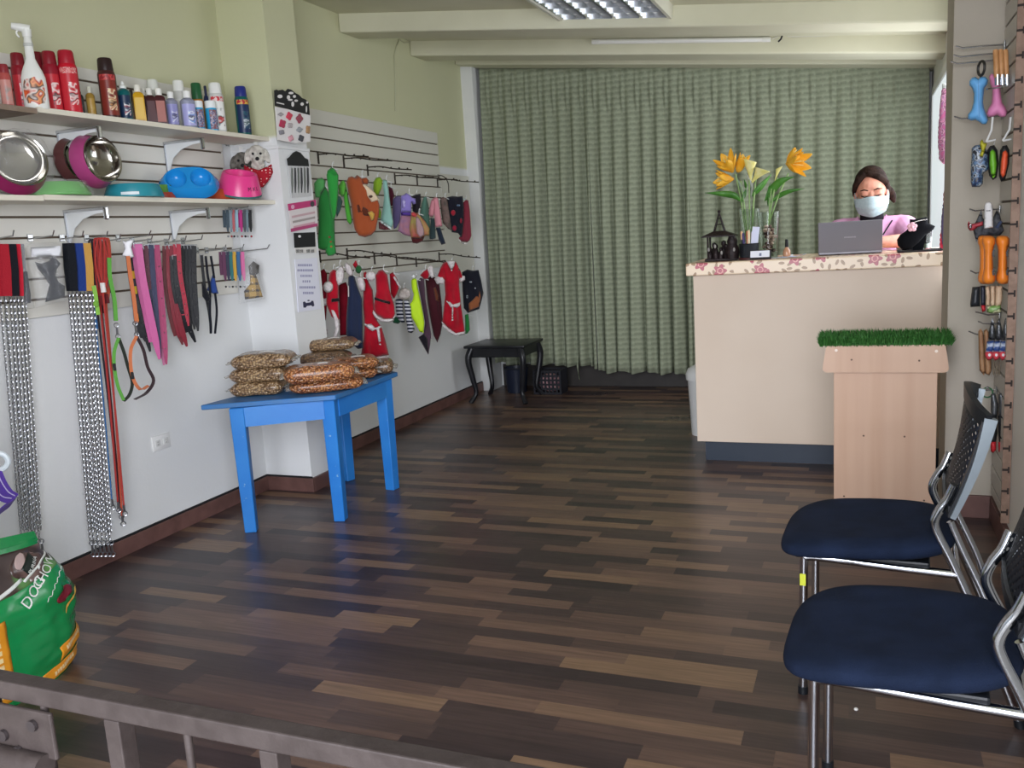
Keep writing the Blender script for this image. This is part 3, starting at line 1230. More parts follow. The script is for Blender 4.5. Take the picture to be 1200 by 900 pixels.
WOOD = light_wood()
PY0 = 3.86
x0, x1 = PY(977, 480, PY0).x, PY(1098, 480, PY0).x
px = (x0 + x1) / 2
post = thing('wooden_post', 'pale wooden pet stand topped with a mat of artificial grass', 'pet stand', (px, PY0 + .12, 0))
zt = PY(1035, 404, PY0).z
zb = PY(1035, 436, PY0).z
obj('front_panel', MB().bb((x0, PY0 + .006, 0), (x1, PY0 + .022, zt), bev=.002), WOOD, post, world=True, smooth=False)
for xx in (x0 + .009, x1 - .009):
    obj('side_panel', MB().bb((xx - .009, PY0 + .022, 0), (xx + .009, PY0 + .235, zt - .005)), WOOD, post, world=True, smooth=False)
obj('back_panel', MB().bb((x0 + .018, PY0 + .22, 0), (x1 - .018, PY0 + .235, zt - .005)), WOOD, post, world=True, smooth=False)
xa, xb = PY(964, 420, PY0).x, PY(1112, 420, PY0).x
poly = []
for cx, cz, a0 in ((xb - .018, zt - .004, 0), (xa + .018, zt - .004, 90), (xa + .018, zb + .018, 180), (xb - .018, zb + .018, 270)):
    rr = .018 if a0 >= 180 else .004
    for k in range(5):
        q = math.radians(a0 + k * 22.5)
        poly.append((cx + rr * math.cos(q), cz + rr * math.sin(q)))
b = MB().prism(poly, lambda u, v, h: V((u, PY0 - .004 + h, v)), .018)
obj('cross_board', b, WOOD, post, world=True, smooth=False)
HOLE = mat('dark screw hole', '#5a4436', .6, bump=(30, .05))
for hx, hy in ((998, 421), (1077, 422), (1012, 511), (1060, 512), (989, 582), (1083, 587)):
    q = PY(hx, hy, PY0)
    yy = PY0 - .0128 if hy < 440 else PY0 + .0062
    obj('screw_hole', MB().tube([(q.x, yy, q.z), (q.x, yy - .0012, q.z)], .004, 10), HOLE, post, world=True)
for hx, hy in ((980, 410), (1097, 411)):
    q = PY(hx, hy, PY0)
    obj('screw_cap', MB().tube([(q.x, PY0 - .0128, q.z), (q.x, PY0 - .0158, q.z)], .006, 12), mat('pale screw cap', '#e9d9cb', .4, bump=(30, .03)), post, world=True)
gx0, gx1, gy0, gy1 = xa - .008, xb + .008, PY0 - .03, PY0 + .25
obj('deck', MB().bb((gx0, gy0 + .015, zt), (gx1, gy1, zt + .014)), mat('grass backing', '#2f5a2a', .9, bump=(90, .3)), post, world=True, smooth=False)
b = MB()
rnd = random.Random(3)
for k in range(5200):
    x, y = rnd.uniform(gx0, gx1), rnd.uniform(gy0, gy1)
    z = zt + .012
    if k % 4 == 0:                               # fringe on the front and side edges
        e = rnd.random()
        if e < .62:
            y, z = gy0 + .014, zt + rnd.uniform(-.006, .014)
        elif e < .8:
            x, z = gx0, zt + rnd.uniform(-.006, .014)
        else:
            x, z = gx1, zt + rnd.uniform(-.006, .014)
    h = rnd.uniform(.018, .034)
    a = rnd.uniform(0, 2 * PI)
    le = rnd.uniform(.004, .016)
    ox = -.012 * (y < gy0 + .016)
    tip = V((x + le * math.cos(a) + (.01 if x >= gx1 else -.01 if x <= gx0 else 0), y + le * math.sin(a) + ox, z + h))
    sd = V((-math.sin(a), math.cos(a), 0)) * .0016
    p0 = V((x, y, z))
    mid = p0.lerp(tip, .55) + V((0, 0, h * .12))
    v = [b.bm.verts.new(q) for q in (p0 - sd, p0 + sd, mid + sd * .8, tip, mid - sd * .8)]
    b.bm.faces.new(v)


def grass_mat():
    m, t = newmat('artificial grass', .55, .3)
    r = t.add('ShaderNodeNewGeometry').outputs['Random Per Island']
    t.base(t.ramp(r, [(0, '#24541f'), (.5, '#376f2f'), (1, '#4f8643')]))
    return m


g = obj('grass_pile', b, grass_mat(), post, world=True, smooth=False)
g['kind'] = 'stuff'

# ---------------- small black table by the curtain, dark crate under it
BW = mat('black lacquered wood', '#121317', .35, mixc='#1a1b20', mscale=8, bump=(40, .05))
r = thing('side_table', 'small black side table with curved cabriole legs beside the curtain', 'table', (-2.76, 6.62, 0))
tx, ty = .235, .20
b = MB()
b.box((0, 0, .468), (2 * tx + .06, 2 * ty + .06, .022), bev=.006)
obj('table_top', b, BW, r)
obj('apron', MB().box((0, 0, .42), (2 * tx, 2 * ty, .08), bev=.004), BW, r, smooth=False)
for sx in (-1, 1):
    for sy in (-1, 1):
        path = smooth_path([(sx * (tx - .02), sy * (ty - .02), .45), (sx * (tx + .005), sy * (ty + .005), .36), (sx * (tx - .015), sy * (ty - .015), .20), (sx * (tx - .03), sy * (ty - .03), .08), (sx * (tx + .01), sy * (ty + .01), .0)], 6)
        n = len(path)
        rs = [.032 - .014 * min(1, i / (n * .75)) + .005 * max(0, (i / n - .8) / .2) for i in range(n)]
        obj('leg', MB().tube(path, rs, 10), BW, r)
r = thing('storage_crate', 'dark perforated plastic crate under the small black table', 'crate', (-2.475, 6.915, 0), 0)
r.scale = (.78, .8, 1)
CRT = mat('dark crate plastic', '#191a22', .5, bump=(30, .05))


def crate_wall(lo, hi, ax):
    b = MB()
    return b.bb(lo, hi, bev=.003)


for sx in (-1, 1):
    obj('side', MB().bb((sx * .155 - .005, -.105, .012), (sx * .155 + .005, .105, .205)), CRT, r, smooth=False)
for sy in (-1, 1):
    b = MB()                                       # lattice front
    for k in range(8):
        x = -.15 + k * .3 / 7
        b.bb((x - .010, sy * .105 - .004, .0), (x + .010, sy * .105 + .004, .205))
    for k in range(6):
        z = .01 + k * .037
        b.bb((-.155, sy * .105 - .0035, z - .008), (.155, sy * .105 + .0035, z + .008))
    obj('lattice_side', b, CRT, r, smooth=False)
obj('bottom', MB().bb((-.155, -.105, 0), (.155, .105, .012)), CRT, r, smooth=False)
obj('folded_cloth', MB().ball((0, 0, .09), .1, 14, (1.4, .95, .8)), mat('crate contents brown pink', '#70505a', .9, mixc='#c9a0a0', mscale=40, bump=(60, .4)), r)
r = thing('storage_tub', 'dark navy plastic tub standing behind the legs of the small black table', 'tub', (-2.80, 6.95, 0))
obj('tub', MB().lathe([(0, 0), (.085, 0), (.105, .2), (.108, .215), (.098, .215), (.08, .02), (0, .02)], seg=24, sx=1.0), mat('navy tub plastic', '#1b2233', .4, bump=(30, .04)), r)
obj('rim', MB().ring((0, 0, .212), .106, .006, seg=24), CRT, r)

# ---------------- metal gate in the foreground
GATE = mat('grey-brown painted steel', '#352d2b', .55, mixc='#3e3634', mscale=20, bump=(70, .12), metal=.15)
gt = thing('security_gate', 'grey painted steel gate closing the shop front below', 'gate', (-.9, .95, 0))
GZ = .637
obj('top_rail', MB().bb((-1.74, .945, GZ - .034), (.40, .979, GZ), bev=.003), GATE, gt, world=True, smooth=False)
obj('bottom_rail', MB().bb((-1.74, .945, .04), (.40, .979, .074), bev=.003), GATE, gt, world=True, smooth=False)
k = 0
x = -1.119 - .307 * 2
while x < .42:
    if x + .03 < .4:
        obj('post', MB().bb((x - .018, .945, .074), (x + .014, .977, GZ - .034), bev=.002), GATE, gt, world=True, smooth=False)
    xr = x + .148
    if xr < .38:
        obj('bar', MB().tube([(xr, .953, .06), (xr, .953, GZ - .016)], .0065, 10), GATE, gt, world=True)
    x += .307
# hinge bracket with its barrel
b = MB()
b.bb((-1.60, .935, .515), (-1.245, .943, .600), bev=.003)
hp = obj('hinge_plate', b, GATE, gt, world=True, smooth=False)
b = MB()
b.tube([(-1.62, .925, .507), (-1.262, .925, .507)], .021, 16)
obj('barrel', b, GATE, hp, world=True)
for x, z in ((-1.285, .575), (-1.36, .545), (-1.33, .520)):
    obj('bolt', MB().tube([(x, .934, z), (x, .928, z)], .010, 10), mat('dark bolt', '#3e3839', .45, metal=.5, bump=(30, .05)), hp, world=True)
b = MB()
b.bb((-1.60, .930, .43), (-1.235, .940, .49), bev=.003)
obj('lower_plate', b, GATE, gt, world=True, smooth=False)
# ================================================================== THINGS ON THE COUNTER, THE WOMAN
def depth(p):
    d = V(p) - CAM
    return AX[0].z * d.x + AX[1].z * d.y + AX[2].z * d.z


def mpp(p):                                     # metres per pixel of the frame at a point
    return depth(p) / F


def organic(name, mb, m, parent, voxel=.006, smooth=4, world=True):
    """overlapping closed shapes fused into one continuous skin"""
    o = obj(name, mb, m, parent, True, world=world, angle=3.2)
    r = o.modifiers.new('r', 'REMESH')
    r.mode = 'VOXEL'
    r.voxel_size = voxel
    r.use_smooth_shade = True
    s = o.modifiers.new('s', 'SMOOTH')
    s.iterations = smooth
    s.factor = .5
    dg = bpy.context.evaluated_depsgraph_get()
    me = bpy.data.meshes.new_from_object(o.evaluated_get(dg))
    o.modifiers.clear()
    o.data = me
    me.materials.clear()
    me.materials.append(m)
    for p in me.polygons:
        p.use_smooth = True
    return o


def caps(b, pts, rs, seg=14):
    """tapered limb with round joints"""
    pts = [V(p) for p in pts]
    for i in range(len(pts) - 1):
        b.tube([pts[i], pts[i + 1]], [rs[i], rs[i + 1]], seg)
    for p, r in zip(pts, rs):
        b.ball(p, r * 1.0, seg)
    return b


# ------------------------------------------------------------------ woman
SKIN = mat('skin', '#c98f77', .5, mixc='#bd8069', mscale=30, bump=(200, .05), sub=.15)
SHIRT = mat('pink shirt', '#cf9dbf', .8, mixc='#c794b7', mscale=20, bump=(300, .2), spec=.2)
DARK = mat('black knit', '#1b1a20', .85, bump=(300, .3), spec=.2)
HAIR = mat('brown hair', '#20140f', .7, mixc='#2f1f18', mscale=40, bump=(160, .7), spec=.12)
MASK = mat('grey-blue mask', '#9fb3b8', .85, mixc='#a9bcc0', mscale=60, bump=(300, .15), spec=.2)
wx, wy = .045, 5.66
wo = thing('person', 'woman in a pink shirt and pale face mask working behind the laptop', 'person', (wx, wy, .0))
HC = V((wx - .004, wy - .075, 1.452))
HR = Matrix.Rotation(math.radians(16), 3, 'X') @ Matrix.Rotation(math.radians(-3), 3, 'Y')
S = 1.10


def hp(x, y, z): return HC + HR @ (V((x, y, z)) * S)


def hball(b, c, r, sc3, seg=18):
    R = HR
    return b.ball(hp(*c), r * S, seg, sc3, R)


b = MB()
hball(b, (0, .012, .035), .088, (.86, 1.05, .98))          # skull
hball(b, (0, -.022, -.022), .070, (.94, .95, 1.25))        # face
hball(b, (0, -.042, -.085), .036, (1.05, .9, .75))         # chin
for s in (-1, 1):
    hball(b, (s * .036, -.058, -.018), .028, (1, .8, .8))  # cheeks
    hball(b, (s * .078, .014, -.006), .024, (.35, .7, 1.15))   # ears
    hball(b, (s * .030, -.072, .018), .017, (1.15, .7, .75))   # closed lids
    hball(b, (s * .03, -.074, .036), .014, (1.6, .6, .5))      # brow ridge
b.tube([hp(0, -.076, .026), hp(0, -.094, -.012)], [.008, .013], 10)   # nose
hball(b, (0, -.092, -.016), .014, (1, 1, .8))
hball(b, (0, -.078, -.055), .018, (1.2, .6, .6))           # mouth
caps(b, [hp(0, .02, -.06), V((wx, wy + .01, 1.29)), V((wx, wy + .02, 1.22))], [.056, .058, .075])
# trunk
caps(b, [V((wx, wy + .03, 1.17)), V((wx, wy + .06, .98)), V((wx, wy + .09, .80))], [.125, .122, .135], 18)
for s in (-1, 1):
    caps(b, [V((wx + s * .05, wy + .02, 1.215)), V((wx + s * .160, wy + .015, 1.245))], [.09, .062])
    caps(b, [V((wx + s * .07, wy + .09, .78)), V((wx + s * .11, wy - .12, .76)), V((wx + s * .10, wy - .13, .42)), V((wx + s * .10, wy - .08, .34))], [.085, .062, .042, .038])
    caps(b, [V((wx + s * .10, wy - .08, .325)), V((wx + s * .11, wy - .17, .315))], [.035, .028])
# arms: elbows on the counter, hands on the keyboard
arms = {}
for s in (-1, 1):
    sh, el, wr = V((wx + s * .178, wy + .0, 1.242)), V((wx + s * .225, wy - .24, 1.176)), V((wx - .10 + s * .065, wy - .45, 1.180))
    arms[s] = (sh, el, wr)
    caps(b, [sh, sh.lerp(el, .5), el], [.052, .046, .040])
    caps(b, [el, el.lerp(wr, .4), wr], [.040, .038, .026])
    d = (V((wx - .10 + s * .05, wy - .60, 1.17)) - wr).normalized()
    side = d.cross(V((0, 0, 1))).normalized()
    palm = wr + d * .045
    b.ball(palm, .036, 12, (1, 1, .5))
    caps(b, [wr, palm], [.026, .028])
    for f, (off, ln) in enumerate(((-.030, .062), (-.010, .072), (.010, .070), (.028, .056))):
        k0 = palm + side * off + d * .018
        k1 = k0 + d * ln * .5 + V((0, 0, .006))
        k2 = k1 + d * ln * .45 + V((0, 0, -.012))
        caps(b, [k0, k1, k2], [.0095, .0085, .0075], 8)
    th0 = wr + side * (-s * .022) + d * .015
    caps(b, [th0, th0 + side * (-s * .018) + d * .03, th0 + side * (-s * .018) + d * .055], [.011, .010, .008], 8)
organic('body', b, SKIN, wo, .0055, 3)
# shirt
b = MB()
caps(b, [V((wx, wy + .03, 1.17)), V((wx, wy + .06, .98)), V((wx, wy + .09, .76))], [.137, .136, .150], 18)
for s in (-1, 1):
    caps(b, [V((wx + s * .05, wy + .018, 1.225)), V((wx + s * .155, wy + .012, 1.25))], [.098, .072])
    sh, el, wr = arms[s]
    b.tube([sh + V((0, 0, .004)), sh.lerp(el, .4), sh.lerp(el, .80)], [.074, .066, .064], 16)
    b.ball(sh + V((0, 0, .003)), .073, 16)
organic('shirt', b, SHIRT, wo, .006, 4)
# high dark collar round the neck, shirt collar flaps with dark edging
b = MB().lathe([(.062, -.045), (.070, -.04), (.068, .0), (.064, .04), (.056, .045), (.056, -.04)], V((wx, wy - .012, 1.293)), 24, Matrix.Rotation(math.radians(14), 3, 'X'))
obj('neck_warmer', b, DARK, wo, world=True)
for s in (-1, 1):
    b = MB()
    q = [V((wx + s * .012, wy - .103, 1.235)), V((wx + s * .055, wy - .11, 1.205)), V((wx + s * .103, wy - .065, 1.282)), V((wx + s * .072, wy + .0, 1.32)), V((wx + s * .066, wy - .045, 1.30))]
    n = V((s * .3, -.8, .5)).normalized()
    lo = [b.bm.verts.new(p + n * .012) for p in q]
    hi = [b.bm.verts.new(p + n * .018) for p in q]
    b.bm.faces.new(lo)
    b.bm.faces.new(hi[::-1])
    for i in range(5):
        b.bm.faces.new((lo[i], hi[i], hi[(i + 1) % 5], lo[(i + 1) % 5]))
    cf = obj('collar_flap', b, SHIRT, wo, world=True)
    obj('collar_edging', MB().tube([q[0] + n * .018, q[1] + n * .019, q[2] + n * .019], .0042, 6), DARK, cf, world=True)
b = MB().tube(smooth_path([V((wx - .02, wy - .112, 1.2)), V((wx - .022, wy - .122, 1.14)), V((wx - .02, wy - .12, 1.05))]), .0045, 6)
obj('placket_edging', b, DARK, wo, world=True)
# hair
b = MB()
hball(b, (0, .034, .050), .093, (.90, 1.0, .98))
for s in (-1, 1):
    b.tube([hp(-.022 + s * .004, -.042, .122), hp(-.01 + s * .046, -.046, .098), hp(s * .076, -.026, .056), hp(s * .083, .008, .022), hp(s * .082, .03, -.01)], [.014, .020, .017, .014, .012], 10)
    hball(b, (s * .076, .034, .02), .03, (.5, 1, 1.6))
hball(b, (0, .085, .0), .04, (1.2, .9, 1.1))
hr = organic('hair', b, HAIR, wo, .005, 3)
b = MB().tube(smooth_path([hp(.02, .10, .0), hp(.065, .112, -.012), hp(.098, .10, -.045), hp(.112, .09, -.088)], 5), [.022, .026, .028, .030, .031, .031, .031, .030, .029, .027, .025, .023, .020, .016, .012, .006][:16], 12)
obj('ponytail', b, HAIR, hr, world=True)
# brows and lash lines
for s in (-1, 1):
    obj('eyebrow', MB().tube([hp(s * .014, -.089, .040), hp(s * .032, -.088, .046), hp(s * .052, -.076, .040)], [.003, .0038, .002], 8), HAIR, wo, world=True)
    obj('eyelashes', MB().tube([hp(s * .014, -.0865, .012), hp(s * .031, -.0885, .007), hp(s * .049, -.0795, .013)], [.0018, .0028, .002], 8), DARK, wo, world=True)
# pleated mask over nose and mouth
b = MB()


def mk(u, v):
    a = (u - .5) * 2.25
    t = (v - .5)
    rr = .096 + .012 * math.exp(-(a / .35) ** 2) * (1 - 1.2 * max(0, -t))
    dip = .010 * math.exp(-(a / .45) ** 2) * (1 if v > .8 else 0)
    z = -.048 + t * .112 * (1 - .25 * abs(a) / 1.1) + .0022 * math.sin(v * 22) + dip * (v - .8) * 4
    rr2 = rr * (1 - .20 * max(0, -t) * 2 * .9)
    return hp(rr2 * .93 * math.sin(a), -rr2 * 1.06 * math.cos(a) + .002, z)


b.grid(mk, 24, 18)
mo = obj('face_mask', b, MASK, wo, world=True, angle=3.2)
mo.modifiers.new('t', 'SOLIDIFY').thickness = .003
for s in (-1, 1):
    obj('ear_loop', MB().tube(smooth_path([hp(s * .074, -.035, -.012), hp(s * .083, .008, .014), hp(s * .086, .03, -.008), hp(s * .083, .012, -.05), hp(s * .068, -.035, -.085)]), .002, 6), MASK, mo, world=True)
st = thing('stool', 'dark stool carrying the woman behind the counter', 'stool', (wx, wy + .08, 0))
obj('seat', MB().lathe([(0, .55), (.16, .55), (.17, .565), (.16, .585), (0, .59)], seg=28), DARK, st)
obj('column', MB().tube([(0, 0, .02), (0, 0, .55)], .025, 14), CHROME, st)
obj('base', MB().lathe([(0, 0), (.2, 0), (.2, .012), (.03, .035), (0, .035)], seg=28), CHROME, st)
obj('foot_ring', MB().ring((0, -.0, .30), .16, .01, seg=28), CHROME, st)
b = MB()
for k in range(3):
    a = k * 2.094
    b.tube([(0, 0, .30), (.16 * math.cos(a), .16 * math.sin(a), .30)], .008, 8)
obj('ring_spokes', b, CHROME, st)

# ------------------------------------------------------------------ laptop
LAP = mat('space grey laptop', '#77757b', .4, metal=.35, bump=(30, .02))
y0 = 5.04
p0, p1 = PY(959, 300, y0), PY(1034, 299, y0)
top = PY(996, 261, y0).z
lx = (p0.x + p1.x) / 2
lw = p1.x - p0.x
r = thing('laptop', 'open grey laptop with its lid towards the shop', 'laptop', (lx, y0, CTOP))
obj('keyboard_base', MB().bb((-lw / 2, -.005, .001), (lw / 2, .215, .017), bev=.004), LAP, r, smooth=False)
obj('keys', MB().bb((-lw / 2 + .02, .03, .0165), (lw / 2 - .02, .125, .019)), mat('key black', '#202024', .6, bump=(160, .3)), r, smooth=False)
lh = top - CTOP
tilt = Matrix.Rotation(math.radians(12), 3, 'X')
b = MB().box(tilt @ V((0, 0, lh / 2)) + V((0, .0, .012)), (lw, .008, lh), rot=tilt, bev=.003)
ld = obj('lid', b, LAP, r, smooth=False)
obj('screen', MB().box(tilt @ V((0, .005, lh / 2)) + V((0, 0, .012)), (lw - .02, .002, lh - .03), rot=tilt), mat('laptop screen', '#10131a', .15, bump=(10, .01)), ld, smooth=False)
b = MB()
for k in range(6):
    b.box(tilt @ V((-.025 + k * .01, -.0045, lh * .49)) + V((0, 0, .012)), (.0072, .0012, .007), rot=tilt)
obj('lid_emblem', b, mat('pale emblem', '#a9a7ad', .3, metal=.6, bump=(30, .02)), ld, smooth=False)

# ------------------------------------------------------------------ lantern with figures
IRON = mat('dark cast iron', '#1d1517', .5, mixc='#2b1f20', mscale=60, bump=(120, .4), metal=.3)
y0 = 5.0
c = PY(846, 301, y0)
r = thing('lantern', 'dark metal house-shaped lantern with small figures at the left end of the counter', 'lantern', (c.x - .006, y0, CTOP))
obj('base', MB().bb((-.074, -.05, 0), (.085, .06, .012), bev=.003), IRON, r, smooth=False)
for sx in (-.058, .05):
    for sy in (-.035, .04):
        obj('post', MB().tube([(sx, sy, .01), (sx, sy, .125)], .005, 8), IRON, r)
b = MB()
q = [(-.086, -.055), (.078, -.055), (.078, .06), (-.086, .06)]
A = [b.bm.verts.new((x, y, .122)) for x, y in q]
B = [b.bm.verts.new((x, y, .128)) for x, y in q]
C_ = [b.bm.verts.new((-.004 + (x + .004) * .33, y * .33, .152)) for x, y in q]
for X_, Y_ in ((A, B), (B, C_)):
    for i in range(4):
        b.bm.faces.new((X_[i], X_[(i + 1) % 4], Y_[(i + 1) % 4], Y_[i]))
b.bm.faces.new(A[::-1])
b.bm.faces.new(C_)
rf = obj('roof', b, IRON, r, smooth=False)
for sx in (-1, 1):
    for sy in (-1, 1):
        obj('spire_rod', MB().tube([(-.004 + sx * .026, sy * .018, .15), (-.004 + sx * .012, sy * .008, .20), (-.004, 0, .245)], .0035, 6), IRON, rf)
obj('spire_hoop', MB().ring((-.004, 0, .185), .018, .003, seg=14).ring((-.004, 0, .215), .010, .003, seg=12), IRON, rf)
obj('finial', MB().ball((-.004, 0, .25), .008, 10), IRON, rf)
for k, (x, y, s_) in enumerate(((-.05, -.02, .8), (-.022, -.012, 1.), (.005, -.03, .75), (.03, -.01, .95), (-.035, .02, 1.1), (.012, .025, 1.2))):
    b = MB().lathe([(0, 0), (.016, 0), (.018, .02), (.011, .045), (.007, .05), (.011, .058), (.010, .07), (0, .076)], (x, y, .012), 12, Matrix.Diagonal((s_, s_, s_)))
    obj('figure', b, IRON, r)
b = MB().lathe([(0, 0), (.030, 0), (.036, .03), (.033, .055), (.024, .07), (.026, .09), (.018, .112), (0, .118)], (.062, -.03, .008), 16)
obj('large_figure', b, IRON, r)
for x, z in ((-.052, .06), (.012, .042), (.075, .055), (-.02, .075)):
    obj('pale_accent', MB().ball((x, -.052 if x < .05 else -.064, z), .006, 8, (1, .5, 1.8)), mat('pale grey paint', '#8d8a86', .5, bump=(60, .2)), r)

r.scale = (1.1, 1.1, 1.08)
# ------------------------------------------------------------------ pen cup with markers
y0 = 4.97
c = PY(878, 302, y0)
r = thing('pen_cup', 'dark mesh pen holder in front of the vases', 'pen cup', (c.x, y0, CTOP))
CUP = mat('dark wire mesh', '#20242a', .4, metal=.4, bump=(200, .6))
obj('cup', MB().lathe([(0, .003), (.050, .003), (.052, .085), (.048, .085), (.046, .008), (0, .008)], seg=24), CUP, r)
obj('rim', MB().ring((0, 0, .085), .051, .003, seg=28), CUP, r)
obj('foot', MB().lathe([(0, 0), (.056, 0), (.056, .008), (.05, .012), (0, .012)], seg=24), mat('dark red foot', '#4a2020', .5, bump=(40, .05)), r)
mk_ = [(-.040, '#e2b28a', '#1c1c1e', .155, 'marker with a beige cap and black barrel at the left of the pen cup'), (-.026, '#3d3566', '#3d3566', .145, 'violet-blue marker standing in the pen cup'), (-.010, '#c8694a', '#d8835f', .155, 'orange-red marker standing in the pen cup'), (.002, '#e6cfa6', '#e8d9bb', .16, 'cream pencil bundle standing in the pen cup'), (.014, '#d9d6e4', '#efedf5', .15, 'pale lilac marker standing in the pen cup')]
for k, (dx, cap, body, h, lab) in enumerate(mk_):
    lean = (dx * .25, .012 * (-1) ** k)
    b0, t0 = V((c.x + dx * .8, y0 + .012 * (-1) ** k, CTOP + .010)), V((c.x + dx * .8 + lean[0], y0 + .012 * (-1) ** k + lean[1], CTOP + h))
    m_ = thing('marker_pen', lab, 'pen', b0, 0, 'pens in the cup')
    mid = b0.lerp(t0, .68)
    obj('barrel', MB().tube([b0, mid], .0062, 10), paint(body), m_, world=True)
    obj('cap', MB().tube([mid, t0 - V((0, 0, .008)), t0], [.007, .007, .004], 10), paint(cap), m_, world=True)
b = MB()
b.box((c.x + .030, y0 - .006, CTOP + .093), (.038, .004, .165), rot=Matrix.Rotation(math.radians(7), 3, 'Y'), bev=.001)
tag(obj('paper_slip', b, paint('#d8dcf2', .6), world=True, smooth=False), 'pale blue-white folded paper standing in the right of the pen cup', 'paper', )

# ------------------------------------------------------------------ vases and flowers
GLASS = mat('clear vase glass', '#eef4f0', .03, trans=1., ior=1.2, spec=.6, bump=(6, .02))


def vase(name, label, c, w, h, flare, sq=False):
    r = thing(name, label, 'vase', c)
    R0, R1 = w / 2 * (1 - flare), w / 2
    prof = [(0, 0), (R0, 0), (R0 * 1.02, .01)]
    for k in range(1, 9):
        t = k / 8
        prof.append((R0 + (R1 - R0) * t ** 1.4, .01 + (h - .01) * t))
    inner = [(x - .004, max(z, .012)) for x, z in prof[:1:-1]]
    prof += inner + [(0, .012)]
    obj('glass', MB().lathe(prof, seg=4 if sq else 28, rot=Matrix.Rotation(.6 if sq else 0, 3, 'Z')), GLASS, r, angle=.5)
    return r


y1 = 5.09
cA = PY(879, 301, y1)
vase('glass_vase', 'clear flared glass vase holding the lilies behind the pen cup', (cA.x, y1, CTOP), .115, .275, .38)
y2 = 5.03
cB = PY(899, 302, y2)
vase('glass_vase', 'clear glass vase with brown pebbles beside the small framed card', (cB.x + .008, y2, CTOP), .12, .25, .2)
rnd = random.Random(5)
PEB = [mat('pebble ' + k, k, .5, mixc=k2, mscale=30, bump=(40, .1)) for k, k2 in (('#7d6254', '#65493f'), ('#a58876', '#8d7263'), ('#5a4038', '#493129'), ('#c0a898', '#a98f80'))]
for k in range(44):
    lay = k // 5
    a = rnd.uniform(0, 2 * PI)
    z = CTOP + .024 + lay * .0185
    rad = rnd.uniform(.0, .030 + .0012 * lay)
    b = MB().ball((0, 0, .0), .0125, 10, (rnd.uniform(.85, 1.25), rnd.uniform(.85, 1.2), rnd.uniform(.7, .95)), Matrix.Rotation(a, 3, 'Z'))
    o = obj('pebble', b, PEB[k % 4])
    o.location = (cB.x + .008 + rad * math.cos(a), y2 + rad * math.sin(a), z)
    tag(o, 'brown pebble lying in the right-hand clear glass vase', 'pebble', 'pebbles in the vase')

PET_O = mat('orange yellow petal', '#e8a51c', .55, mixc='#f0b93a', mscale=25, bump=(90, .2))
PET_Y = mat('pale yellow petal', '#dcd67a', .55, mixc='#e8e2a0', mscale=25, bump=(90, .2))
LEAF = mat('green leaf', '#4f8a34', .45, mixc='#3c7428', mscale=18, bump=(70, .2))
STEM = mat('pale green stem', '#8fae6a', .5, mixc='#79995a', mscale=20, bump=(60, .1))


def petal(b, base, tip, w, curl, side):
    base, tip = V(base), V(tip)
    ax = tip - base
    L = ax.length
    d = ax.normalized()
    s_ = side - d * side.dot(d)
    s_.normalize()
    n = d.cross(s_)

    def fn(u, v):
        ww = w * math.sin(PI * min(1, v * .92 + .06)) ** .8
        return base + d * (L * v) + s_ * ((u - .5) * ww) + n * (curl * L * v * v + .25 * ww * (2 * u - 1) ** 2)
    b.grid(fn, 6, 10)


def fix_solid(o, t=.0016):
    o.modifiers.new('t', 'SOLIDIFY').thickness = t
    return o


def lily(parent, at, facing, size, m, npet=6, spread=.85):
    f = V(facing).normalized()
    a = f.orthogonal().normalized()
    c_ = f.cross(a)
    b = MB()
    for k in range(npet):
        q = 2 * PI * k / npet
        rd = a * math.cos(q) + c_ * math.sin(q)
        tip = V(at) + f * size * (.75 - .1 * (k % 2)) + rd * size * spread
        petal(b, at, tip, size * .42, .25, f.cross(rd))
    bl = fix_solid(obj('blossom', b, m, parent, world=True, angle=3.2))
    b = MB()
    for k in range(4):
        q = 2 * PI * k / 4
        b.tube([V(at), V(at) + f * size * .8 + (a * math.cos(q) + c_ * math.sin(q)) * size * .12], .0018, 5)
    obj('stamens', b, PET_Y, bl, world=True)
    return bl


def calla(parent, at, top, w, m):
    """rolled trumpet flower"""
    at, top = V(at), V(top)
    d = (top - at)
    L = d.length
    d.normalize()
    q = d.to_track_quat('Z', 'Y')
    b = MB()

    def fn(u, v):
        a = -PI * .92 + 2 * PI * .92 * u
        r = w / 2 * (.12 + .88 * v ** 1.6)
        return at + q @ V((r * math.sin(a), -r * math.cos(a), L * v * (.72 + .28 * math.cos(a * .5) ** 2)))
    b.grid(fn, 18, 12)
    bl = fix_solid(obj('blossom', b, m, parent, world=True, angle=3.2))
    obj('spadix', MB().tube([at + d * L * .3, at + d * L * .8], [.004, .003], 8), PET_O, bl, world=True)


def leafblade(parent, pts, w, m=None):
    pts = smooth_path(pts, 5)
    n = len(pts)
    ws = [max(.002, w * math.sin(PI * (i / (n - 1)) ** .8)) for i in range(n)]
    b = MB().strap(pts, ws, .0018, (.15, -.3, 1))
    obj('leaf', b, m or LEAF, parent, world=True, angle=3.2)


fA = thing('lily_bouquet', 'yellow and orange lilies with long green leaves in the left vase', 'flowers', (cA.x, y1, CTOP + .02))
base = V((cA.x, y1, CTOP + .03))


def fp(px, py, y=y1): return PY(px, py, y)


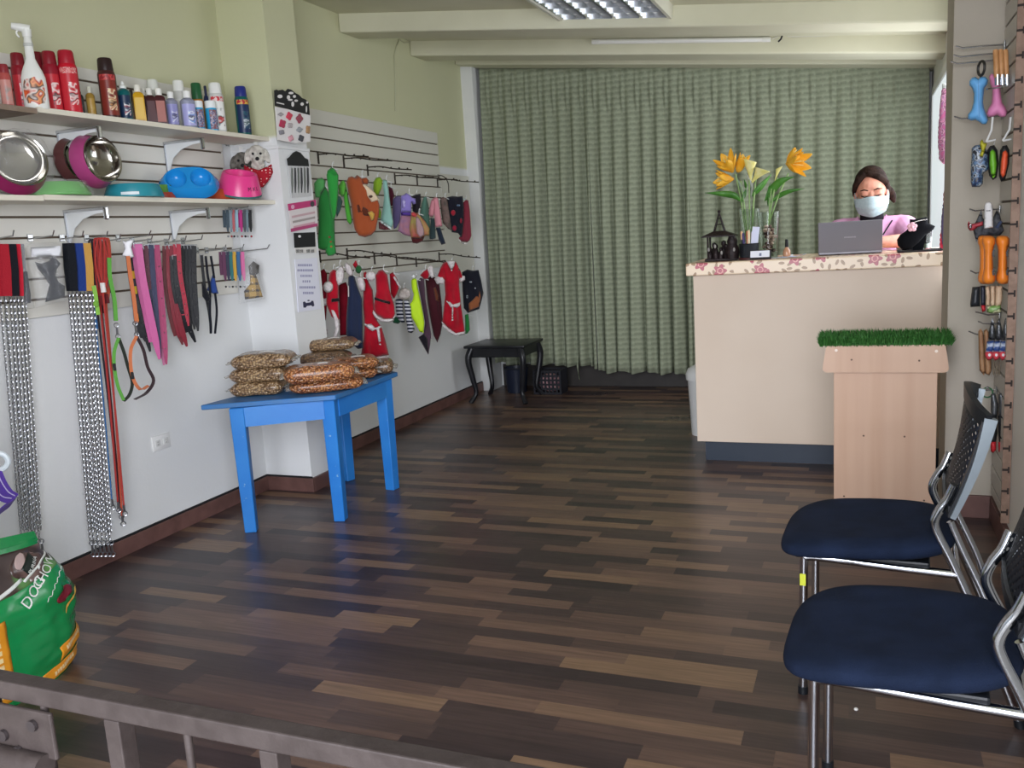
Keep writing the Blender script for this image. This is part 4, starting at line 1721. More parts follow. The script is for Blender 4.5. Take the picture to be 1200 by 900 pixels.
for tgt in ((868, 212), (862, 204), (878, 210), (886, 208)):
    e = fp(*tgt)
    obj('stem', MB().tube(smooth_path([base + V((rnd.uniform(-.015, .015), rnd.uniform(-.015, .015), 0)), base.lerp(e, .55) + V((0, 0, .02)), e], 4), .0042, 7), STEM, fA, world=True)
lily(fA, fp(859, 202), (-.35, -.55, .75), .125, PET_O, 6, .72)
lily(fA, fp(860, 210, y1 - .02), (-.9, -.35, .05), .115, PET_O, 6, .65)
lily(fA, fp(864, 202, y1 + .02), (.5, -.3, .9), .125, PET_O, 5, .45)
calla(fA, fp(880, 212), fp(877, 184), .085, PET_Y)
calla(fA, fp(881, 214, y1 - .02), fp(896, 196, y1 - .02), .08, PET_Y)
leafblade(fA, [fp(868, 236), fp(860, 229), fp(845, 227), fp(826, 226, y1 - .05)], .038)
leafblade(fA, [fp(872, 238), fp(869, 222), fp(862, 206)], .026, mat('grey green leaf', '#7d9278', .5, mixc='#93a48b', mscale=20, bump=(60, .1)))
leafblade(fA, [fp(880, 232), fp(880, 218), fp(875, 204)], .03, mat('silvery leaf', '#a6aca0', .5, mixc='#b9bdb4', mscale=20, bump=(60, .1)))
leafblade(fA, [fp(881, 230), fp(892, 218), fp(904, 204)], .035)
leafblade(fA, [fp(868, 240), fp(874, 222), fp(872, 210)], .03)
fB = thing('lily_bouquet', 'single open orange lily with broad green leaves in the pebble vase', 'flowers', (cB.x + .008, y2, CTOP + .15))
base = V((cB.x + .004, y2, CTOP + .20))
for tgt in ((924, 203), (911, 208), (905, 215)):
    e = fp(*tgt, y2)
    obj('stem', MB().tube(smooth_path([base + V((rnd.uniform(-.01, .01), rnd.uniform(-.01, .01), -.03)), base.lerp(e, .5), e], 4), .0042, 7), STEM, fB, world=True)
lily(fB, fp(921, 192, y2), (.75, -.5, -.05), .13, PET_O, 6, .75)
lily(fB, fp(922, 192, y2), (.6, -.3, .6), .11, PET_O, 4, .5)
calla(fB, fp(908, 212, y2), fp(914, 194, y2), .03, PET_Y)
leafblade(fB, [fp(896, 236, y2), fp(905, 222, y2), fp(916, 212, y2 - .03), fp(931, 207, y2 - .05)], .045)
leafblade(fB, [fp(902, 238, y2), fp(914, 229, y2), fp(926, 224, y2 - .03), fp(943, 221, y2 - .04)], .026)
leafblade(fB, [fp(900, 242, y2), fp(900, 226, y2), fp(903, 214, y2)], .03)

# ------------------------------------------------------------------ small things
y0 = 4.90
c = PY(891, 303, y0)
r = thing('card_holder', 'small black-framed white card standing at the counter edge before the vases', 'card', (c.x, y0, CTOP))
tl = Matrix.Rotation(math.radians(-18), 3, 'X')
obj('frame', MB().box(tl @ V((0, 0, .026)), (.112, .006, .052), rot=tl, bev=.002), BLK, r, smooth=False)
cd = obj('card', MB().box(tl @ V((-.002, -.0038, .029)), (.100, .002, .036), rot=tl), paint('#e6eaf3', .5), r, smooth=False)
obj('card_mark', MB().box(tl @ V((0, -.0052, .026)), (.012, .001, .016), rot=tl, bev=.0004), paint('#77809a', .5), cd, smooth=False)
obj('back_strut', MB().box((0.03, .018, .018), (.02, .004, .036), rot=Matrix.Rotation(math.radians(25), 3, 'X')), BLK, r, smooth=False)
c = PY(921, 301, 4.98)
for k, (dx, dy, rz, lab, col) in enumerate(((-.03, .0, .15, 'white paper sheet lying flat on the counter beside the small card', '#e9ecf4'), (.035, .012, -.12, 'bluish paper sheet overlapping the white sheet on the counter', '#c9d3ec'))):
    b = MB()
    b.grid(lambda u, v: V(((u - .5) * .13, (v - .5) * .09, .001 + .012 * max(0, u - .6) ** 2 * 6 + k * .002)), 10, 3)
    o = obj('paper_sheet', b, paint(col, .6), None)
    o.modifiers.new('t', 'SOLIDIFY').thickness = .0008
    o.location = (c.x + dx, 4.99 + dy, CTOP + .0005)
    o.rotation_euler = (0, 0, rz)
    tag(o, lab, 'paper', 'papers on the counter')
c = PY(922, 300, 4.99)
r = thing('nail_polish_bottle', 'tiny beige bottle with a tall black cap standing on the papers', 'bottle', (c.x, 4.99, CTOP + .006))
obj('bottle', MB().lathe([(0, 0), (.018, 0), (.021, .012), (.019, .032), (.010, .046), (.008, .05), (0, .05)], seg=18), mat('beige enamel', '#b98a6b', .15, coat=.5, bump=(10, .01)), r)
obj('cap', MB().lathe([(0, .05), (.0095, .05), (.008, .088), (.006, .092), (0, .092)], seg=14), BLK, r)

# necklace bust, tilted
VEL = mat('black velvet', '#0d0e12', .95, bump=(300, .2), spec=.15)
y0 = 4.97
c = PY(1066, 297, y0)
r = thing('necklace_bust', 'black velvet necklace display bust tilted towards the shop', 'necklace stand', (c.x, y0, CTOP))
b = MB()
fn, uv = plane_fn(V((c.x, y0, CTOP)), (0, -1, .0))
ol = [uv(*p) for p in ((1066, 257), (1072, 257), (1086, 254), (1088, 257), (1087, 261), (1096, 265), (1094, 269), (1084, 276), (1077, 284), (1067, 292), (1058, 293), (1052, 288), (1051, 281), (1055, 275), (1061, 271), (1066, 266))]
b.puff(ol, fn, .055, edge=.035, step=.011)
obj('bust', b, VEL, r, world=True, angle=3.2)
obj('prop', MB().strap([V((c.x + .04, y0 + .06, CTOP + .002)), V((c.x + .055, y0 + .012, CTOP + .10))], .05, .004, (1, 0, 0)), VEL, r, world=True)
ch = [PY(x, y, y0 - .030) for x, y in ((1064, 263), (1068, 262), (1076, 259), (1087, 257))]
obj('necklace_chain', MB().tube(smooth_path(ch), .0022, 6), mat('silver chain', '#d5d2d0', .25, metal=.8, bump=(200, .4)), r, world=True)
pc = PY(1069, 266, y0 - .034)
b = MB()
for k in range(5):
    a = 2 * PI * k / 5 + .3
    b.ball(pc + V((.013 * math.cos(a), 0, .013 * math.sin(a))), .012, 10, (1, .4, 1))
b.ball(pc + V((0, -.004, 0)), .008, 10)
obj('flower_pendant', b, mat('rose pendant', '#e3b0bb', .3, bump=(60, .1)), r, world=True)
y0 = 5.06
c = PY(1083, 298, y0)
r = thing('drinking_glass', 'clear tumbler half full of a dark drink at the right end of the counter', 'glass', (c.x, y0, CTOP + .008))
obj('glass', MB().lathe([(0, 0), (.032, 0), (.038, .105), (.035, .105), (.029, .006), (0, .006)], seg=24), GLASS, r)
obj('drink', MB().lathe([(0, .028), (.030, .028), (.0345, .092), (0, .092)], seg=24), mat('dark drink', '#201518', .1, bump=(10, .01)), r)
r = thing('tray', 'flat black tray under the tumbler at the right end of the counter', 'tray', (c.x + .02, y0 - .03, CTOP))
obj('plate', MB().bb((-.15, -.08, 0), (.06, .09, .004), bev=.001), BLK, r, smooth=False)
b = MB()
for lo, hi in (((-.15, -.08, .004), (.06, -.077, .008)), ((-.15, .087, .004), (.06, .09, .008)), ((-.15, -.08, .004), (-.147, .09, .008)), ((.057, -.08, .004), (.06, .09, .008))):
    b.bb(lo, hi)
obj('lip', b, BLK, r, smooth=False)
c = PY(1071, 297, 5.12)
r = thing('card_box', 'small dark grey box standing between the bust and the tumbler', 'box', (c.x, 5.12, CTOP))
obj('box', MB().bb((-.035, -.02, 0), (.03, .02, .05), bev=.003), paint('#4a4b55', .5), r, smooth=False)
obj('lid', MB().bb((-.037, -.022, .05), (.032, .022, .062), bev=.003), paint('#585964', .5), r, smooth=False)
# ================================================================== LEFT WALL: SHELVES, BOTTLES, BOWLS, LEASHES
SHF = mat('cream shelf board', '#e2dccb', .45, bump=(20, .03))
SHB = mat('taupe shelf board', '#8d7b6d', .5, mixc='#82705f', mscale=20, bump=(30, .05))
XS = -2.90
Z1, Z2 = 1.926, 1.600


def shelf(z, y0, y1, m, label, dz=0.):
    r = thing('shelf_board', label, 'shelf', (-3.01, (y0 + y1) / 2, z - .02 + dz), 0, 'shelves on the left slatwall')
    obj('board', MB().bb((XL + .017, y0, z - .02 + dz), (XS, y1, z + dz), bev=.002), m, r, world=True, smooth=False)
    obj('edge_strip', MB().bb((XS, y0, z - .02 + dz), (XS + .002, y1, z + dz)), m, r, world=True, smooth=False)


shelf(Z1, 2.528, 3.945, SHF, 'long cream shelf board carrying the bottles and aerosol cans')
shelf(Z1, 1.25, 2.522, SHB, 'brownish shelf board under the white spray bottle, at the picture edge', -.006)
shelf(Z2, 2.50, 3.925, SHF, 'long cream shelf board carrying the pet bowls')
shelf(Z2, 1.25, 2.494, SHF, 'shelf board under the magenta bowl in clear film, at the picture edge', -.004)
SH_T = {1: Z1, 2: Z2}
WHT = mat('white enamel', '#dfe2e2', .35, bump=(20, .02))


def bracket(px, py, z, label):
    y = PX(px, py, XS - .01).y
    r = thing('shelf_bracket', label, 'bracket', (XL + .017, y, z - .12), 0, 'shelf brackets')
    b = MB()
    pts = [(0, .098), (.225, .098), (.225, .075), (.17, .072), (.10, .055), (.045, .02), (.016, -.035), (0, -.04)]
    b.prism(pts, lambda u, v, h: V((u, h, v)), .004)
    obj('gusset', b, WHT, r, smooth=False)
    obj('channel', MB().bb((0, -.010, .085), (.235, .010, .0985), bev=.003), CHROME, r, smooth=False)
    obj('front_tip', MB().bb((.222, -.010, .045), (.236, .010, .0985), bev=.005), CHROME, r, smooth=False)
    obj('back_plate', MB().bb((0, -.010, -.05), (.006, .010, .0985), bev=.002), CHROME, r, smooth=False)


bracket(115, 156, Z1 - .02, 'chrome-tipped bracket under the upper shelf, above the leaning steel bowl')
bracket(236, 168, Z1 - .02, 'chrome-tipped bracket under the upper shelf, above the blue twin bowl')
bracket(122, 243, Z2 - .02, 'chrome-tipped bracket under the bowl shelf, above the red leashes')
bracket(242, 246, Z2 - .02, 'chrome-tipped bracket under the bowl shelf, above the blue harness')


def print_mat(name, cols, scale=40., base=None):
    m, t = newmat(name, .4, .5)
    co = t.obj()
    n1 = t.add('ShaderNodeTexNoise', {'Vector': co, 'Scale': scale, 'Detail': 1.})
    k = len(cols)
    t.base(t.ramp(n1.outputs[0], [(.34 + .34 * i / k, lin(c)) for i, c in enumerate(cols)]))
    return m


def sleeve(b, r, z0, z1, a0, a1, seg=14, sx=1., sy=1.):
    b.grid(lambda u, v: V((r * math.cos(a0 + (a1 - a0) * u) * sx, r * math.sin(a0 + (a1 - a0) * u) * sy, z0 + (z1 - z0) * v)), seg, 1)
    return b


def shelf_spot(px, top, wpx, x):
    p = PX(px, top, x)
    return p, wpx * mpp(p)


FRONT = math.atan2(-2.6, 2.95)                    # label faces the shop


def aerosol(px, top, wpx, body, cap, label, lab_cols, x=-2.965, band=None, capfrac=.22, grp='aerosol cans on the upper shelf'):
    p, w = shelf_spot(px, top, wpx, x)
    h = p.z - Z1
    r = w / 2
    o = thing('aerosol_can', label, 'aerosol can', (x, p.y, Z1 + .0015), 0, grp)
    hc = h * (1 - capfrac)
    obj('can', MB().lathe([(0, 0), (r * .94, 0), (r, .006), (r, hc * .93), (r * .9, hc), (r * .8, hc + .004), (0, hc + .004)], seg=22), paint(body, .35), o)
    obj('cap', MB().lathe([(0, hc), (r * .86, hc), (r * .86, hc + .01), (r * .80, h - .006), (r * .7, h), (0, h)], seg=22), paint(cap, .4), o)
    b = sleeve(MB(), r + .0008, hc * .06, hc * .80, FRONT - 1.0, FRONT + 1.0)
    lb = obj('printed_label', b, paint(lab_cols[0], .35), o)
    obj('label_picture', sleeve(MB(), r + .0014, hc * .16, hc * .62, FRONT - .15, FRONT + .75, 8), print_mat('print ' + label, lab_cols[1:] + lab_cols[:1], 26), lb)
    if band:
        obj('title_band', sleeve(MB(), r + .0014, hc * .80, hc * .92, FRONT - .95, FRONT + .95), print_mat('band ' + label, band, 60), o)
    return o


def bottle(px, top, wpx, body, cap, label, lab_cols, x=-2.955, nozzle=False, square=False, clear=False, grp='small bottles on the upper shelf', shoulder=.72):
    p, w = shelf_spot(px, top, wpx, x)
    h = p.z - Z1
    r = w / 2
    o = thing('bottle', label, 'bottle', (x, p.y, Z1 + .0015), 0, grp)
    m = mat('clear ' + body, body, .15, trans=.55, ior=1.2, bump=(10, .02)) if clear else paint(body, .3)
    k = 1.18 if square else 1
    rot = Matrix.Rotation(FRONT + PI / 4, 3, 'Z') if square else None
    hs = h * shoulder
    obj('flask', MB().lathe([(0, 0), (r * .95 * k, 0), (r * k, .004), (r * k, hs), (r * .8 * k, hs + h * .05), (r * .36, hs + h * .10), (r * .36, hs + h * .13), (0, hs + h * .13)], seg=4 if square else 20, rot=rot), m, o, angle=.6)
    rc = r * .52
    if nozzle:
        prof = [(0, hs + h * .10), (rc, hs + h * .10), (rc, hs + h * .16), (rc * .5, hs + h * .2), (rc * .45, h * .97), (rc * .3, h), (0, h)]
    else:
        prof = [(0, hs + h * .09), (rc, hs + h * .09), (rc, h * .985), (rc * .85, h), (0, h)]
    obj('cap', MB().lathe(prof, seg=16), paint(cap, .4), o)
    if square:
        d = V((math.cos(FRONT), math.sin(FRONT), 0))
        s_ = V((-d.y, d.x, 0))
        b = MB().strap([d * (r * k * .7072 + .0008) + V((0, 0, hs * .1)), d * (r * k * .7072 + .0008) + V((0, 0, hs * .9))], r * 1.35, .0008, s_)
    else:
        b = sleeve(MB(), r + .0008, hs * .08, hs * .88, FRONT - .95, FRONT + .95)
    lb = obj('printed_label', b, paint(lab_cols[0], .35), o)
    if not square:
        obj('label_picture', sleeve(MB(), r + .0014, hs * .16, hs * .62, FRONT - .2, FRONT + .7, 8), print_mat('print ' + label, lab_cols[1:] + lab_cols[:1], 34), lb)
    return o


RED = ['#c22a36', '#b01f2e', '#e9c9c6', '#3a1a1d', '#d8404a', '#efe0dc']
aerosol(3, 76, 13, '#b0504c', '#8d2b33', 'faded red can cut by the picture edge, beside the white spray bottle', ['#c98d84', '#b0504c', '#9a8f88'], x=-2.98)
aerosol(19, 63, 17, '#8d1526', '#7c1825', 'dark red can standing right behind the white spray bottle', RED, x=-3.06)
aerosol(42, 62, 17, '#8d1526', '#7c1825', 'dark red can peeping out to the right of the spray bottle', RED, x=-3.05)
aerosol(56, 61, 18, '#8f1429', '#861626', 'deep red can, left neighbour of the brightest red can', RED, x=-2.99)
aerosol(76, 60, 21, '#c3142c', '#a8182c', 'brightest red can with a puppy print near the shelf edge', RED, x=-2.955, band=['#c3142c', '#e6b9b5', '#c3142c', '#d98a86'])
aerosol(122, 69, 20, '#43201f', '#2b1a1b', 'brown can with a black cap and a red and gold label', ['#7d2f25', '#b9803c', '#43201f', '#d9b98a', '#a8543a', '#e8d5ae'], x=-2.955, band=['#b23034', '#c9504a', '#8d2228'])
aerosol(208, 95, 15, '#c9c9c4', '#e6e7e2', 'pale can with a white cap behind the clear purple-labelled bottles', ['#d9d9d4', '#b3433f', '#c2c4c4', '#a9acb0'], x=-3.03)
aerosol(178, 94, 15, '#b8b9b2', '#dcded6', 'white-capped can at the back behind the maroon bottles', ['#c5c6bf', '#a9aaa3', '#d6d6cf'], x=-3.06)
aerosol(229, 98, 14, '#b5752c', '#1f5a34', 'amber can with a dark green cap behind the small blue jars', ['#d09a3c', '#a9542c', '#c98a34', '#7a3a22'], x=-3.01, capfrac=.34)
aerosol(251, 98, 17, '#cfd0cd', '#e9eae6', 'white can with red lettering and a white cap', ['#e9e9e6', '#d9dad6', '#c53b3f', '#4a4a4d', '#e2e2de'], x=-2.965, band=['#c93640', '#e5d9d6', '#c93640'])
aerosol(281, 102, 16, '#0f5a57', '#25307f', 'teal can with a navy cap standing alone at the right end of the shelf', ['#1d2f55', '#dfe3ea', '#12403f', '#c9d3da', '#1d2f55', '#2a5c6a'], x=-2.945, band=['#b52d38', '#e3c54d', '#b52d38'])
bottle(92, 104, 8, '#2d3338', '#3a4146', 'small dark grey bottle between the bright red can and the amber one', ['#3b4248', '#2d3338', '#565c60'], x=-3.02, nozzle=True)
bottle(104, 102, 10, '#a5843a', '#d9d9c9', 'small amber bottle with a white cap at the back, left of the brown can', ['#b8954a', '#8d6f30', '#c7a85c'], x=-3.03)
bottle(143, 96, 15, '#0f5d60', '#e8eae6', 'teal bottle with a white pointed nozzle', ['#1b2f4c', '#d9dde0', '#223f5a', '#a5444a', '#e3e5e6'], nozzle=True)
bottle(153, 106, 8, '#3a1f1e', '#2c2626', 'dark brown bottle squeezed between the teal and the golden bottle', ['#4a2a26', '#3a1f1e', '#5d3a30'], x=-3.02)
bottle(160, 100, 14, '#c99a1e', '#e9e6da', 'golden yellow square bottle with a white cap', ['#d9b24a', '#b5651f', '#e3c56a', '#8a4a1e', '#d0a034'], square=True)
bottle(174, 104, 13, '#3d171d', '#e6e4dd', 'dark maroon square bottle with a white cap, left of the pair', ['#4a1c22', '#3d171d', '#5d2a2f'], x=-2.975, square=True)
bottle(167, 104, 9, '#4a1f24', '#d9d7d0', 'maroon bottle mostly hidden behind the golden one', ['#5a262a', '#4a1f24', '#6b3a38'], x=-3.03, square=True)
bottle(185, 104, 14, '#451a20', '#ecebe4', 'dark maroon square bottle showing a pinkish label', ['#a5675f', '#b57a6e', '#7d4440', '#c9a07e', '#8d524c'], x=-2.95, square=True)
bottle(199, 108, 14, '#b9bcd2', '#e9e9e6', 'clear bottle with a purple label, left of the pair', ['#8f8fc4', '#b9bcd8', '#4a4a6a', '#7a7ab8', '#d9dae6'], x=-2.96, clear=True)
bottle(218, 107, 17, '#c2c6dd', '#ecece9', 'clear bottle with a lilac and blue label and a dog print, right of the pair', ['#a9a9d9', '#dfe2ee', '#3d3d52', '#8a9ad6', '#6fa0d9', '#e6e8f2'], x=-2.945, clear=True)
bottle(240, 101, 6, '#1d2748', '#1b2240', 'slim navy bottle behind the two small blue jars', ['#2a3560', '#1d2748', '#3d4a74'], x=-3.0)


def jar(px, top, wpx, label):
    p, w = shelf_spot(px, top, wpx, -2.945)
    h = p.z - Z1
    r = w / 2
    o = thing('jar', label, 'jar', (-2.945, p.y, Z1 + .0015), 0, 'small blue jars on the upper shelf')
    obj('pot', MB().lathe([(0, 0), (r * .96, 0), (r, .004), (r, h * .74), (r * .9, h * .78), (0, h * .78)], seg=22), paint('#2aa0cf', .3), o)
    obj('lid', MB().lathe([(0, h * .76), (r * .98, h * .76), (r * .98, h * .98), (r * .92, h), (0, h)], seg=22), paint('#eceff0', .4), o)
    obj('printed_label', sleeve(MB(), r + .0008, h * .06, h * .7, FRONT - .5, FRONT + 1.0), print_mat('print ' + label, ['#6a4a5a', '#2a6a9a', '#c9a9a9', '#3a5a8a', '#8a5a5a'], 70), o)


jar(231, 119, 12, 'small blue jar with a white lid under the green-capped can')
jar(246, 119, 13, 'small blue jar with a white lid in front of the white can')

# white trigger spray bottle
x = -2.93
p, w = shelf_spot(29, 24, 27, x)
h = p.z - Z1 - .012
o = thing('spray_bottle', 'tall white trigger spray bottle with an orange dog label', 'spray bottle', (x, p.y, Z1 - .0045))
SW = mat('glossy white plastic', '#e9eae4', .25, bump=(10, .02))
dirx = V((math.sin(-FRONT), math.cos(FRONT), 0))
rotz = Matrix.Rotation(FRONT, 3, 'Z')
r_ = w / 2
prof = [(0, 0), (.92, 0), (1, .012), (1, .30), (.97, .38), (.80, .46), (.52, .55), (.38, .60), (.36, .70), (.34, .76), (0, .76)]
obj('bottle', MB().lathe([(a * r_, b_ * h) for a, b_ in prof], seg=28, rot=rotz, sx=.72, sy=1.), SW, o)
obj('neck_ring', MB().lathe([(0, .75 * h), (r_ * .40, .75 * h), (r_ * .40, .785 * h), (0, .785 * h)], seg=20), paint('#c2c4bf', .4), o)
b = MB()
b.tube([(0, 0, .78 * h), (0, 0, .86 * h)], [r_ * .36, r_ * .3], 14)
b.ball((0, 0, .875 * h), r_ * .34, 14, (1, .9, 1.1))
hd = [V((0, .012 * 0, 0))]
sd = rotz @ V((0, -1, 0))                        # head points to the picture's left
b.tube([V((0, 0, .95 * h)) - sd * .012, V((0, 0, .97 * h)) + sd * .02, V((0, 0, .985 * h)) + sd * .048], [.017, .016, .012], 12)
b.tube([V((0, 0, .86 * h)), V((0, 0, .95 * h))], [.016, .018], 12)
obj('spray_head', b, SW, o)
obj('trigger', MB().strap(smooth_path([V((0, 0, .95 * h)) + sd * .024, V((0, 0, .90 * h)) + sd * .034, V((0, 0, .85 * h)) + sd * .026]), .012, .005, rotz @ V((1, 0, 0))), SW, o)
b = MB()


def lab(u, v):
    a = -1.05 + 1.95 * u
    k = math.sqrt(max(0, 1 - (2 * v - 1) ** 2)) ** .5
    a = .1 + (a - .1) * k
    q = rotz @ V((r_ * .725 * math.cos(a), r_ * 1.005 * math.sin(a), 0))
    return V((q.x, q.y, h * (.035 + .34 * v)))


b.grid(lab, 16, 12)
obj('printed_label', b, print_mat('print spray label', ['#e2652f', '#c2452c', '#e9d9cf', '#3a2a28', '#e89a62', '#b5382f', '#efe6de'], 22), o)

# ------------------------------------------------------------------ bowls on the lower shelf
STEEL = mat('polished steel', '#b9b6b0', .12, metal=1., bump=(6, .02))
FILMB = mat('crinkled clear film', '#eef0ee', .08, alpha=.16, spec=.9, bump=(26, .9))


def bowl_profile(R, h, lip=.012, k=.82):
    """outer shell from foot to rim, then the hollow"""
    return [(0, .0), (R, 0), (R * 1.0, .006), (R * k, h - .004), (R * k - .004, h), (R * k - lip, h - .002), (R * k * .8, h * .55), (R * k * .55, h * .32), (0, h * .28)]


def leaning_bowl(name, label, cpx, X, R, h, outer, rot, wrap=False, grp='pet bowls on the lower shelf'):
    c = PX(*cpx, X)
    o = thing(name, label, 'pet bowl', (c.x, c.y, Z2 + .002), 0, grp)
    off = V((0, 0, c.z - Z2 - .002))
    obj('shell', MB().lathe([(R * .98, 0), (R, .006), (R * .84, h - .004), (R * .83, h), (R * .79, h - .002), (R * .78, .01), (R * .98, 0)], off, 40, rot), paint(outer, .3), o)
    obj('steel_dish', MB().lathe([(R * .86, h + .002), (R * .84, h + .006), (R * .80, h + .003), (R * .74, h * .6), (R * .55, h * .3), (0, h * .2)], off, 40, rot), STEEL, o)
    return o


# facing: tipped on edge, hollow towards the shop and slightly up
def face_rot(az, el):
    d = V((math.cos(az) * math.cos(el), math.sin(az) * math.cos(el), math.sin(el)))
    return d.to_track_quat('Z', 'Y').to_matrix()


fa = math.atan2(-.75, .66)
c = PX(22, 192, -2.99)
b1 = leaning_bowl('steel_bowl', 'steel pet bowl with magenta rim wrapped in clear film at the picture edge', (14, 192), -2.995, .125, .06, '#8d2358', face_rot(fa + .6, .25))
b2 = leaning_bowl('steel_bowl', 'steel pet bowl with a pinkish magenta rim leaning on the slatwall', (107, 190), -3.0, .112, .065, '#b0467f', face_rot(fa + .85, .12))
b3 = leaning_bowl('steel_bowl', 'dark brown-rimmed bowl standing behind the leaning magenta one', (86, 190), -3.09, .10, .045, '#5a3434', face_rot(fa + .85, .12))
# clear film around the first bowl
c = PX(28, 192, -2.985)
b = MB().ball((0, 0, 0), .135, 22, (.55, 1.05, .92), Matrix.Rotation(.2, 3, 'Z'))
for v in b.bm.verts:
    v.co += V((1, 1, 1)) * .012 * noise.noise(v.co * 26)
fw = obj('film_wrap', b, FILMB, b1, world=False)
fw.location = (c.x - b1.location.x, c.y - b1.location.y, .125)

# shallow green bowl in film, teal low bowl
c = PX(66, 211, -2.985)
o = thing('plastic_bowl', 'flat green plastic bowl wrapped in clear film', 'pet bowl', (c.x, c.y, Z2 + .002), 0, 'pet bowls on the lower shelf')
obj('bowl', MB().lathe([(0, 0), (.118, 0), (.121, .008), (.098, .050), (.094, .052), (.088, .048), (.07, .02), (0, .015)], seg=36), paint('#4fae3c', .3), o)
b = MB().lathe([(0, -.0), (.128, 0), (.132, .012), (.105, .058), (.05, .062), (0, .06)], seg=30)
for v in b.bm.verts:
    v.co += V((1, 1, .5)) * .007 * noise.noise(v.co * 34)
    v.co.z = max(v.co.z, .0005)
obj('film_wrap', b, FILMB, o)
c = PX(156, 219, -2.98)
o = thing('plastic_bowl', 'low teal plastic bowl lying between the steel bowl and the blue twin bowl', 'pet bowl', (c.x, c.y, Z2 + .002), 0, 'pet bowls on the lower shelf')
obj('bowl', MB().lathe([(0, 0), (.122, 0), (.124, .006), (.106, .056), (.10, .058), (.095, .054), (.08, .02), (0, .015)], seg=36), paint('#2b8a98', .35), o)
b = MB()
sleeve(b, .1235, .008, .02, FRONT - .5, FRONT + .1)
obj('paper_strip', b, paint('#d8e2e4', .5), o)
# small green and orange bowls behind
c = PX(184, 212, -3.085)
o = thing('plastic_bowl', 'small leaf-green bowl peeping out behind the blue twin bowl', 'pet bowl', (c.x, c.y, Z2 + .002), 0, 'pet bowls on the lower shelf')
obj('bowl', MB().lathe([(0, 0), (.05, 0), (.06, .07), (.054, .07), (.045, .01), (0, .01)], seg=26), paint('#5a8f3a', .4), o)
c = PX(196, 222, -3.06)
o = thing('plastic_bowl', 'rust-red bowl mostly hidden under the left of the blue twin bowl', 'pet bowl', (c.x, c.y - .02, Z2 + .002), 0, 'pet bowls on the lower shelf')
obj('bowl', MB().lathe([(0, 0), (.05, 0), (.053, .01), (.045, .035), (.04, .034), (.034, .01), (0, .01)], seg=26), paint('#a33f2e', .4), o)
c = PX(254, 223, -3.045)
o = thing('plastic_bowl', 'orange bowl between the blue twin bowl and the pink bowl', 'pet bowl', (c.x, c.y, Z2 + .002), 0, 'pet bowls on the lower shelf')
obj('bowl', MB().lathe([(0, 0), (.085, 0), (.09, .01), (.075, .055), (.07, .055), (.055, .01), (0, .01)], seg=30), paint('#c4532f', .4), o)

# blue twin bowl, tipped towards the shop
c = PX(221, 211, -2.975)
o = thing('twin_bowl', 'bright blue plastic twin bowl propped on its edge', 'pet bowl', (c.x, c.y, Z2 + .002))
BLP = paint('#2290d8', .22)
qd = V((.55, -.62, .56)).normalized()
ux = V((.62, .78, -.1))
ux = (ux - qd * ux.dot(qd)).normalized()
vy = qd.cross(ux)
off = V((0, 0, c.z - Z2 - .002))


def tw(a, b_, h): return off + ux * a + vy * b_ + qd * h


ol = []
for k in range(56):
    a = 2 * PI * k / 56
    r = .105 * (1 + .22 * math.cos(2 * a)) / 1.0
    ol.append((r * math.cos(a) * 1.02, r * math.sin(a) * .95))
b = MB()
lev = [(-.044, 1.04), (-.038, 1.06), (.010, .86), (.016, .82)]
rings = [[b.bm.verts.new(tw(x * k, y * k, h)) for x, y in ol] for h, k in lev]
for A, B in zip(rings, rings[1:]):
    for i in range(56):
        b.bm.faces.new((A[i], A[(i + 1) % 56], B[(i + 1) % 56], B[i]))
b.bm.faces.new(rings[0][::-1])
# top with two round hollows
top = rings[-1]
holes = []
for s in (-1, 1):
    hc = []
    for rr, hh in ((.043, .016), (.041, .010), (.036, -.012), (.026, -.026), (.0, -.030)):
        if rr:
            hc.append([b.bm.verts.new(tw(s * .055 + rr * 1.1 * math.cos(2 * PI * k / 24), rr * 1.25 * math.sin(2 * PI * k / 24), hh)) for k in range(24)])
        else:
            hc.append([b.bm.verts.new(tw(s * .055, 0, hh))])
    for A, B in zip(hc, hc[1:]):
        for i in range(24):
            if len(B) == 1:
                b.bm.faces.new((A[i], A[(i + 1) % 24], B[0]))
            else:
                b.bm.faces.new((A[i], A[(i + 1) % 24], B[(i + 1) % 24], B[i]))
    holes.append(hc[0])
pts, idx = [], []
allv = []
edges = []
for loop in (top, holes[0], holes[1]):
    s0 = len(allv)
    allv += loop
    edges += [(s0 + i, s0 + (i + 1) % len(loop)) for i in range(len(loop))]
loc2 = [V(((v.co - off).dot(ux), (v.co - off).dot(vy))) for v in allv]
vo, eo, fo, ov, _, _ = geometry.delaunay_2d_cdt(loc2, edges, [], 0, 1e-7)
mp_ = {i: allv[ov[i][0]] for i in range(len(vo)) if ov[i]}
for f in fo:
    cx = sum(vo[i].x for i in f) / 3
    cy = sum(vo[i].y for i in f) / 3
    if all(((cx - s * .055) / .0473) ** 2 + (cy / (.043 * 1.25)) ** 2 > 1 for s in (-1, 1)) and all(i in mp_ for i in f):
        try:
            b.bm.faces.new([mp_[i] for i in f])
        except ValueError:
            pass
obj('bowl', b, BLP, o, angle=.9)

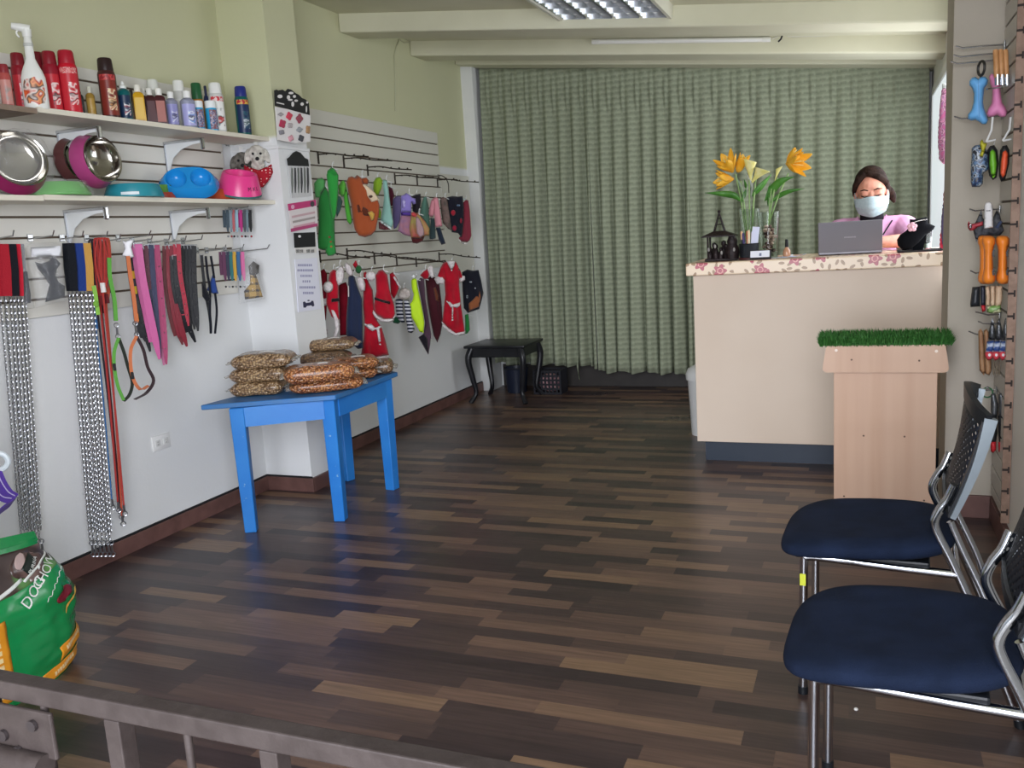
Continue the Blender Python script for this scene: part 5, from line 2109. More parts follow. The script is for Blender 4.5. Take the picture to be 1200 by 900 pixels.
# pink slow-feeder with three letters
c = PX(279, 212, -2.965)
o = thing('pink_bowl', 'hot pink plastic bowl lettered at the right end of the bowl shelf', 'pet bowl', (c.x, c.y, Z2 + .004))
PKP = paint('#e8418c', .28)
tilt = V((.30, -.16, 1)).normalized().to_track_quat('Z', 'X').to_matrix()
R0, R1, hh = .112, .086, .10
prof = [(R0 * .92, 0), (R0, .004), (R1, hh - .005), (R1 - .004, hh), (R1 - .012, hh - .002), (R1 * .6, hh * .45), (0, hh * .38)]
bz = V((0, 0, .038))
obj('bowl', MB().lathe(prof, bz, 36, tilt), PKP, o)
obj('rubber_foot', MB().lathe([(R0 * .88, -.008), (R0 * 1.0, -.006), (R0 * 1.005, .004), (R0 * .9, .004), (R0 * .88, -.008)], bz, 36, tilt), paint('#3f6f6c', .6), o)
b = MB()


_q = tilt.transposed() @ V((math.cos(FRONT + .5), math.sin(FRONT + .5), 0))
LA = math.atan2(_q.y, _q.x)


def curved(u, v, h):
    a = LA + u / R0
    rr = R0 + (R1 - R0) * ((v + .032) / hh) + h
    return bz + tilt @ V((rr * math.cos(a), rr * math.sin(a), v + .04))


b.text('M X L', .027, curved, .0012)
obj('letters', b, BLK, o)

# dog-head bandana displays
GREYFUR = mat('printed pale fur', '#d5d2c8', .75, mixc='#b3aea4', mscale=45, bump=(120, .4))
DARKFUR = mat('printed grey fur', '#77736b', .75, mixc='#55524c', mscale=45, bump=(120, .4))
BAND = None


def bandana_mat():
    m, t = newmat('red bandana with white dots', .8, .2)
    vo = t.add('ShaderNodeTexVoronoi', {'Vector': t.obj(), 'Scale': 70., 'Randomness': .3})
    t.base(t.mix(t.math('LESS_THAN', vo.outputs['Distance'], .26), lin('#a81f2e'), lin('#e8d5d2')))
    return m


BAND = bandana_mat()


def dog_head(cpx, X, fur, label, sc_=1.):
    c = PX(*cpx, X)
    o = thing('bandana_display', label, 'bandana display', c, 0, 'dog-head bandana displays')
    ay = math.atan2(-.80, .60)
    R = Matrix.Rotation(ay + PI / 2, 3, 'Z')      # face -y turned to the shop

    def q(x, y, z): return R @ (V((x, y, z)) * sc_)
    b = MB()
    b.ball(q(0, 0, 0), .042 * sc_, 14, (1, .8, 1.05), R)
    b.ball(q(0, -.022, -.028), .026 * sc_, 12, (.95, 1, 1.1), R)
    b.ball(q(0, -.006, -.05), .03 * sc_, 12, (1.1, .8, .9), R)
    for s in (-1, 1):
        b.ball(q(s * .043, .0, -.008), .024 * sc_, 12, (.65, .55, 1.55), R @ Matrix.Rotation(s * -.25, 3, 'Y'))
    organic('head', b, fur, o, .004, 3, world=False)
    for s in (-1, 1):
        obj('eye', MB().ball(q(s * .017, -.034, .0), .006 * sc_, 10), BLK, o)
    obj('nose', MB().ball(q(0, -.047, -.024), .010 * sc_, 10, (1.1, .7, .9)), BLK, o)
    b = MB()
    ol = [(-.062, .028), (-.035, .015), (0, .002), (.035, .015), (.062, .028), (.066, -.01), (.045, -.045), (.012, -.078), (-.006, -.08), (-.045, -.05), (-.066, -.01)]
    b.puff(ol, lambda u, v, h: q(u, -.022 - h * 1.0 + abs(u) * .25, v - .075), .022, edge=.02, step=.011, wrinkle=.008, seed=cpx[0])
    obj('bandana', b, BAND, o, angle=3.2)
    obj('hanger_strip', MB().strap([q(0, .02, .03), q(0, .025, .07)], .02, .003, R @ V((1, 0, 0))), paint('#d9d9d4', .4), o)
    return o


dog_head((301, 181), -2.955, GREYFUR, 'pale puppy head display wearing a red dotted bandana', 1.12)
dog_head((284, 189), -3.06, DARKFUR, 'grey puppy head display half hidden behind the pale one', 1.1)
# peg bars carrying them
PEGM = mat('bright peg wire', '#b9bbbc', .25, metal=.9, bump=(20, .02))


def peg(y, z, length, label, x=None, face=1, tip=True, rise=.012, group='peg hooks on the left slatwall', m=None, w=.0028):
    x = (XL + .016) if x is None else x
    r = thing('peg_hook', label, 'hook', (x, y, z), 0, group)
    m = m or PEGM
    obj('plate', MB().box((face * .003, 0, .004), (.006, .026, .030), bev=.002), m, r, smooth=False)
    pts = [(face * .004, 0, 0), (face * length * .5, 0, rise * .2), (face * length * .92, 0, rise * .5)]
    if tip:
        pts += [(face * length, 0, rise + .014)]
    obj('prong', MB().tube(pts, w, 8), m, r)
    return r


q = PX(266, 169, XL + .016)
peg(q.y, q.z, .2, 'long peg hook between the shelves holding the puppy head displays', group=None)

# ------------------------------------------------------------------ hooks and everything hanging on them
XH = -3.035


def along(px0, py0, px1, py1, X, X1=None, n=6, sag=0.):
    a = PX(px0, py0, X)
    c = PX(px1, py1, X1 if X1 is not None else X)
    return [a.lerp(c, k / n) + V((sag * math.sin(PI * k / n), 0, 0)) for k in range(n + 1)]


WD = V((.62, .78, 0)).normalized()               # band width seen squarely from the shop floor


def chain_mesh(b, a, c, link=.0095, wire=.0015, wide=.0040):
    a, c = V(a), V(c)
    L = (c - a).length
    d = (c - a).normalized()
    n = int(L / (link * 1.25))
    s1 = V((.62, .78, 0)).normalized()
    s2 = d.cross(s1).normalized()
    for i in range(n):
        p = a + d * (L * (i + .5) / n)
        nn = (s1 * .8 + s2 * .6) if i % 2 == 0 else (s2 * .8 - s1 * .6)
        t = nn.cross(d)
        M_ = Matrix((d, t, nn)).transposed()
        ring = []
        for k in range(8):
            q_ = 2 * PI * k / 8
            ctr = V((math.cos(q_) * link * .78, math.sin(q_) * wide, 0))
            e = V((math.cos(q_), math.sin(q_), 0))
            ring.append([b.bm.verts.new(p + M_ @ (ctr + (e * math.cos(w) + V((0, 0, 1)) * math.sin(w)) * wire)) for w in (0, 2.094, 4.189)])
        for k in range(8):
            A, B = ring[k], ring[(k + 1) % 8]
            for j in range(3):
                b.bm.faces.new((A[j], B[j], B[(j + 1) % 3], A[(j + 1) % 3]))
    return b


STL = mat('nickel chain', '#a9abb0', .3, metal=1., bump=(30, .02))


def chain_leash(hpx, col, label, X, topy, midy, boty, botx, wpx=8, grp=''):
    a = PX(hpx, topy, X)
    m_ = PX(hpx + (botx - hpx) * (midy - topy) / (boty - topy), midy, X)
    e = PX(botx, boty, X)
    o = thing('chain_leash', label, 'dog leash', (a.x, a.y, a.z - .05), 0, grp)
    w = wpx * mpp(a)
    for k, dx in enumerate((-.004, .004)):
        obj('handle_strap', MB().strap([a + V((dx, 0, 0)), a.lerp(m_, .5) + V((dx * 1.8, 0, 0)), m_ + V((dx * .4, 0, 0))], w, .003, WD), cloth(col), o, world=True)
    b = MB()
    for s in (-1, 1):
        off = WD * (s * .0075)
        chain_mesh(b, m_ + off, e + off * .7 + V((0, 0, .02 * (s + 1))))
    obj('chain', b, STL, o, world=True)
    b = MB().ring(e + V((0, 0, -.008)), .009, .0022, WD.cross(V((0, 0, 1))), 12, 5)
    b.tube([e + V((0, 0, -.016)), e + V((0, 0, -.05))], [.004, .0055], 8)
    b.ring(e + V((0, 0, -.060)), .0095, .0024, WD.cross(V((0, 0, 1))), 12, 5)
    obj('snap_hook', b, STL, o, world=True)
    return o


ga = 'chain leashes at the picture edge'
for hx, col, lab, X, bx in ((-3, '#b02030', 'chain leash with a red handle cut by the picture edge', -3.07, 27), (4, '#a51f2d', 'chain leash with a red handle, leftmost whole one at the picture edge', -3.02, 31), (9, '#15161c', 'chain leash with a black handle between two red ones', -3.05, 36), (13, '#17181f', 'chain leash with a black handle touching the bright red one', -3.01, 40), (18, '#c32236', 'chain leash with a bright red handle, beside the bagged black harness', -3.03, 44), (22, '#8f9094', 'chain leash with a grey handle behind the bright red one', -3.08, 48)):
    chain_leash(hx, col, lab, X, 286, 347, 632, bx, 9, ga)
gb = 'chain leashes left of the red ropes'
for hx, col, lab, X, bx in ((78, '#14171e', 'chain leash with a black handle right of the bagged harness', -3.06, 107), (82, '#16191f', 'second black-handled chain leash, left of the navy one', -3.03, 111), (87, '#1b2550', 'chain leash with a dark navy handle', -3.05, 116), (92, '#223a7d', 'chain leash with a royal blue handle', -3.02, 121), (98, '#b98a42', 'chain leash with a mustard yellow handle', -3.04, 126), (101, '#c2934a', 'second mustard-handled chain leash, next to the red ropes', -3.0, 130)):
    chain_leash(hx, col, lab, X, 285, 341, 634, bx, 8, gb)

# pegs along the leash rail
for px, py, ln, lab in ((8, 281, .12, 'peg hook holding the red-handled chain leashes'), (50, 281, .14, 'peg hook holding the bagged black harness'), (86, 281, .13, 'peg hook holding the navy and yellow-handled chains'), (114, 281, .13, 'peg hook holding the red rope leashes'), (131, 284, .12, 'peg hook holding the lime leash'), (150, 281, .2, 'peg hook holding the white card and the orange harness'), (166, 284, .13, 'peg hook holding the wide pink collar'), (186, 285, .13, 'peg hook holding the magenta collars'), (205, 285, .13, 'peg hook holding the dark red collars'), (224, 284, .13, 'peg hook holding the short black collars'), (240, 295, .13, 'peg hook holding the thin black harness'), (251, 295, .13, 'peg hook holding the blue harness'), (278, 247, .13, 'peg hook holding the tiny coloured collars under the shelf'), (272, 294, .13, 'peg hook holding the lower tiny collars'), (291, 295, .19, 'peg hook holding the bagged plaid coat')):
    q = PX(px, py, XL + .016)
    peg(q.y - .06, q.z + .005, ln, lab)

CLEAR = mat('clear polybag', '#f4f6f8', .06, alpha=.10, spec=.9, bump=(22, .8))
CARD = paint('#dfe0e4', .6)


def soft(name, px_pts, p0, n, th, m, parent=None, edge=.02, step=.012, wrinkle=.004, seed=0, back=1.):
    """padded piece over an outline on an upright plane standing at p0"""
    fn, uv = plane_fn(p0, n)
    b = MB()
    b.puff([uv(*p) for p in px_pts], fn, th, edge=edge, step=step, wrinkle=wrinkle, seed=seed, back=back)
    return obj(name, b, m, parent, world=True, angle=3.2)


NS = V((.66, -.75, 0))                           # squarely towards the shop entrance


def bag_thing(name, label, cat, px_bag, X, inner, seed, grp=None):
    cx = sum(p[0] for p in px_bag) / len(px_bag)
    top = min(p[1] for p in px_bag)
    p0 = PX(cx, top + 10, X)
    o = thing(name, label, cat, p0, 0, grp)
    for nm, pts, mt, th in inner:
        soft(nm, pts, p0, NS, th, mt, o, edge=.02, step=.012, wrinkle=.006, seed=seed)
    soft('polybag', px_bag, p0, NS, .034, CLEAR, o, edge=.03, step=.02, wrinkle=.014, seed=seed + 3)
    return o


bag_thing('bagged_harness', 'black fabric dog harness in a clear bag between the chain leashes', 'dog harness',
          [(28, 285), (72, 283), (78, 340), (82, 351), (60, 356), (42, 361), (36, 330)], -3.0,
          [('header_card', [(36, 290), (71, 288), (72, 300), (37, 301)], CARD, .004),
           ('harness', [(41, 307), (48, 309), (57, 306), (61, 300), (66, 303), (71, 309), (67, 315), (65, 323), (69, 331), (76, 335), (76, 348), (66, 351), (53, 354), (55, 345), (58, 334), (52, 324), (45, 316)], cloth('#23262d'), .02),
           ('chest_pad', [(56, 327), (60, 329), (66, 336), (70, 345), (66, 347), (61, 338)], cloth('#4e5e5c'), .028)], 1, 'bagged harnesses')
bag_thing('bagged_harness', 'dark harness in a clear bag hanging edge-on behind the bagged black one', 'dog harness',
          [(19, 288), (29, 287), (36, 330), (41, 361), (30, 363), (22, 366), (24, 330)], -3.04,
          [('harness', [(26, 318), (32, 318), (36, 345), (36, 355), (29, 356), (27, 340)], cloth('#2c2f38'), .02)], 2, 'bagged harnesses')

# red rope leashes, black-and-white one, blue rope
def rope_leash(label, top, knot, bottom, col, X, rr=.0042, n=1, grp='rope leashes', tagcol=None, loops=2, spread=.006):
    a, k_, e = PX(*top, X), PX(*knot, X), PX(*bottom, X)
    o = thing('rope_leash', label, 'dog leash', (a.x, a.y, a.z - .05), 0, grp)
    b = MB()
    for j in range(loops):
        s = (j - (loops - 1) / 2) * spread
        b.tube(smooth_path([k_ + WD * s * .4, a.lerp(k_, .45) + WD * (s * 1.9), a + WD * s + V((0, 0, .004)), a + WD * (s + .004) + V((.012, 0, 0)), a.lerp(k_, .5) + WD * (s * 1.6 + .004) + V((.012, 0, 0)), k_ + WD * (s * .4 + .004) + V((.006, 0, 0))], 5), rr, 8)
    obj('coil', b, cloth(col), o, world=True)
    obj('lead', MB().tube(smooth_path([k_, k_.lerp(e, .5) + WD * .003, e], 6), rr, 8), cloth(col), o, world=True)
    obj('sleeve', MB().tube([k_ + V((.004, 0, .02)), k_ + V((.004, 0, -.02))], rr * 2.6, 12), cloth(tagcol or col), o, world=True)
    b = MB()
    b.tube([e, e + V((0, 0, -.028))], [.0045, .0055], 8)
    b.ring(e + V((0, 0, -.038)), .0095, .0025, WD.cross(V((0, 0, 1))), 12, 5)
    obj('snap_hook', b, STL, o, world=True)


rope_leash('red rope leash with a white paper band, frontmost of the red ropes', (118, 283), (120, 337), (145, 592), '#b03a34', -2.985, tagcol='#e6e2de', loops=3, spread=.012)
rope_leash('red rope leash hanging to the left of the banded one', (112, 284), (117, 352), (138, 588), '#a5322f', -3.01, loops=2, spread=.010, tagcol='#7a2a2c')
rope_leash('orange-red rope leash at the right of the red ropes', (123, 284), (124, 350), (143, 604), '#c0543c', -3.02, loops=2, spread=.010, tagcol='#6a2428')
rope_leash('black and white flecked rope leash left of the red ropes', (106, 285), (111, 340), (140, 590), '#27222a', -3.03, loops=2, spread=.010, tagcol='#d9d3d3')
rope_leash('slim blue rope leash beside the mustard-handled chains', (108, 300), (112, 380), (131, 585), '#3f6fa5', -3.06, loops=1, tagcol='#3f6fa5', rr=.0034)
rope_leash('dark maroon rope leash behind the banded red rope', (114, 286), (119, 362), (141, 596), '#5d1f26', -3.06, loops=2, spread=.01, tagcol='#4a1a20')
# lime toy bead hanging in front of the ropes
a = PX(112, 352, -2.96)
o = thing('lime_strap', 'short lime green knotted strap hanging in front of the red ropes', 'strap', (a.x, a.y, a.z - .06))
obj('band', MB().strap([V((0, 0, .12)), V((.004, 0, .085)), V((0, .003, .05)), V((.003, 0, .0))], .016, .006, WD), cloth('#86b84e'), o)
obj('knot', MB().ball((0, 0, .045), .012, 12, (1, 1, 1.3)), cloth('#79ad42'), o)


def strap_path(pts, X, X2=None):
    q = [PX(x, y, X if X2 is None else X + (X2 - X) * i / (len(pts) - 1)) for i, (x, y) in enumerate(pts)]
    return smooth_path(q, 5)


def harness(label, col, accent, strap, loop1, loop2, X, clasp, wpx=4.4):
    a = PX(*strap[0], X)
    w = wpx * mpp(a)
    o = thing('harness', label, 'dog harness', (a.x, a.y, a.z - .1), 0, 'nylon harness sets')
    obj('lead', MB().strap(strap_path(strap, X), w, .003, WD), cloth(col), o, world=True)
    obj('lead_lining', MB().strap([p + V((-.006, .004, 0)) for p in strap_path(strap, X)], w * 1.05, .003, WD), cloth(accent), o, world=True)
    c = PX(*clasp, X)
    b = MB().ring(c + V((0, 0, .018)), .009, .0022, WD.cross(V((0, 0, 1))), 12, 5)
    b.tube([c + V((0, 0, .01)), c + V((0, 0, -.022))], [.004, .0055], 8)
    b.ring(c + V((0, 0, -.03)), .009, .0022, WD.cross(V((0, 0, 1))), 12, 5)
    obj('snap_hook', b, STL, o, world=True)
    for nm, lp_, cl in (('neck_loop', loop1, col), ('chest_loop', loop2, accent)):
        obj(nm, MB().strap(strap_path(lp_, X + .01, X + .03), w * .85, .003, WD), cloth(cl), o, world=True)
    e = PX(*loop1[len(loop1) // 2], X + .02)
    obj('buckle', MB().box(e, (.012, .026, .03), rz=.9, bev=.003), BLK, o, world=True, smooth=False)
    return o


harness('lime green nylon harness and leash set', '#5f9f45', '#2b3029', [(128, 302), (129, 325), (134, 350), (136, 376)], [(139, 396), (134, 412), (134, 430), (138, 452), (145, 469)], [(139, 396), (145, 412), (150, 430), (155, 448), (152, 462), (145, 470)], -2.95, (137, 386))
harness('orange and black nylon harness and leash set hanging from the white card', '#c8744c', '#3a2c30', [(150, 300), (153, 325), (157, 350), (160, 378)], [(160, 394), (153, 412), (155, 440), (164, 456), (174, 452)], [(160, 394), (168, 410), (173, 430), (180, 446), (172, 460), (158, 468)], -2.93, (159, 384))
a = PX(150, 291, -2.985)
o = soft('white_clip_card', [(143, 281), (147, 283), (153, 280), (157, 282), (154, 290), (157, 301), (152, 303), (147, 301), (143, 300), (146, 291)], a, NS, .008, paint('#e9e9ec', .4), None, edge=.006, step=.008, wrinkle=0)
tag(o, 'white bone-shaped clip card on the leash rail above the orange harness', 'card')


# collars
def collar(label, pts, col, wpx, X, X2=None, studs=None, grp='long collars on the leash rail', buckle=True, edge=None, fold=True):
    path = strap_path(pts, X, X2)
    w = wpx * .82 * mpp(path[0])
    o = thing('dog_collar', label, 'dog collar', (path[0].x, path[0].y, path[0].z - .05), 0, grp)
    m = mat('leather ' + col, col, .45, bump=(90, .12), spec=.4)
    np_ = len(path)
    ws = [w * (1 if i < np_ - 3 else (.92, .7, .35)[i - np_ + 3]) for i in range(np_)]
    obj('band', MB().strap(path, ws, .0035, WD), m, o, world=True)
    if fold:
        obj('back_band', MB().strap([p + V((-.016, -.004, .0)) for p in path[:-2]], w, .0035, WD), m, o, world=True)
    nrm = WD.cross(V((0, 0, 1))).normalized()
    if nrm.x < 0:
        nrm = -nrm
    if studs:
        b = MB()
        k = max(2, len(path) // 9)
        for i in range(3, len(path) - 2, k):
            b.ball(path[i] + nrm * .002, .0032, 6)
        so = obj('studs', b, STL, o, world=True)
    if buckle:
        t = (path[0] - path[2]).normalized()
        b = MB()
        c = path[0] + t * .004
        b.tube([c - WD * w * .62, c + WD * w * .62, c + WD * w * .62 + V((0, 0, -.018)), c - WD * w * .62 + V((0, 0, -.018)), c - WD * w * .62], .002, 6)
        obj('buckle', b, STL, o, world=True)
    return o


collar('black studded collar with yellow tags left of the wide pink one', [(160, 290), (162, 330), (166, 370), (176, 412)], '#191a1e', 8, -3.05, studs=True)
collar('black collar hidden behind the pink one', [(158, 288), (160, 330), (165, 380), (170, 400)], '#222126', 6, -3.08)
o = thing('collar_tag', 'yellow paper tags on the black collar left of the pink one', 'tag', PX(158, 340, -3.02))
for i, (x, y) in enumerate(((156, 322), (158, 340), (160, 372))):
    q = PX(x, y, -3.02) - o.location
    obj('paper_tag', MB().box(q, (.004, .018, .034), rz=-.2), paint(('#d9a93a', '#e0c23a', '#e08a2a')[i], .6), o, smooth=False)
collar('wide pink leather collar, the broadest one on the rail', [(162, 286), (167, 325), (176, 370), (187, 421)], '#c25a93', 10, -2.985, grp='long collars on the leash rail')
collar('maroon collar right of the wide pink one', [(171, 288), (174, 330), (180, 380), (183, 405)], '#5d1d33', 6, -3.03, studs=True)
collar('dark navy collar right of the wide pink one', [(177, 287), (180, 330), (184, 380), (188, 420)], '#22264a', 7, -3.01)
collar('magenta collar with stitches, left of the dark reds', [(184, 287), (188, 330), (192, 380), (195, 427)], '#9c2f5d', 7, -2.99, studs=True)
collar('rose pink collar hanging lowest beside the magenta one', [(181, 290), (186, 345), (190, 390), (192, 428)], '#b5658a', 7, -3.02)
collar('brownish red collar at the left of the dark red group', [(197, 288), (198, 330), (205, 375), (214, 404)], '#6d2a2e', 7, -3.03)
collar('deep red collar curving down in the dark red group', [(202, 288), (203, 330), (210, 375), (219, 406)], '#7d1a2a', 8, -3.0)
collar('black studded collar with the lowest curved tip', [(206, 300), (208, 335), (216, 370), (229, 401)], '#16181d', 8, -2.98, studs=True)
collar('red collar with silver studs in front of the black ones', [(209, 286), (211, 320), (216, 350), (221, 382)], '#a32238', 6, -2.965, studs=True)
for i, (x, lab) in enumerate(((214, 'short black collar next to the red studded one'), (219, 'second short black collar from the red studded one, with bright buckles'), (223, 'third short black collar from the red studded one'), (227, 'rightmost short black collar, beside the thin black harness'))):
    collar(lab, [(x, 288), (x + .5, 320), (x + 2, 350), (x + 5, 388 - 2 * (3 - i))], '#17181c', 7, -3.04 + .02 * i, studs=True, grp='short black collars')
# buckle rows of the short black collars
collar('thin black H-shaped harness right of the short collars', [(236, 299), (238, 320), (241, 345), (245, 365), (248, 390)], '#16171b', 4, -3.03, grp=None, fold=False)
o = soft('figure_harness', [(236, 330), (242, 338), (247, 350), (243, 356), (237, 347)], PX(240, 340, -3.0), NS, .012, cloth('#1b1c22'), None, edge=.01, step=.01)
tag(o, 'black triangular harness pad left of the blue harness', 'dog harness')
a = PX(249, 300, -2.99)
o = thing('triangle_harness', 'blue triangular padded harness with long black straps', 'dog harness', (a.x, a.y, a.z - .1))
soft('pad', [(249, 322), (252, 326), (254, 336), (256, 344), (251, 345), (246, 342), (242, 340), (246, 331)], a, NS, .012, cloth('#2b4688'), o, edge=.01, step=.008)
for pts in ([(247, 300), (249, 312), (251, 326)], [(252, 343), (254, 365), (252, 391)], [(241, 300), (243, 320), (246, 340), (246, 365), (247, 391)]):
    obj('strap', MB().strap(strap_path(pts, -2.99), .011, .003, WD), cloth('#191b24'), o, world=True)
# tiny collars
for i, (x, col, nm) in enumerate(((266, '#3a4a55', 'slate'), (270, '#7a8a94', 'grey'), (273, '#b05a5e', 'salmon'), (277, '#8fb0bf', 'pale blue'), (282, '#b02a78', 'magenta'), (286, '#4a5058', 'charcoal'), (289, '#6d7f88', 'blue-grey'), (293, '#1c1d20', 'black'))):
    o = collar(f'tiny {nm} collar in the upper cluster under the bowl shelf', [(x, 246), (x + .4, 258), (x + 1.2, 272)], col, 4, -3.03 + .004 * i, grp='tiny collars under the bowl shelf', buckle=True)
    e = PX(x + 1.6, 277, -3.03 + .004 * i)
    obj('bell', MB().ball(e, .0058, 10), (STL, paint('#a03038', .3), BLK)[i % 3], o, world=True)
for i, (x, col, nm) in enumerate(((262, '#5a2a4a', 'plum'), (266, '#2a2f45', 'midnight'), (270, '#23686a', 'teal'), (274, '#c59a32', 'yellow'), (279, '#2d5f8d', 'blue'), (284, '#d06a9c', 'pink'))):
    o = collar(f'tiny {nm} collar in the lower cluster left of the bagged plaid coat', [(x, 295), (x + .8, 312), (x + 2.4, 329)], col, 5, -3.03 + .004 * i, grp='tiny collars left of the plaid coat', buckle=True)
    e = PX(x + 2.8, 336, -3.03 + .004 * i)
    obj('bell', MB().ball(e, .0055, 10), (BLK, STL)[i % 2], o, world=True)


def plaid():
    m, t = newmat('tan plaid cloth', .8, .2)
    x, y, z = t.xyz(t.obj())
    a = t.math('LESS_THAN', t.math('FRACT', t.math('MULTIPLY', z, 28.)), .35)
    c = t.math('LESS_THAN', t.math('FRACT', t.math('MULTIPLY', y, 28.)), .35)
    t.base(t.mix(t.math('MULTIPLY', t.math('ADD', a, c), .5), lin('#b5924a'), lin('#332a2a')))
    return m


bag_thing('bagged_coat', 'tan plaid dog coat in a clear bag near the pillar', 'dog coat',
          [(279, 330), (288, 300), (300, 304), (304, 318), (311, 350), (298, 353), (280, 356)], -2.985,
          [('fur_collar', [(291, 312), (297, 306), (304, 311), (303, 320), (297, 324), (292, 321)], cloth('#4a4642'), .024),
           ('coat', [(293, 322), (300, 322), (304, 334), (308, 348), (287, 351), (286, 341), (293, 333)], plaid(), .02)], 7)
# purple harness with a white ring at the picture edge
a = PX(6, 570, -2.86)
o = thing('purple_harness', 'purple strap harness with a white ring hanging at the picture edge', 'dog harness', (a.x, a.y, a.z - .1))
obj('white_ring', MB().ring(PX(-2, 541, -2.86), .030, .010, NS, 24, 8), paint('#dfe8ee', .3), o, world=True)
PUR = cloth('#5a3f9c')
for pts, w in (([(-4, 552), (2, 566), (10, 578), (18, 583)], .032), ([(18, 583), (12, 590), (4, 596), (-6, 604)], .030), ([(-6, 575), (4, 584), (14, 586)], .026)):
    sp = obj('strap', MB().strap(strap_path(pts, -2.86, -2.85), w, .005, WD.lerp(V((0, 0, 1)), .55)), PUR, o, world=True)
    obj('piping', MB().tube([p + V((.004, -.004, .008)) for p in strap_path(pts, -2.86, -2.85)], .002, 6), cloth('#c9bfe6'), sp, world=True)
q = PX(-12, 285, XL + .016)
obj('hanging_strap', MB().strap([PX(-6, 536, -2.86), V((-2.86, PX(-6, 536, -2.86).y - .03, 1.30)), V((-2.90, PX(-6, 536, -2.86).y - .03, 1.44))], .02, .004, WD), PUR, o, world=True)
peg(PX(-6, 536, -2.86).y - .03, 1.45, .26, 'peg hook holding the purple harness beyond the picture edge', group=None)

# ------------------------------------------------------------------ cards on the pillar side
XC = -2.842


def card_panel(name, label, px_pts, m, th=.004, X=XC):
    b = MB()
    c = [PX(*p, X) for p in px_pts]
    lo = [b.bm.verts.new(p) for p in c]
    hi = [b.bm.verts.new(p + V((th, 0, 0))) for p in c]
    b.bm.faces.new(lo[::-1])
    b.bm.faces.new(hi)
    n = len(c)
    for i in range(n):
        b.bm.faces.new((lo[i], lo[(i + 1) % n], hi[(i + 1) % n], hi[i]))
    return b


def card_thing(name, label, px_pts, m, cat='card', X=XC, grp=None):
    cx, cy = sum(p[0] for p in px_pts) / len(px_pts), max(p[1] for p in px_pts)
    o = thing(name, label, cat, PX(cx, cy, X), 0, grp)
    obj('backing', card_panel('', '', px_pts, m, .004, X), m, o, world=True, smooth=False)
    return o


def on_card(o, name, px_pts, m, X=XC, lift=.0045, th=.0012):
    return obj(name, card_panel('', '', px_pts, m, th, X + lift), m, o, world=True, smooth=False)


def blob(cx, cy, rx, ry, n=12, k=0., ph=0., lobes=5):
    return [(cx + rx * (1 + k * math.cos(lobes * a + ph)) * math.cos(a), cy + ry * (1 + k * math.cos(lobes * a + ph)) * math.sin(a)) for a in (2 * PI * i / n for i in range(n))]


def soft_on(o, name, pts, m, X, th=.012):
    p0 = PX(*pts[0], X)
    return soft(name, pts, (X, p0.y, p0.z), (1, 0, 0), th, m, o, edge=.008, step=.005, wrinkle=.002)


CW = paint('#e6e3e2', .5)
CB = paint('#17181b', .5)
XCARD = -2.80
o = card_thing('accessory_card', 'large white card with a black scalloped header and pet bows on the pillar', [(322, 125), (363, 134), (363, 166), (345, 168), (325, 164)], CW, X=XCARD)
on_card(o, 'header', [(321, 106), (324, 105), (326, 106), (331, 105), (334, 107), (337, 104), (341, 105), (346, 109), (350, 111), (354, 115), (357, 116), (361, 119), (362, 122), (363, 135), (352, 132), (341, 129), (338, 128), (322, 124)], CB, XCARD)
for cx, cy, rx, ry in ((328, 113, 3, 2.2), (341, 109, 3, 1.5), (338, 114, 2, 2.5), (345, 113, 1.8, 1.8), (343, 122, 1.6, 3.2), (340, 117, 2.8, 1.2), (347, 118, 2.2, 1.4), (354, 122, 2, 2), (360, 120, 1.2, 1.5), (359, 128, .8, 4)):
    on_card(o, 'white_ornament', blob(cx, cy, rx, ry, 10), CW, XCARD, .006, .0008)
on_card(o, 'small_print', [(324, 119.5), (333, 121.5), (333, 122.8), (324, 120.8)], CW, XCARD, .006, .0008)
for k, (cx, cy, rx, ry, col) in enumerate(((329, 134, 3.2, 2.2, '#a9a5a5'), (339, 136, 3.4, 4.6, '#d8465c'), (331, 145, 3.6, 5, '#b83a58'), (340, 147, 3, 3, '#b7aeb0'), (330, 155, 3.2, 3, '#8f8d93'), (341, 162, 2.8, 3.6, '#dba0ac'), (351, 139, 3.6, 5.2, '#9a4a58'), (351, 152, 3.4, 3, '#9fa3a8'), (353, 162, 3, 4, '#4a4a50'), (361, 152, 2.4, 5, '#b08a62'))):
    soft_on(o, 'pet_bow', blob(cx, cy, rx, ry, 28, .16, k, 4), cloth(col), XCARD + .008)
BLST = mat('black blister print', '#4a4a4e', .4, mixc='#b5b5b8', mscale=55, detail=5, bump=(50, .3))
o = card_thing('blister_card', 'card with an arched black top and small silver tools on the pillar', [(336, 186), (339, 184), (343, 179), (347, 177), (352, 179), (357, 185), (361, 187), (363, 190), (364, 230), (341, 232)], paint('#c9c9ca', .35))
on_card(o, 'header', [(336, 186), (339, 184), (343, 179), (347, 177), (352, 179), (357, 185), (361, 187), (362, 195), (337, 194)], CB)
for k in range(6):
    x = 341 + k * 3.7
    on_card(o, 'silver_tool', [(x, 197 - .2 * k), (x + 2, 197), (x + 2.6, 214), (x + 1.8, 226), (x + .8, 226), (x + .2, 214)], (STL, paint('#3d3d42', .4))[k % 2])
o = card_thing('pink_card', 'tilted pink and white card hanging below the black-topped one on the pillar', [(337, 239), (370, 234), (372, 265), (341, 272)], paint('#ded6d6', .45), X=XC + .004)
on_card(o, 'pink_header', [(337, 239), (370, 234), (370.5, 241), (338, 247)], paint('#c23a76', .45), XC + .004)
on_card(o, 'pink_footer', [(340.5, 268), (371.8, 261.5), (372, 265), (341, 272)], paint('#b8487a', .45), XC + .004)
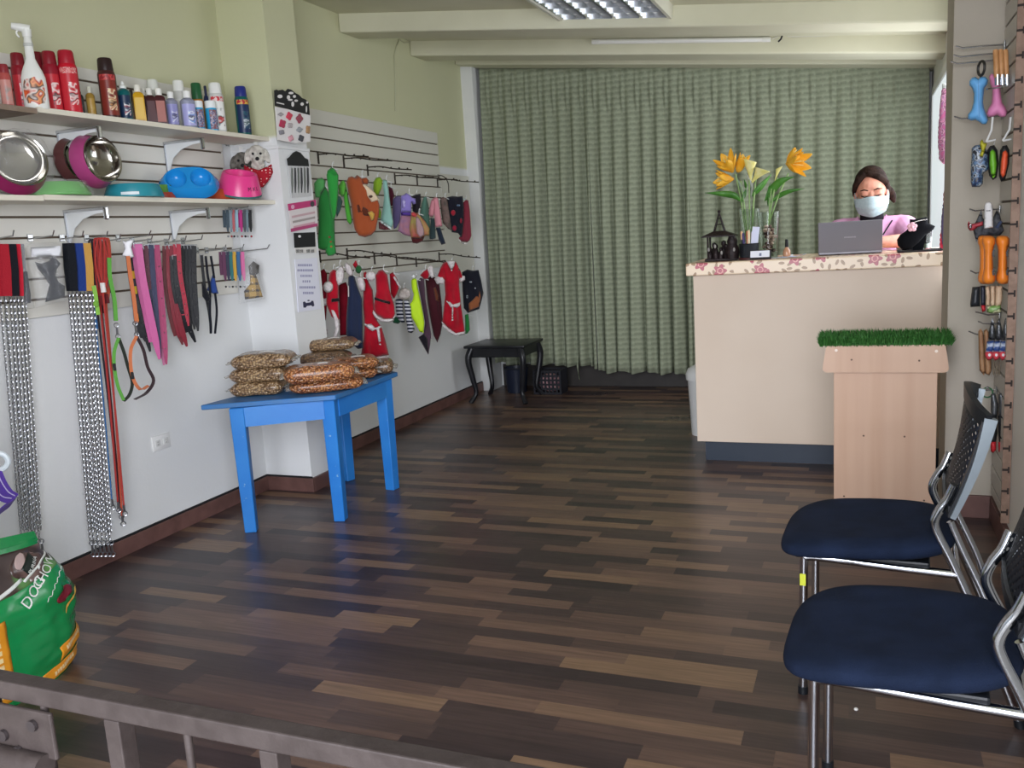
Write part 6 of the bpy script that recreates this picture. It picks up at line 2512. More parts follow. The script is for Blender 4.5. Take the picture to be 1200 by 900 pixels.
for k, yy in enumerate((250, 256, 262)):
    on_card(o, 'printed_row', [(342 + k, yy + 3), (369, yy - 2.5), (369.2, yy), (342 + k, yy + 5.6)], paint(('#c9a9ae', '#a39a98', '#d3a3b0')[k], .5), XC + .004)
on_card(o, 'print_dot', blob(366, 239, 2.4, 3.4), paint('#4a4248', .5), XC + .004, .006)
on_card(o, 'print_dot', blob(343, 242.5, 2, 2.6), paint('#e3a9c4', .5), XC + .004, .006)
o = card_thing('black_card', 'small black card with barcodes beneath the pink one on the pillar', [(344, 273), (369, 272), (370, 296), (346, 297)], paint('#dcd9d4', .5))
on_card(o, 'black_field', [(344, 273), (369, 272), (369.6, 289), (345, 290.5)], CB)
on_card(o, 'white_spot', blob(351, 277, 1.6, 1.6), CW, XC, .006)
for x in (346.5, 351, 359, 364):
    on_card(o, 'barcode', [(x, 292.5), (x + 4, 292.2), (x + 4.2, 296), (x + .2, 296.3)], print_mat('barcode print', ['#2a2a2a', '#dcd9d4', '#2a2a2a', '#8a8a8a'], 260) if 'barcode print' not in _mats else _mats['barcode print'])
o = card_thing('paper_notice', 'white paper notice with faint lines and a bone emblem on the pillar', [(345, 304), (371, 302), (376, 362), (349, 366)], paint('#e3e4f0', .6), X=XC - .001)
INK = paint('#9a9ab8', .6)
for yy, xa, xb in ((309.5, 349, 366), (315.5, 348.5, 367.5), (322, 352, 366), (328.5, 354.5, 364.5), (335.5, 351, 370), (342, 355, 368)):
    n = max(3, int((xb - xa) / 2.1))
    for k in range(n):                              # blurred letters of each line
        x = xa + (xb - xa) * k / n
        on_card(o, 'letter', [(x, yy), (x + 1.35, yy - .1), (x + 1.4, yy + 2.6), (x + .05, yy + 2.7)], INK, XC - .001)
bone = [(355, 354), (357, 353.2), (358.5, 355), (364, 354.2), (365, 352.4), (367, 352.6), (367.6, 355), (368.2, 358), (366.6, 359.4), (364.6, 357.8), (359.4, 358.6), (358, 360.6), (355.6, 360.4), (355.2, 357.4)]
on_card(o, 'bone_emblem', bone, paint('#33334d', .6), XC - .001)
on_card(o, 'bone_emblem', blob(361.5, 352.2, 1.4, .8), paint('#33334d', .6), XC - .001)
# ================================================================== PET CLOTHES ON THE REAR SLATWALL
DBAR = mat('dark bronze bar', '#3a332c', .4, metal=.6, bump=(60, .08))


def display_arm(px, py, ln, label, drop=.045):
    q = PX(px, py, XL + .016)
    r = thing('display_arm', label, 'display arm', q, 0, 'knobbed display arms of the clothes wall')
    obj('bracket', MB().box((.004, 0, -.02), (.008, .012, .075), bev=.002), DBAR, r, smooth=False)
    path = [(.004, 0, 0), (ln * .3, 0, -.004), (ln * .6, 0, -drop * .6), (ln * .8, 0, -drop * .8), (ln, 0, -drop)]
    b = MB().tube(smooth_path(path, 4), .0042, 8)
    obj('bar', b, DBAR, r)
    for k in range(5):
        t = (k + 1) / 5.5
        obj('knob', MB().ball((ln * t, 0, -drop * t + .006), .0065, 8), DBAR, r)
    return r


NEAR = 'clothes wall'
for px, py, ln, lab in ((372, 181, .36, 'display arm of the upper clothes row closest to the pillar, over the green costume'), (402, 186, .36, 'display arm over the brown teddy costume'), (430, 196, .34, 'display arm over the mint dress'), (462, 206, .34, 'display arm over the lilac tutu dress'), (488, 208, .34, 'display arm over the pink tee'), (512, 211, .36, 'display arm over the dark red stocking at the end of the upper row'),
                        (374, 297, .36, 'display arm of the lower clothes row closest to the pillar, over the hidden red jackets'), (406, 294, .36, 'display arm over the long navy trousers'), (438, 300, .36, 'display arm over the red coat with the black belt'), (464, 302, .34, 'display arm over the striped shirt'), (487, 304, .34, 'display arm over the neon yellow vest'), (514, 298, .36, 'display arm over the red dress with white cuffs')):
    display_arm(px, py, ln, lab)
# curved hook at the end of the upper row
a = PX(531, 206, XL + .02)
o = thing('curved_hook', 'thin dark curved hook at the end of the upper clothes row', 'hook', a)
obj('wire', MB().tube(smooth_path([PX(x, y, -3.08) for x, y in ((513, 205), (520, 207), (525, 214), (526, 226))]), .004, 8), DBAR, o, world=True)
HANG = mat('clear hanger plastic', '#d9dcdc', .15, spec=.7, bump=(10, .02))


def Q(ox, oy, s, pts): return [(ox + x / s, oy + y / s) for x, y in pts]


CROPS = {'A': (360, 165, 6.21), 'B': (430, 180, 7.5), 'C': (365, 290, 6.43), 'D': (455, 290, 6.92)}


def garment(name, label, cat, crop, X, parts, seed, hang=None, grp='small pet clothes on the clothes wall'):
    """parts: (part name, outline, material, thickness[, lift])"""
    ox, oy, s = CROPS[crop]
    main = Q(ox, oy, s, parts[0][1])
    cx = sum(p[0] for p in main) / len(main)
    ty = min(p[1] for p in main)
    n = V((.72, -.69, 0)).normalized()
    p0 = PX(cx, ty + 8, X)
    o = thing(name, label, cat, p0, 0, grp)
    for i, pt in enumerate(parts):
        nm, pts, mt, th = pt[:4]
        lift = pt[4] if len(pt) > 4 else 0
        px_ = Q(ox, oy, s, pts)
        fn, uv = plane_fn(p0 + n * lift, n)
        b = MB()
        b.puff([uv(*p) for p in px_], fn, th * .8, edge=.024 if th > .02 else .012, step=.012 if th > .02 else .011, wrinkle=.022 if th > .02 else .003, seed=seed + i)
        obj(nm, b, mt, o, world=True, angle=3.2)
    hx = hang if hang else cx
    top = PX(hx, ty + 1.0, X)
    b = MB()
    b.tube(smooth_path([top + V((0, 0, -.01)), top + V((0, 0, .02)), top + V((.004, .008, .034)), top + V((0, .016, .026))], 4), .0022, 6)
    b.tube([top + V((-.02, -.02, -.012)), top + V((0, 0, -.002)), top + V((.02, .02, -.012))], .003, 6)
    obj('hanger', b, HANG, o, world=True)
    return o


def C_(h): return cloth(h)


def ell(cx, cy, rx, ry=None, n=16):
    ry = ry or rx
    return [(cx + rx * math.cos(2 * PI * i / n), cy + ry * math.sin(2 * PI * i / n)) for i in range(n)]


FUR = mat('white fluffy trim', '#e3dcdb', .95, mixc='#cfc6c6', mscale=60, bump=(110, .8), spec=.1)
REDV = mat('red velvet', '#b01127', .9, mixc='#9a0d22', mscale=14, bump=(220, .3), sheen=.25, spec=.15)
REDD = mat('deep red velvet', '#7c1224', .9, mixc='#690d1d', mscale=14, bump=(220, .3), spec=.15)

# ---- upper row
garment('green_costume', 'long dark green pet costume with a light green hood next to the pillar', 'pet clothes', 'A', -2.93, [
    ('body', [(88, 400), (130, 330), (170, 400), (200, 500), (200, 640), (205, 760), (170, 800), (110, 795), (75, 780), (85, 600), (80, 480)], C_('#2a7c38'), .05),
    ('hood', [(50, 310), (75, 275), (108, 268), (135, 290), (128, 340), (100, 380), (92, 415), (60, 412), (52, 350)], C_('#58a35c'), .05, .01),
    ('tail_frill', [(135, 770), (160, 690), (185, 720), (205, 770), (212, 815), (190, 835), (150, 838), (132, 810)], C_('#2f8a3f'), .03, .015),
    ('button', ell(162, 700, 9), C_('#8a5a34'), .012, .03), ('button', ell(172, 735, 8), C_('#8a5a34'), .012, .03), ('button', ell(175, 770, 8), C_('#9a6a3a'), .012, .03)], 1)
garment('green_costume', 'bright green rolled costume hanging in front of the dark green one', 'pet clothes', 'A', -2.86, [
    ('sleeve', [(150, 215), (175, 192), (200, 205), (228, 250), (226, 400), (212, 520), (200, 572), (182, 560), (162, 450), (150, 330), (140, 250)], C_('#31983f'), .06),
    ('cuff', [(143, 225), (170, 200), (205, 215), (225, 250), (200, 262), (165, 250)], C_('#2a8a38'), .04, .012)], 2)
garment('teal_sweater', 'small grey-teal top between the green costumes', 'pet clothes', 'A', -2.98, [('body', [(210, 395), (240, 405), (258, 440), (245, 500), (215, 560), (205, 480)], C_('#567f78'), .03)], 3)
garment('green_costume', 'lime green costume with a drooping sleeve left of the brown teddy', 'pet clothes', 'A', -2.90, [
    ('sleeve', [(262, 390), (285, 330), (300, 420), (315, 500), (328, 590), (312, 612), (290, 585), (276, 500)], C_('#4fa83a'), .045),
    ('hood', [(225, 330), (245, 295), (268, 285), (285, 320), (275, 390), (255, 410), (232, 385)], C_('#63b746'), .05, .008)], 4)
garment('teddy_costume', 'rust brown teddy bear costume with a cream muzzle, the roundest in the upper row', 'pet clothes', 'A', -2.83, [
    ('body', [(285, 300), (300, 265), (325, 258), (345, 268), (362, 248), (392, 268), (412, 320), (460, 370), (510, 420), (527, 470), (522, 540), (508, 600), (500, 650), (465, 688), (420, 702), (375, 690), (345, 645), (332, 580), (322, 470), (300, 380)], C_('#a3502c'), .08),
    ('muzzle', [(398, 318), (425, 318), (455, 340), (495, 380), (527, 432), (498, 440), (468, 446), (440, 405), (415, 365)], C_('#dcc7aa'), .03, .035),
    ('ear', [(395, 275), (430, 265), (450, 290), (440, 318), (410, 315)], C_('#9a4a28'), .03, .025),
    ('bow', [(440, 520), (470, 510), (492, 530), (486, 575), (468, 582), (455, 550)], C_('#c9a04a'), .02, .045),
    ('dark_bib', [(362, 470), (380, 440), (392, 470), (440, 500), (460, 545), (420, 545), (370, 520)], C_('#5d2c1c'), .012, .04),
    ('nose', ell(462, 405, 14, 10), C_('#5a3a30'), .02, .05)], 5)
garment('green_costume', 'yellow-green curled costume behind the mint dress', 'pet clothes', 'A', -2.95, [
    ('roll', [(482, 300), (500, 268), (530, 262), (550, 290), (540, 350), (520, 395), (495, 402), (480, 350)], C_('#8fb52f'), .06),
    ('lower', [(500, 490), (525, 480), (540, 520), (535, 565), (505, 562)], C_('#86b030'), .03)], 6)
garment('mint_dress', 'pale mint dress with a white hem', 'pet clothes', 'A', -2.86, [
    ('dress', [(552, 282), (580, 286), (592, 360), (605, 460), (628, 600), (612, 640), (575, 612), (535, 582), (552, 480), (560, 400), (550, 330)], C_('#95c4b9'), .045),
    ('hem', [(535, 578), (575, 606), (612, 632), (612, 645), (572, 622), (534, 594)], C_('#d5e6e4'), .016, .02)], 7)
garment('maroon_sweater', 'dark maroon top with a flowery lower edge behind the mint dress', 'pet clothes', 'A', -2.99, [
    ('body', [(590, 330), (620, 345), (635, 400), (622, 470), (604, 480), (598, 400)], C_('#571f30'), .03),
    ('flowery_hem', [(520, 590), (560, 595), (600, 620), (605, 645), (560, 650), (522, 640)], print_mat('red flowers', ['#7c2f40', '#a8606a', '#5a2030', '#8a4a50'], 60), .02)], 8)
garment('purple_sweater', 'greyish purple top behind the lilac dress', 'pet clothes', 'B', -2.96, [('body', [(228, 400), (258, 372), (295, 370), (305, 430), (290, 600), (262, 650), (235, 665), (224, 560)], C_('#655b86'), .04)], 9)
garment('tutu_dress', 'lilac pet dress with a violet waistband and a pinkish tulle skirt', 'pet clothes', 'B', -2.84, [
    ('bodice', [(300, 372), (325, 362), (345, 345), (372, 360), (395, 385), (428, 395), (430, 440), (408, 450), (392, 430), (390, 518), (298, 515)], C_('#8e80c9'), .045),
    ('skirt', [(300, 540), (385, 540), (415, 580), (450, 660), (425, 730), (380, 728), (330, 715), (272, 680), (285, 610)], mat('pinkish tulle', '#b5808f', .9, mixc='#9a7a9c', mscale=12, bump=(160, .6), spec=.1), .06),
    ('waistband', [(298, 512), (388, 515), (386, 546), (300, 545)], C_('#573c98'), .022, .018),
    ('white_pattern', ell(325, 440, 16, 40), print_mat('lilac print', ['#8e80c9', '#c5bde6', '#9a8dd0'], 80), .012, .022)], 10)
garment('black_sweater', 'black top right behind the lilac dress', 'pet clothes', 'B', -2.93, [('body', [(392, 375), (430, 358), (472, 352), (476, 420), (462, 500), (435, 535), (402, 505)], C_('#28232c'), .04)], 11)
garment('tulle_dress', 'red, pink and yellow tulle dress with a dark hem and a red bow', 'pet clothes', 'B', -2.77, [
    ('skirt', [(392, 520), (442, 520), (480, 560), (515, 600), (550, 660), (548, 720), (512, 722), (470, 742), (388, 738), (372, 650), (385, 580)], mat('mixed tulle', '#b9605a', .9, mixc='#a99a5c', mscale=9, bump=(160, .6), spec=.1), .06),
    ('pink_panel', [(432, 545), (470, 580), (500, 660), (505, 715), (470, 738), (440, 700), (430, 620)], C_('#b09095'), .012, .034),
    ('hem', [(388, 738), (470, 740), (508, 722), (490, 770), (440, 792), (400, 785)], C_('#4d1a1b'), .035),
    ('bow', [(388, 520), (410, 512), (440, 530), (438, 560), (408, 556), (392, 548)], C_('#c24a4a'), .022, .03)], 12)
garment('green_jacket', 'muted teal-green jacket with long sleeves left of the pink tee', 'pet clothes', 'B', -2.90, [('body', [(498, 385), (520, 372), (538, 440), (548, 540), (555, 640), (550, 740), (530, 640), (500, 580), (466, 545), (480, 440)], C_('#5d8676'), .04)], 13)
garment('pink_tee', 'pale pink tee with short sleeves', 'pet clothes', 'B', -2.82, [
    ('body', [(575, 395), (605, 382), (625, 390), (640, 480), (664, 640), (602, 648), (594, 560), (585, 500)], C_('#d38d98'), .04),
    ('sleeve', [(548, 480), (565, 410), (590, 390), (600, 450), (592, 520), (580, 560), (552, 552), (540, 525)], C_('#cf8893'), .03, .01)], 14)
garment('small_jeans', 'small dark blue jeans under the pink tee', 'pet clothes', 'B', -2.86, [
    ('leg', [(560, 565), (595, 570), (602, 660), (605, 745), (575, 755), (550, 748)], C_('#3b4d4f'), .035),
    ('leg', [(605, 650), (645, 648), (668, 720), (692, 790), (655, 802), (632, 760)], C_('#26303f'), .035)], 15)
garment('camo_vest', 'brownish mottled vest between the pink tee and the black shirt', 'pet clothes', 'B', -2.88, [
    ('body', [(640, 400), (668, 380), (702, 392), (722, 500), (748, 680), (712, 660), (665, 610), (650, 500)], mat('brown mottled cloth', '#7d6762', .85, mixc='#57504a', mscale=30, bump=(260, .3)), .04)], 16)
garment('black_shirt', 'black pet shirt with red and blue prints at the end of the upper row', 'pet clothes', 'B', -2.83, [
    ('body', [(702, 385), (750, 372), (800, 378), (842, 372), (850, 470), (848, 600), (832, 740), (800, 700), (745, 692), (715, 560)], C_('#181925'), .05),
    ('red_print', ell(758, 520, 22, 26), C_('#a02436'), .012, .027), ('red_print', ell(770, 655, 20, 26), C_('#96203a'), .012, .027), ('red_print', ell(828, 590, 12, 24), C_('#8a2034'), .012, .027),
    ('blue_print', ell(805, 455, 16, 10), C_('#6f86a3'), .010, .03)], 17)
garment('stocking_costume', 'dark red stocking-shaped costume, last of the upper row by the curtain', 'pet clothes', 'B', -2.79, [
    ('body', [(845, 430), (870, 405), (892, 410), (905, 500), (912, 620), (918, 720), (905, 760), (880, 782), (830, 772), (806, 745), (835, 700), (848, 600)], C_('#7d2b3a'), .05),
    ('trim', [(804, 745), (835, 775), (882, 785), (892, 778), (880, 800), (835, 790), (806, 764)], C_('#bdb9b3'), .022, .015),
    ('clip', ell(855, 400, 12, 10), paint('#c9d9da', .3), .02, .02)], 18)

# ---- lower row
garment('maroon_jacket', 'dark maroon jacket with white cuffs half hidden by the pillar edge', 'pet clothes', 'C', -2.97, [
    ('body', [(60, 180), (95, 160), (118, 200), (118, 400), (110, 540), (85, 610), (70, 600)], REDD, .05),
    ('cuff', ell(100, 410, 26, 30), FUR, .045, .02), ('hem', [(75, 620), (118, 615), (125, 650), (80, 658)], FUR, .03, .01)], 21)
garment('red_jacket', 'red jacket with a white pompom and a curved white trim, next to the pillar notice', 'pet clothes', 'C', -2.88, [
    ('body', [(135, 190), (165, 165), (192, 175), (205, 300), (205, 420), (212, 540), (190, 560), (150, 520), (112, 430), (112, 330)], REDV, .06),
    ('pompom', ell(126, 298, 38, 44), FUR, .07, .03),
    ('white_trim', [(148, 470), (168, 472), (196, 520), (216, 580), (205, 640), (192, 684), (160, 684), (182, 610), (172, 550)], FUR, .035, .02),
    ('belt', [(150, 385), (212, 380), (212, 405), (150, 412)], C_('#1c1416'), .015, .032)], 22)
garment('red_jacket', 'deep red jacket hanging behind the navy trousers', 'pet clothes', 'C', -2.95, [('body', [(205, 280), (260, 260), (285, 330), (290, 500), (285, 660), (215, 665), (210, 480)], REDD, .05)], 23)
garment('white_hat', 'white fluffy looped hat at the left of the lower row', 'pet clothes', 'C', -2.84, [
    ('loop', [(182, 190), (205, 145), (232, 132), (248, 180), (245, 235), (225, 275), (203, 288), (184, 245)], FUR, .055),
    ('loop', [(248, 130), (262, 108), (288, 130), (316, 185), (308, 212), (284, 214), (262, 190)], FUR, .05, .01)], 24)
garment('navy_trousers', 'long navy pet trousers reaching down to the kibble bags', 'pet clothes', 'C', -2.83, [
    ('body', [(278, 220), (305, 208), (325, 220), (345, 290), (382, 390), (384, 520), (388, 760), (350, 765), (300, 720), (262, 660), (262, 540), (272, 400)], C_('#222c47'), .06),
    ('pale_strap', [(274, 290), (282, 288), (284, 370), (276, 372)], C_('#c9c6c4'), .01, .03)], 25)
garment('holly_hat', 'small green and red holly hat above the navy trousers', 'pet clothes', 'C', -2.92, [
    ('leaf', ell(355, 165, 24, 32), C_('#2f6a3c'), .04), ('red_part', [(310, 130), (335, 95), (350, 130), (330, 160)], REDV, .03, .01)], 26)
garment('red_dress', 'long red dress with a white bow ribbon and white hem, the lowest in the row', 'pet clothes', 'C', -2.79, [
    ('dress', [(392, 190), (412, 180), (430, 260), (462, 320), (472, 430), (495, 550), (532, 610), (558, 700), (584, 812), (480, 828), (374, 808), (392, 690), (400, 580), (388, 430)], REDV, .06),
    ('hem', [(372, 806), (480, 826), (584, 810), (586, 836), (482, 848), (372, 832)], FUR, .03, .014),
    ('bow', [(396, 570), (420, 578), (450, 575), (482, 605), (525, 585), (530, 602), (500, 622), (480, 620), (460, 632), (430, 612), (400, 585)], FUR, .02, .034),
    ('ribbon', [(490, 610), (510, 600), (520, 660), (526, 740), (512, 748), (502, 690)], FUR, .016, .034)], 27)
garment('ear_hat', 'white-eared red hat above the long red dress', 'pet clothes', 'C', -2.78, [
    ('ear', [(342, 235), (362, 215), (388, 228), (406, 275), (404, 325), (380, 334), (358, 310), (345, 270)], FUR, .045)], 28)
garment('red_coat', 'red coat with a black belt and curved white hem, mid lower row', 'pet clothes', 'C', -2.715, [
    ('body', [(482, 210), (505, 172), (535, 165), (572, 205), (590, 320), (622, 430), (630, 500), (612, 545), (545, 540), (480, 500), (468, 440), (488, 330)], REDV, .065),
    ('hem', [(464, 470), (500, 515), (545, 538), (612, 536), (628, 510), (622, 552), (580, 566), (525, 560), (478, 528), (460, 495)], FUR, .035, .02),
    ('belt', [(474, 374), (530, 392), (592, 408), (592, 428), (530, 412), (474, 394)], C_('#1e1416'), .014, .036),
    ('pompom', ell(447, 215, 38, 40), FUR, .065, .01)], 29)
garment('red_hood', 'small red hood with white edging and furry cuffs right of the belted coat', 'pet clothes', 'C', -2.80, [
    ('body', [(588, 200), (612, 185), (640, 225), (668, 290), (645, 350), (620, 392), (598, 350)], REDV, .05),
    ('edging', [(615, 222), (628, 218), (655, 262), (675, 300), (662, 306), (638, 265)], FUR, .018, .028),
    ('cuff', ell(600, 400, 30, 24), FUR, .05, .02), ('cuff', ell(582, 438, 20, 16), FUR, .04, .03)], 30)


def stripes():
    m, t = newmat('navy and white stripes', .85, .2)
    x, y, z = t.xyz(_ow(t))
    k = t.math('ADD', z, t.math('MULTIPLY', y, .12))
    t.base(t.mix(t.math('LESS_THAN', t.math('FRACT', t.math('MULTIPLY', k, 42.)), .48), lin('#c9cad2'), lin('#20263a')))
    return m


STRP = stripes()
garment('striped_shirt', 'navy and white striped shirt in two hanging flaps', 'pet clothes', 'D', -2.86, [
    ('front', [(58, 425), (85, 410), (118, 412), (122, 520), (135, 605), (110, 612), (72, 572), (60, 500)], STRP, .035),
    ('sleeve', [(125, 430), (165, 425), (182, 480), (188, 560), (216, 670), (190, 695), (160, 688), (145, 600)], STRP, .035, .012)], 31)
garment('fur_collar', 'greyish fluffy white collar above the striped shirt', 'pet clothes', 'D', -2.82, [('fluff', [(75, 380), (95, 340), (140, 325), (175, 350), (186, 385), (160, 418), (110, 425), (80, 412)], mat('grey white fluff', '#cfc6c0', .95, mixc='#b5aaa4', mscale=50, bump=(100, .8), spec=.1), .06)], 32)
garment('green_scarf', 'dark green scarf tip under the striped shirt', 'pet clothes', 'D', -2.95, [('body', [(30, 570), (70, 560), (105, 600), (80, 620), (40, 612)], C_('#1f5a3a'), .03), ], 33)
garment('neon_vest', 'neon yellow safety vest, the brightest piece of the lower row', 'pet clothes', 'D', -2.78, [
    ('vest', [(186, 268), (205, 248), (230, 256), (238, 320), (262, 430), (282, 530), (294, 610), (286, 692), (255, 684), (215, 610), (182, 550), (172, 470), (200, 420), (206, 380), (190, 330)], mat('neon yellow fabric', '#c4ec22', .7, bump=(260, .3)), .045),
    ('clip', ell(205, 235, 24, 20), HANG, .03, .01)], 34)
garment('mauve_vest', 'mauve and black pointed vest behind the neon one', 'pet clothes', 'D', -2.84, [
    ('body', [(236, 270), (262, 245), (292, 255), (302, 420), (325, 560), (348, 700), (340, 790), (325, 870), (295, 820), (245, 730), (285, 700), (298, 610), (270, 450)], C_('#584050'), .04),
    ('black_tip', [(248, 725), (290, 700), (318, 740), (326, 862), (300, 822)], C_('#1c1820'), .016, .018)], 35)
garment('maroon_coat', 'dark brownish maroon coat left of the red dress with white cuffs', 'pet clothes', 'D', -2.88, [
    ('body', [(300, 262), (340, 235), (375, 240), (415, 300), (432, 440), (442, 600), (425, 700), (398, 772), (368, 715), (345, 600), (318, 440)], C_('#481a24'), .055),
    ('brown_panel', [(365, 330), (385, 320), (410, 390), (412, 440), (385, 430)], C_('#6a3a2a'), .012, .03), ('white_edge', [(340, 710), (360, 718), (362, 740), (345, 742)], FUR, .02, .01)], 36)
garment('red_hat', 'small red hat with a white fluffy brim next to the dress with white cuffs', 'pet clothes', 'D', -2.82, [
    ('cap', [(258, 225), (285, 195), (318, 172), (332, 215), (326, 255), (290, 258)], REDV, .045),
    ('brim', [(315, 175), (335, 140), (362, 150), (365, 190), (375, 235), (355, 252), (335, 225)], FUR, .05, .01)], 37)
garment('red_dress', 'red dress with white collar, cuffs and bow belt near the curtain end', 'pet clothes', 'D', -2.75, [
    ('dress', [(425, 160), (445, 125), (475, 112), (545, 112), (568, 150), (580, 220), (575, 300), (588, 450), (605, 570), (622, 690), (540, 702), (490, 660), (438, 605), (452, 470), (462, 380), (455, 280)], REDV, .06),
    ('sleeve', [(395, 240), (425, 160), (455, 150), (462, 250), (450, 290), (400, 270)], REDV, .045, .01), ('sleeve', [(560, 150), (585, 185), (605, 245), (580, 272), (570, 220)], REDV, .04, .01),
    ('collar', [(472, 112), (500, 105), (545, 108), (535, 150), (515, 194), (495, 160)], FUR, .024, .034),
    ('cuff', [(372, 255), (395, 232), (440, 238), (460, 270), (445, 298), (395, 298)], FUR, .05, .02), ('cuff', [(575, 262), (598, 225), (622, 232), (625, 262), (590, 285)], FUR, .045, .02),
    ('bow', [(468, 432), (500, 440), (525, 462), (560, 452), (585, 445), (582, 472), (555, 492), (530, 482), (510, 490), (490, 462)], FUR, .02, .034), ('ribbon', [(516, 485), (530, 485), (528, 592), (514, 596)], FUR, .014, .034),
    ('hem', [(434, 600), (490, 655), (545, 690), (622, 676), (622, 706), (548, 718), (490, 690), (440, 640)], FUR, .034, .012)], 38)
garment('black_jacket', 'black pet jacket with a brown panel, last of the lower row by the curtain', 'pet clothes', 'D', -2.76, [
    ('body', [(598, 200), (640, 178), (690, 188), (732, 182), (752, 260), (772, 370), (755, 440), (738, 500), (645, 532), (612, 490), (602, 350)], C_('#161823'), .055),
    ('brown_panel', [(652, 455), (700, 410), (742, 355), (752, 400), (735, 482), (656, 516)], C_('#8d5434'), .014, .03),
    ('pale_mark', ell(668, 280, 12, 7), C_('#aab0b8'), .008, .032), ('pale_mark', ell(708, 330, 10, 8), C_('#aab0b8'), .008, .032), ('pale_mark', ell(640, 400, 9, 14), C_('#9aa0a8'), .008, .032)], 39)
garment('green_sock', 'green sock tip below the black jacket', 'pet clothes', 'D', -2.84, [('body', [(622, 545), (650, 538), (658, 600), (662, 668), (645, 695), (624, 702)], C_('#2f8c44'), .035)], 40)

# ================================================================== RIGHT WALL: PEGS AND TOYS
XF = XR - .018
NR = V((-.12, -1, 0)).normalized()


def rpeg(pts, label):
    a = PX(*pts[0], XF)
    y = min(a.y, 4.07)
    q = [PY(x, yy, y) for x, yy in pts]
    q[0].x = XF
    a = q[0].copy()
    r = thing('peg_hook', label, 'hook', a, 0, 'peg hooks on the right slatwall')
    obj('plate', MB().box(a + V((-.003, 0, 0)), (.006, .03, .03), bev=.002), PEGM, r, world=True, smooth=False)
    obj('prong', MB().tube(q, .0032, 8), PEGM, r, world=True)


for pts, lab in (([(1169, 53), (1150, 54), (1128, 56.3), (1120, 54)], 'topmost peg hook on the right wall, empty, its tip in front of the grey stub'),
                 ([(1168, 62.6), (1150, 64), (1126, 66.7), (1117, 64.5)], 'second peg hook from the top on the right wall'),
                 ([(1168, 70), (1150, 72), (1122, 74.6), (1114, 72)], 'third peg hook from the top on the right wall, carrying the blue bone'),
                 ([(1170, 136), (1150, 138), (1127, 139), (1118, 136.6)], 'peg hook just below the pink bone'),
                 ([(1172, 245), (1155, 246), (1143, 247), (1136, 245)], 'peg hook through the white tag'),
                 ([(1172, 318), (1155, 319), (1143, 320), (1137, 317)], 'peg hook behind the orange bones'),
                 ([(1172, 368), (1158, 369), (1150, 367), (1143, 365.5)], 'peg hook under the wafer pack'),
                 ([(1171, 379), (1160, 379.5), (1152, 379), (1146, 376.5)], 'peg hook above the clippers'),
                 ([(1170, 394), (1155, 394), (1142, 391), (1135, 388)], 'peg hook holding the wooden combs'),
                 ([(1168, 457), (1155, 457), (1143, 456), (1132, 454)], 'lowest peg hook on the right wall, with the green ring')):
    rpeg(pts, lab)


def toy(name, label, cat, parts, y, grp=None, n=NR):
    allp = [p for pt in parts for p in pt[1]]
    cx = sum(p[0] for p in allp) / len(allp)
    by = max(p[1] for p in allp)
    p0 = PL(cx, by, (XF - .08, y, 1), n)
    o = thing(name, label, cat, p0, 0, grp)
    for i, pt in enumerate(parts):
        nm, pts, mt, th = pt[:4]
        lift = pt[4] if len(pt) > 4 else 0
        fn, uv = plane_fn(p0 + n * lift, n)
        b = MB()
        b.puff([uv(*p) for p in pts], fn, th, edge=min(th * .7, .03), step=.008 if th < .02 else .009, wrinkle=pt[5] if len(pt) > 5 else 0., seed=i)
        obj(nm, b, mt, o, world=True, angle=3.2)
    return o


BL = mat('sky blue rubber', '#6aaee6', .5, bump=(30, .04))
PK = mat('pink rubber', '#ec8fbf', .5, bump=(30, .04))
OR = mat('orange rubber', '#f0882c', .4, bump=(30, .04))
toy('bone_toy', 'sky blue rubber bone hanging from the third peg of the right wall', 'dog toy', [('bone', [(1136, 95), (1139, 91), (1143, 90), (1146.5, 92.5), (1150, 89.6), (1155, 90), (1158, 94), (1157, 99), (1153.6, 103), (1152.6, 112), (1152, 120), (1153.6, 128), (1156.4, 135), (1158, 141), (1155.6, 145.4), (1151, 145.6), (1147, 142.4), (1143, 140.4), (1138, 141.4), (1134, 139), (1134.4, 134), (1138.4, 129), (1140.8, 120), (1141.4, 110), (1139, 103), (1136, 100)], BL, .05), ('groove', [(1146, 95), (1147, 95), (1147.5, 118), (1148.5, 138), (1147, 138), (1146.2, 118)], paint('#4f93cc', .5), .008, .024)], 3.90)
a = PY(1150, 80, 3.90)
o = thing('ring_hanger', 'black oval ring above the sky blue bone', 'ring', a)
obj('ring', MB().ring((0, 0, 0), .026, .005, (1, .35, 0), 20, 8), mat('black rubber', '#2a2724', .5, bump=(60, .1)), o)
obj('loop', MB().tube([(0, 0, -.026), (-.006, 0, -.045)], .0025, 6), mat('black cord', '#2a2724', .6, bump=(60, .1)), o)
toy('bone_toy', 'pink rubber bone partly behind the wooden-handled tool', 'dog toy', [('bone', [(1159, 90), (1161, 86.5), (1165, 87), (1167, 90), (1172, 89), (1175, 92), (1174, 98), (1172.4, 104), (1173, 112), (1174.4, 120), (1178, 125), (1180.4, 131), (1178.6, 136.4), (1173, 137.4), (1168.6, 134.6), (1163, 137), (1158, 137), (1156, 133), (1158, 127.4), (1162, 121), (1163, 112), (1163, 104), (1160.4, 98)], PK, .05)], 3.97)
WDN = mat('orange wood handle', '#d09a66', .5, mixc='#bd8653', mscale=20, bump=(60, .1))
o = thing('wooden_tool', 'set of three wooden handles in a bright metal holder hanging above the pink bone', 'grooming tool', PY(1174, 100, 3.88))
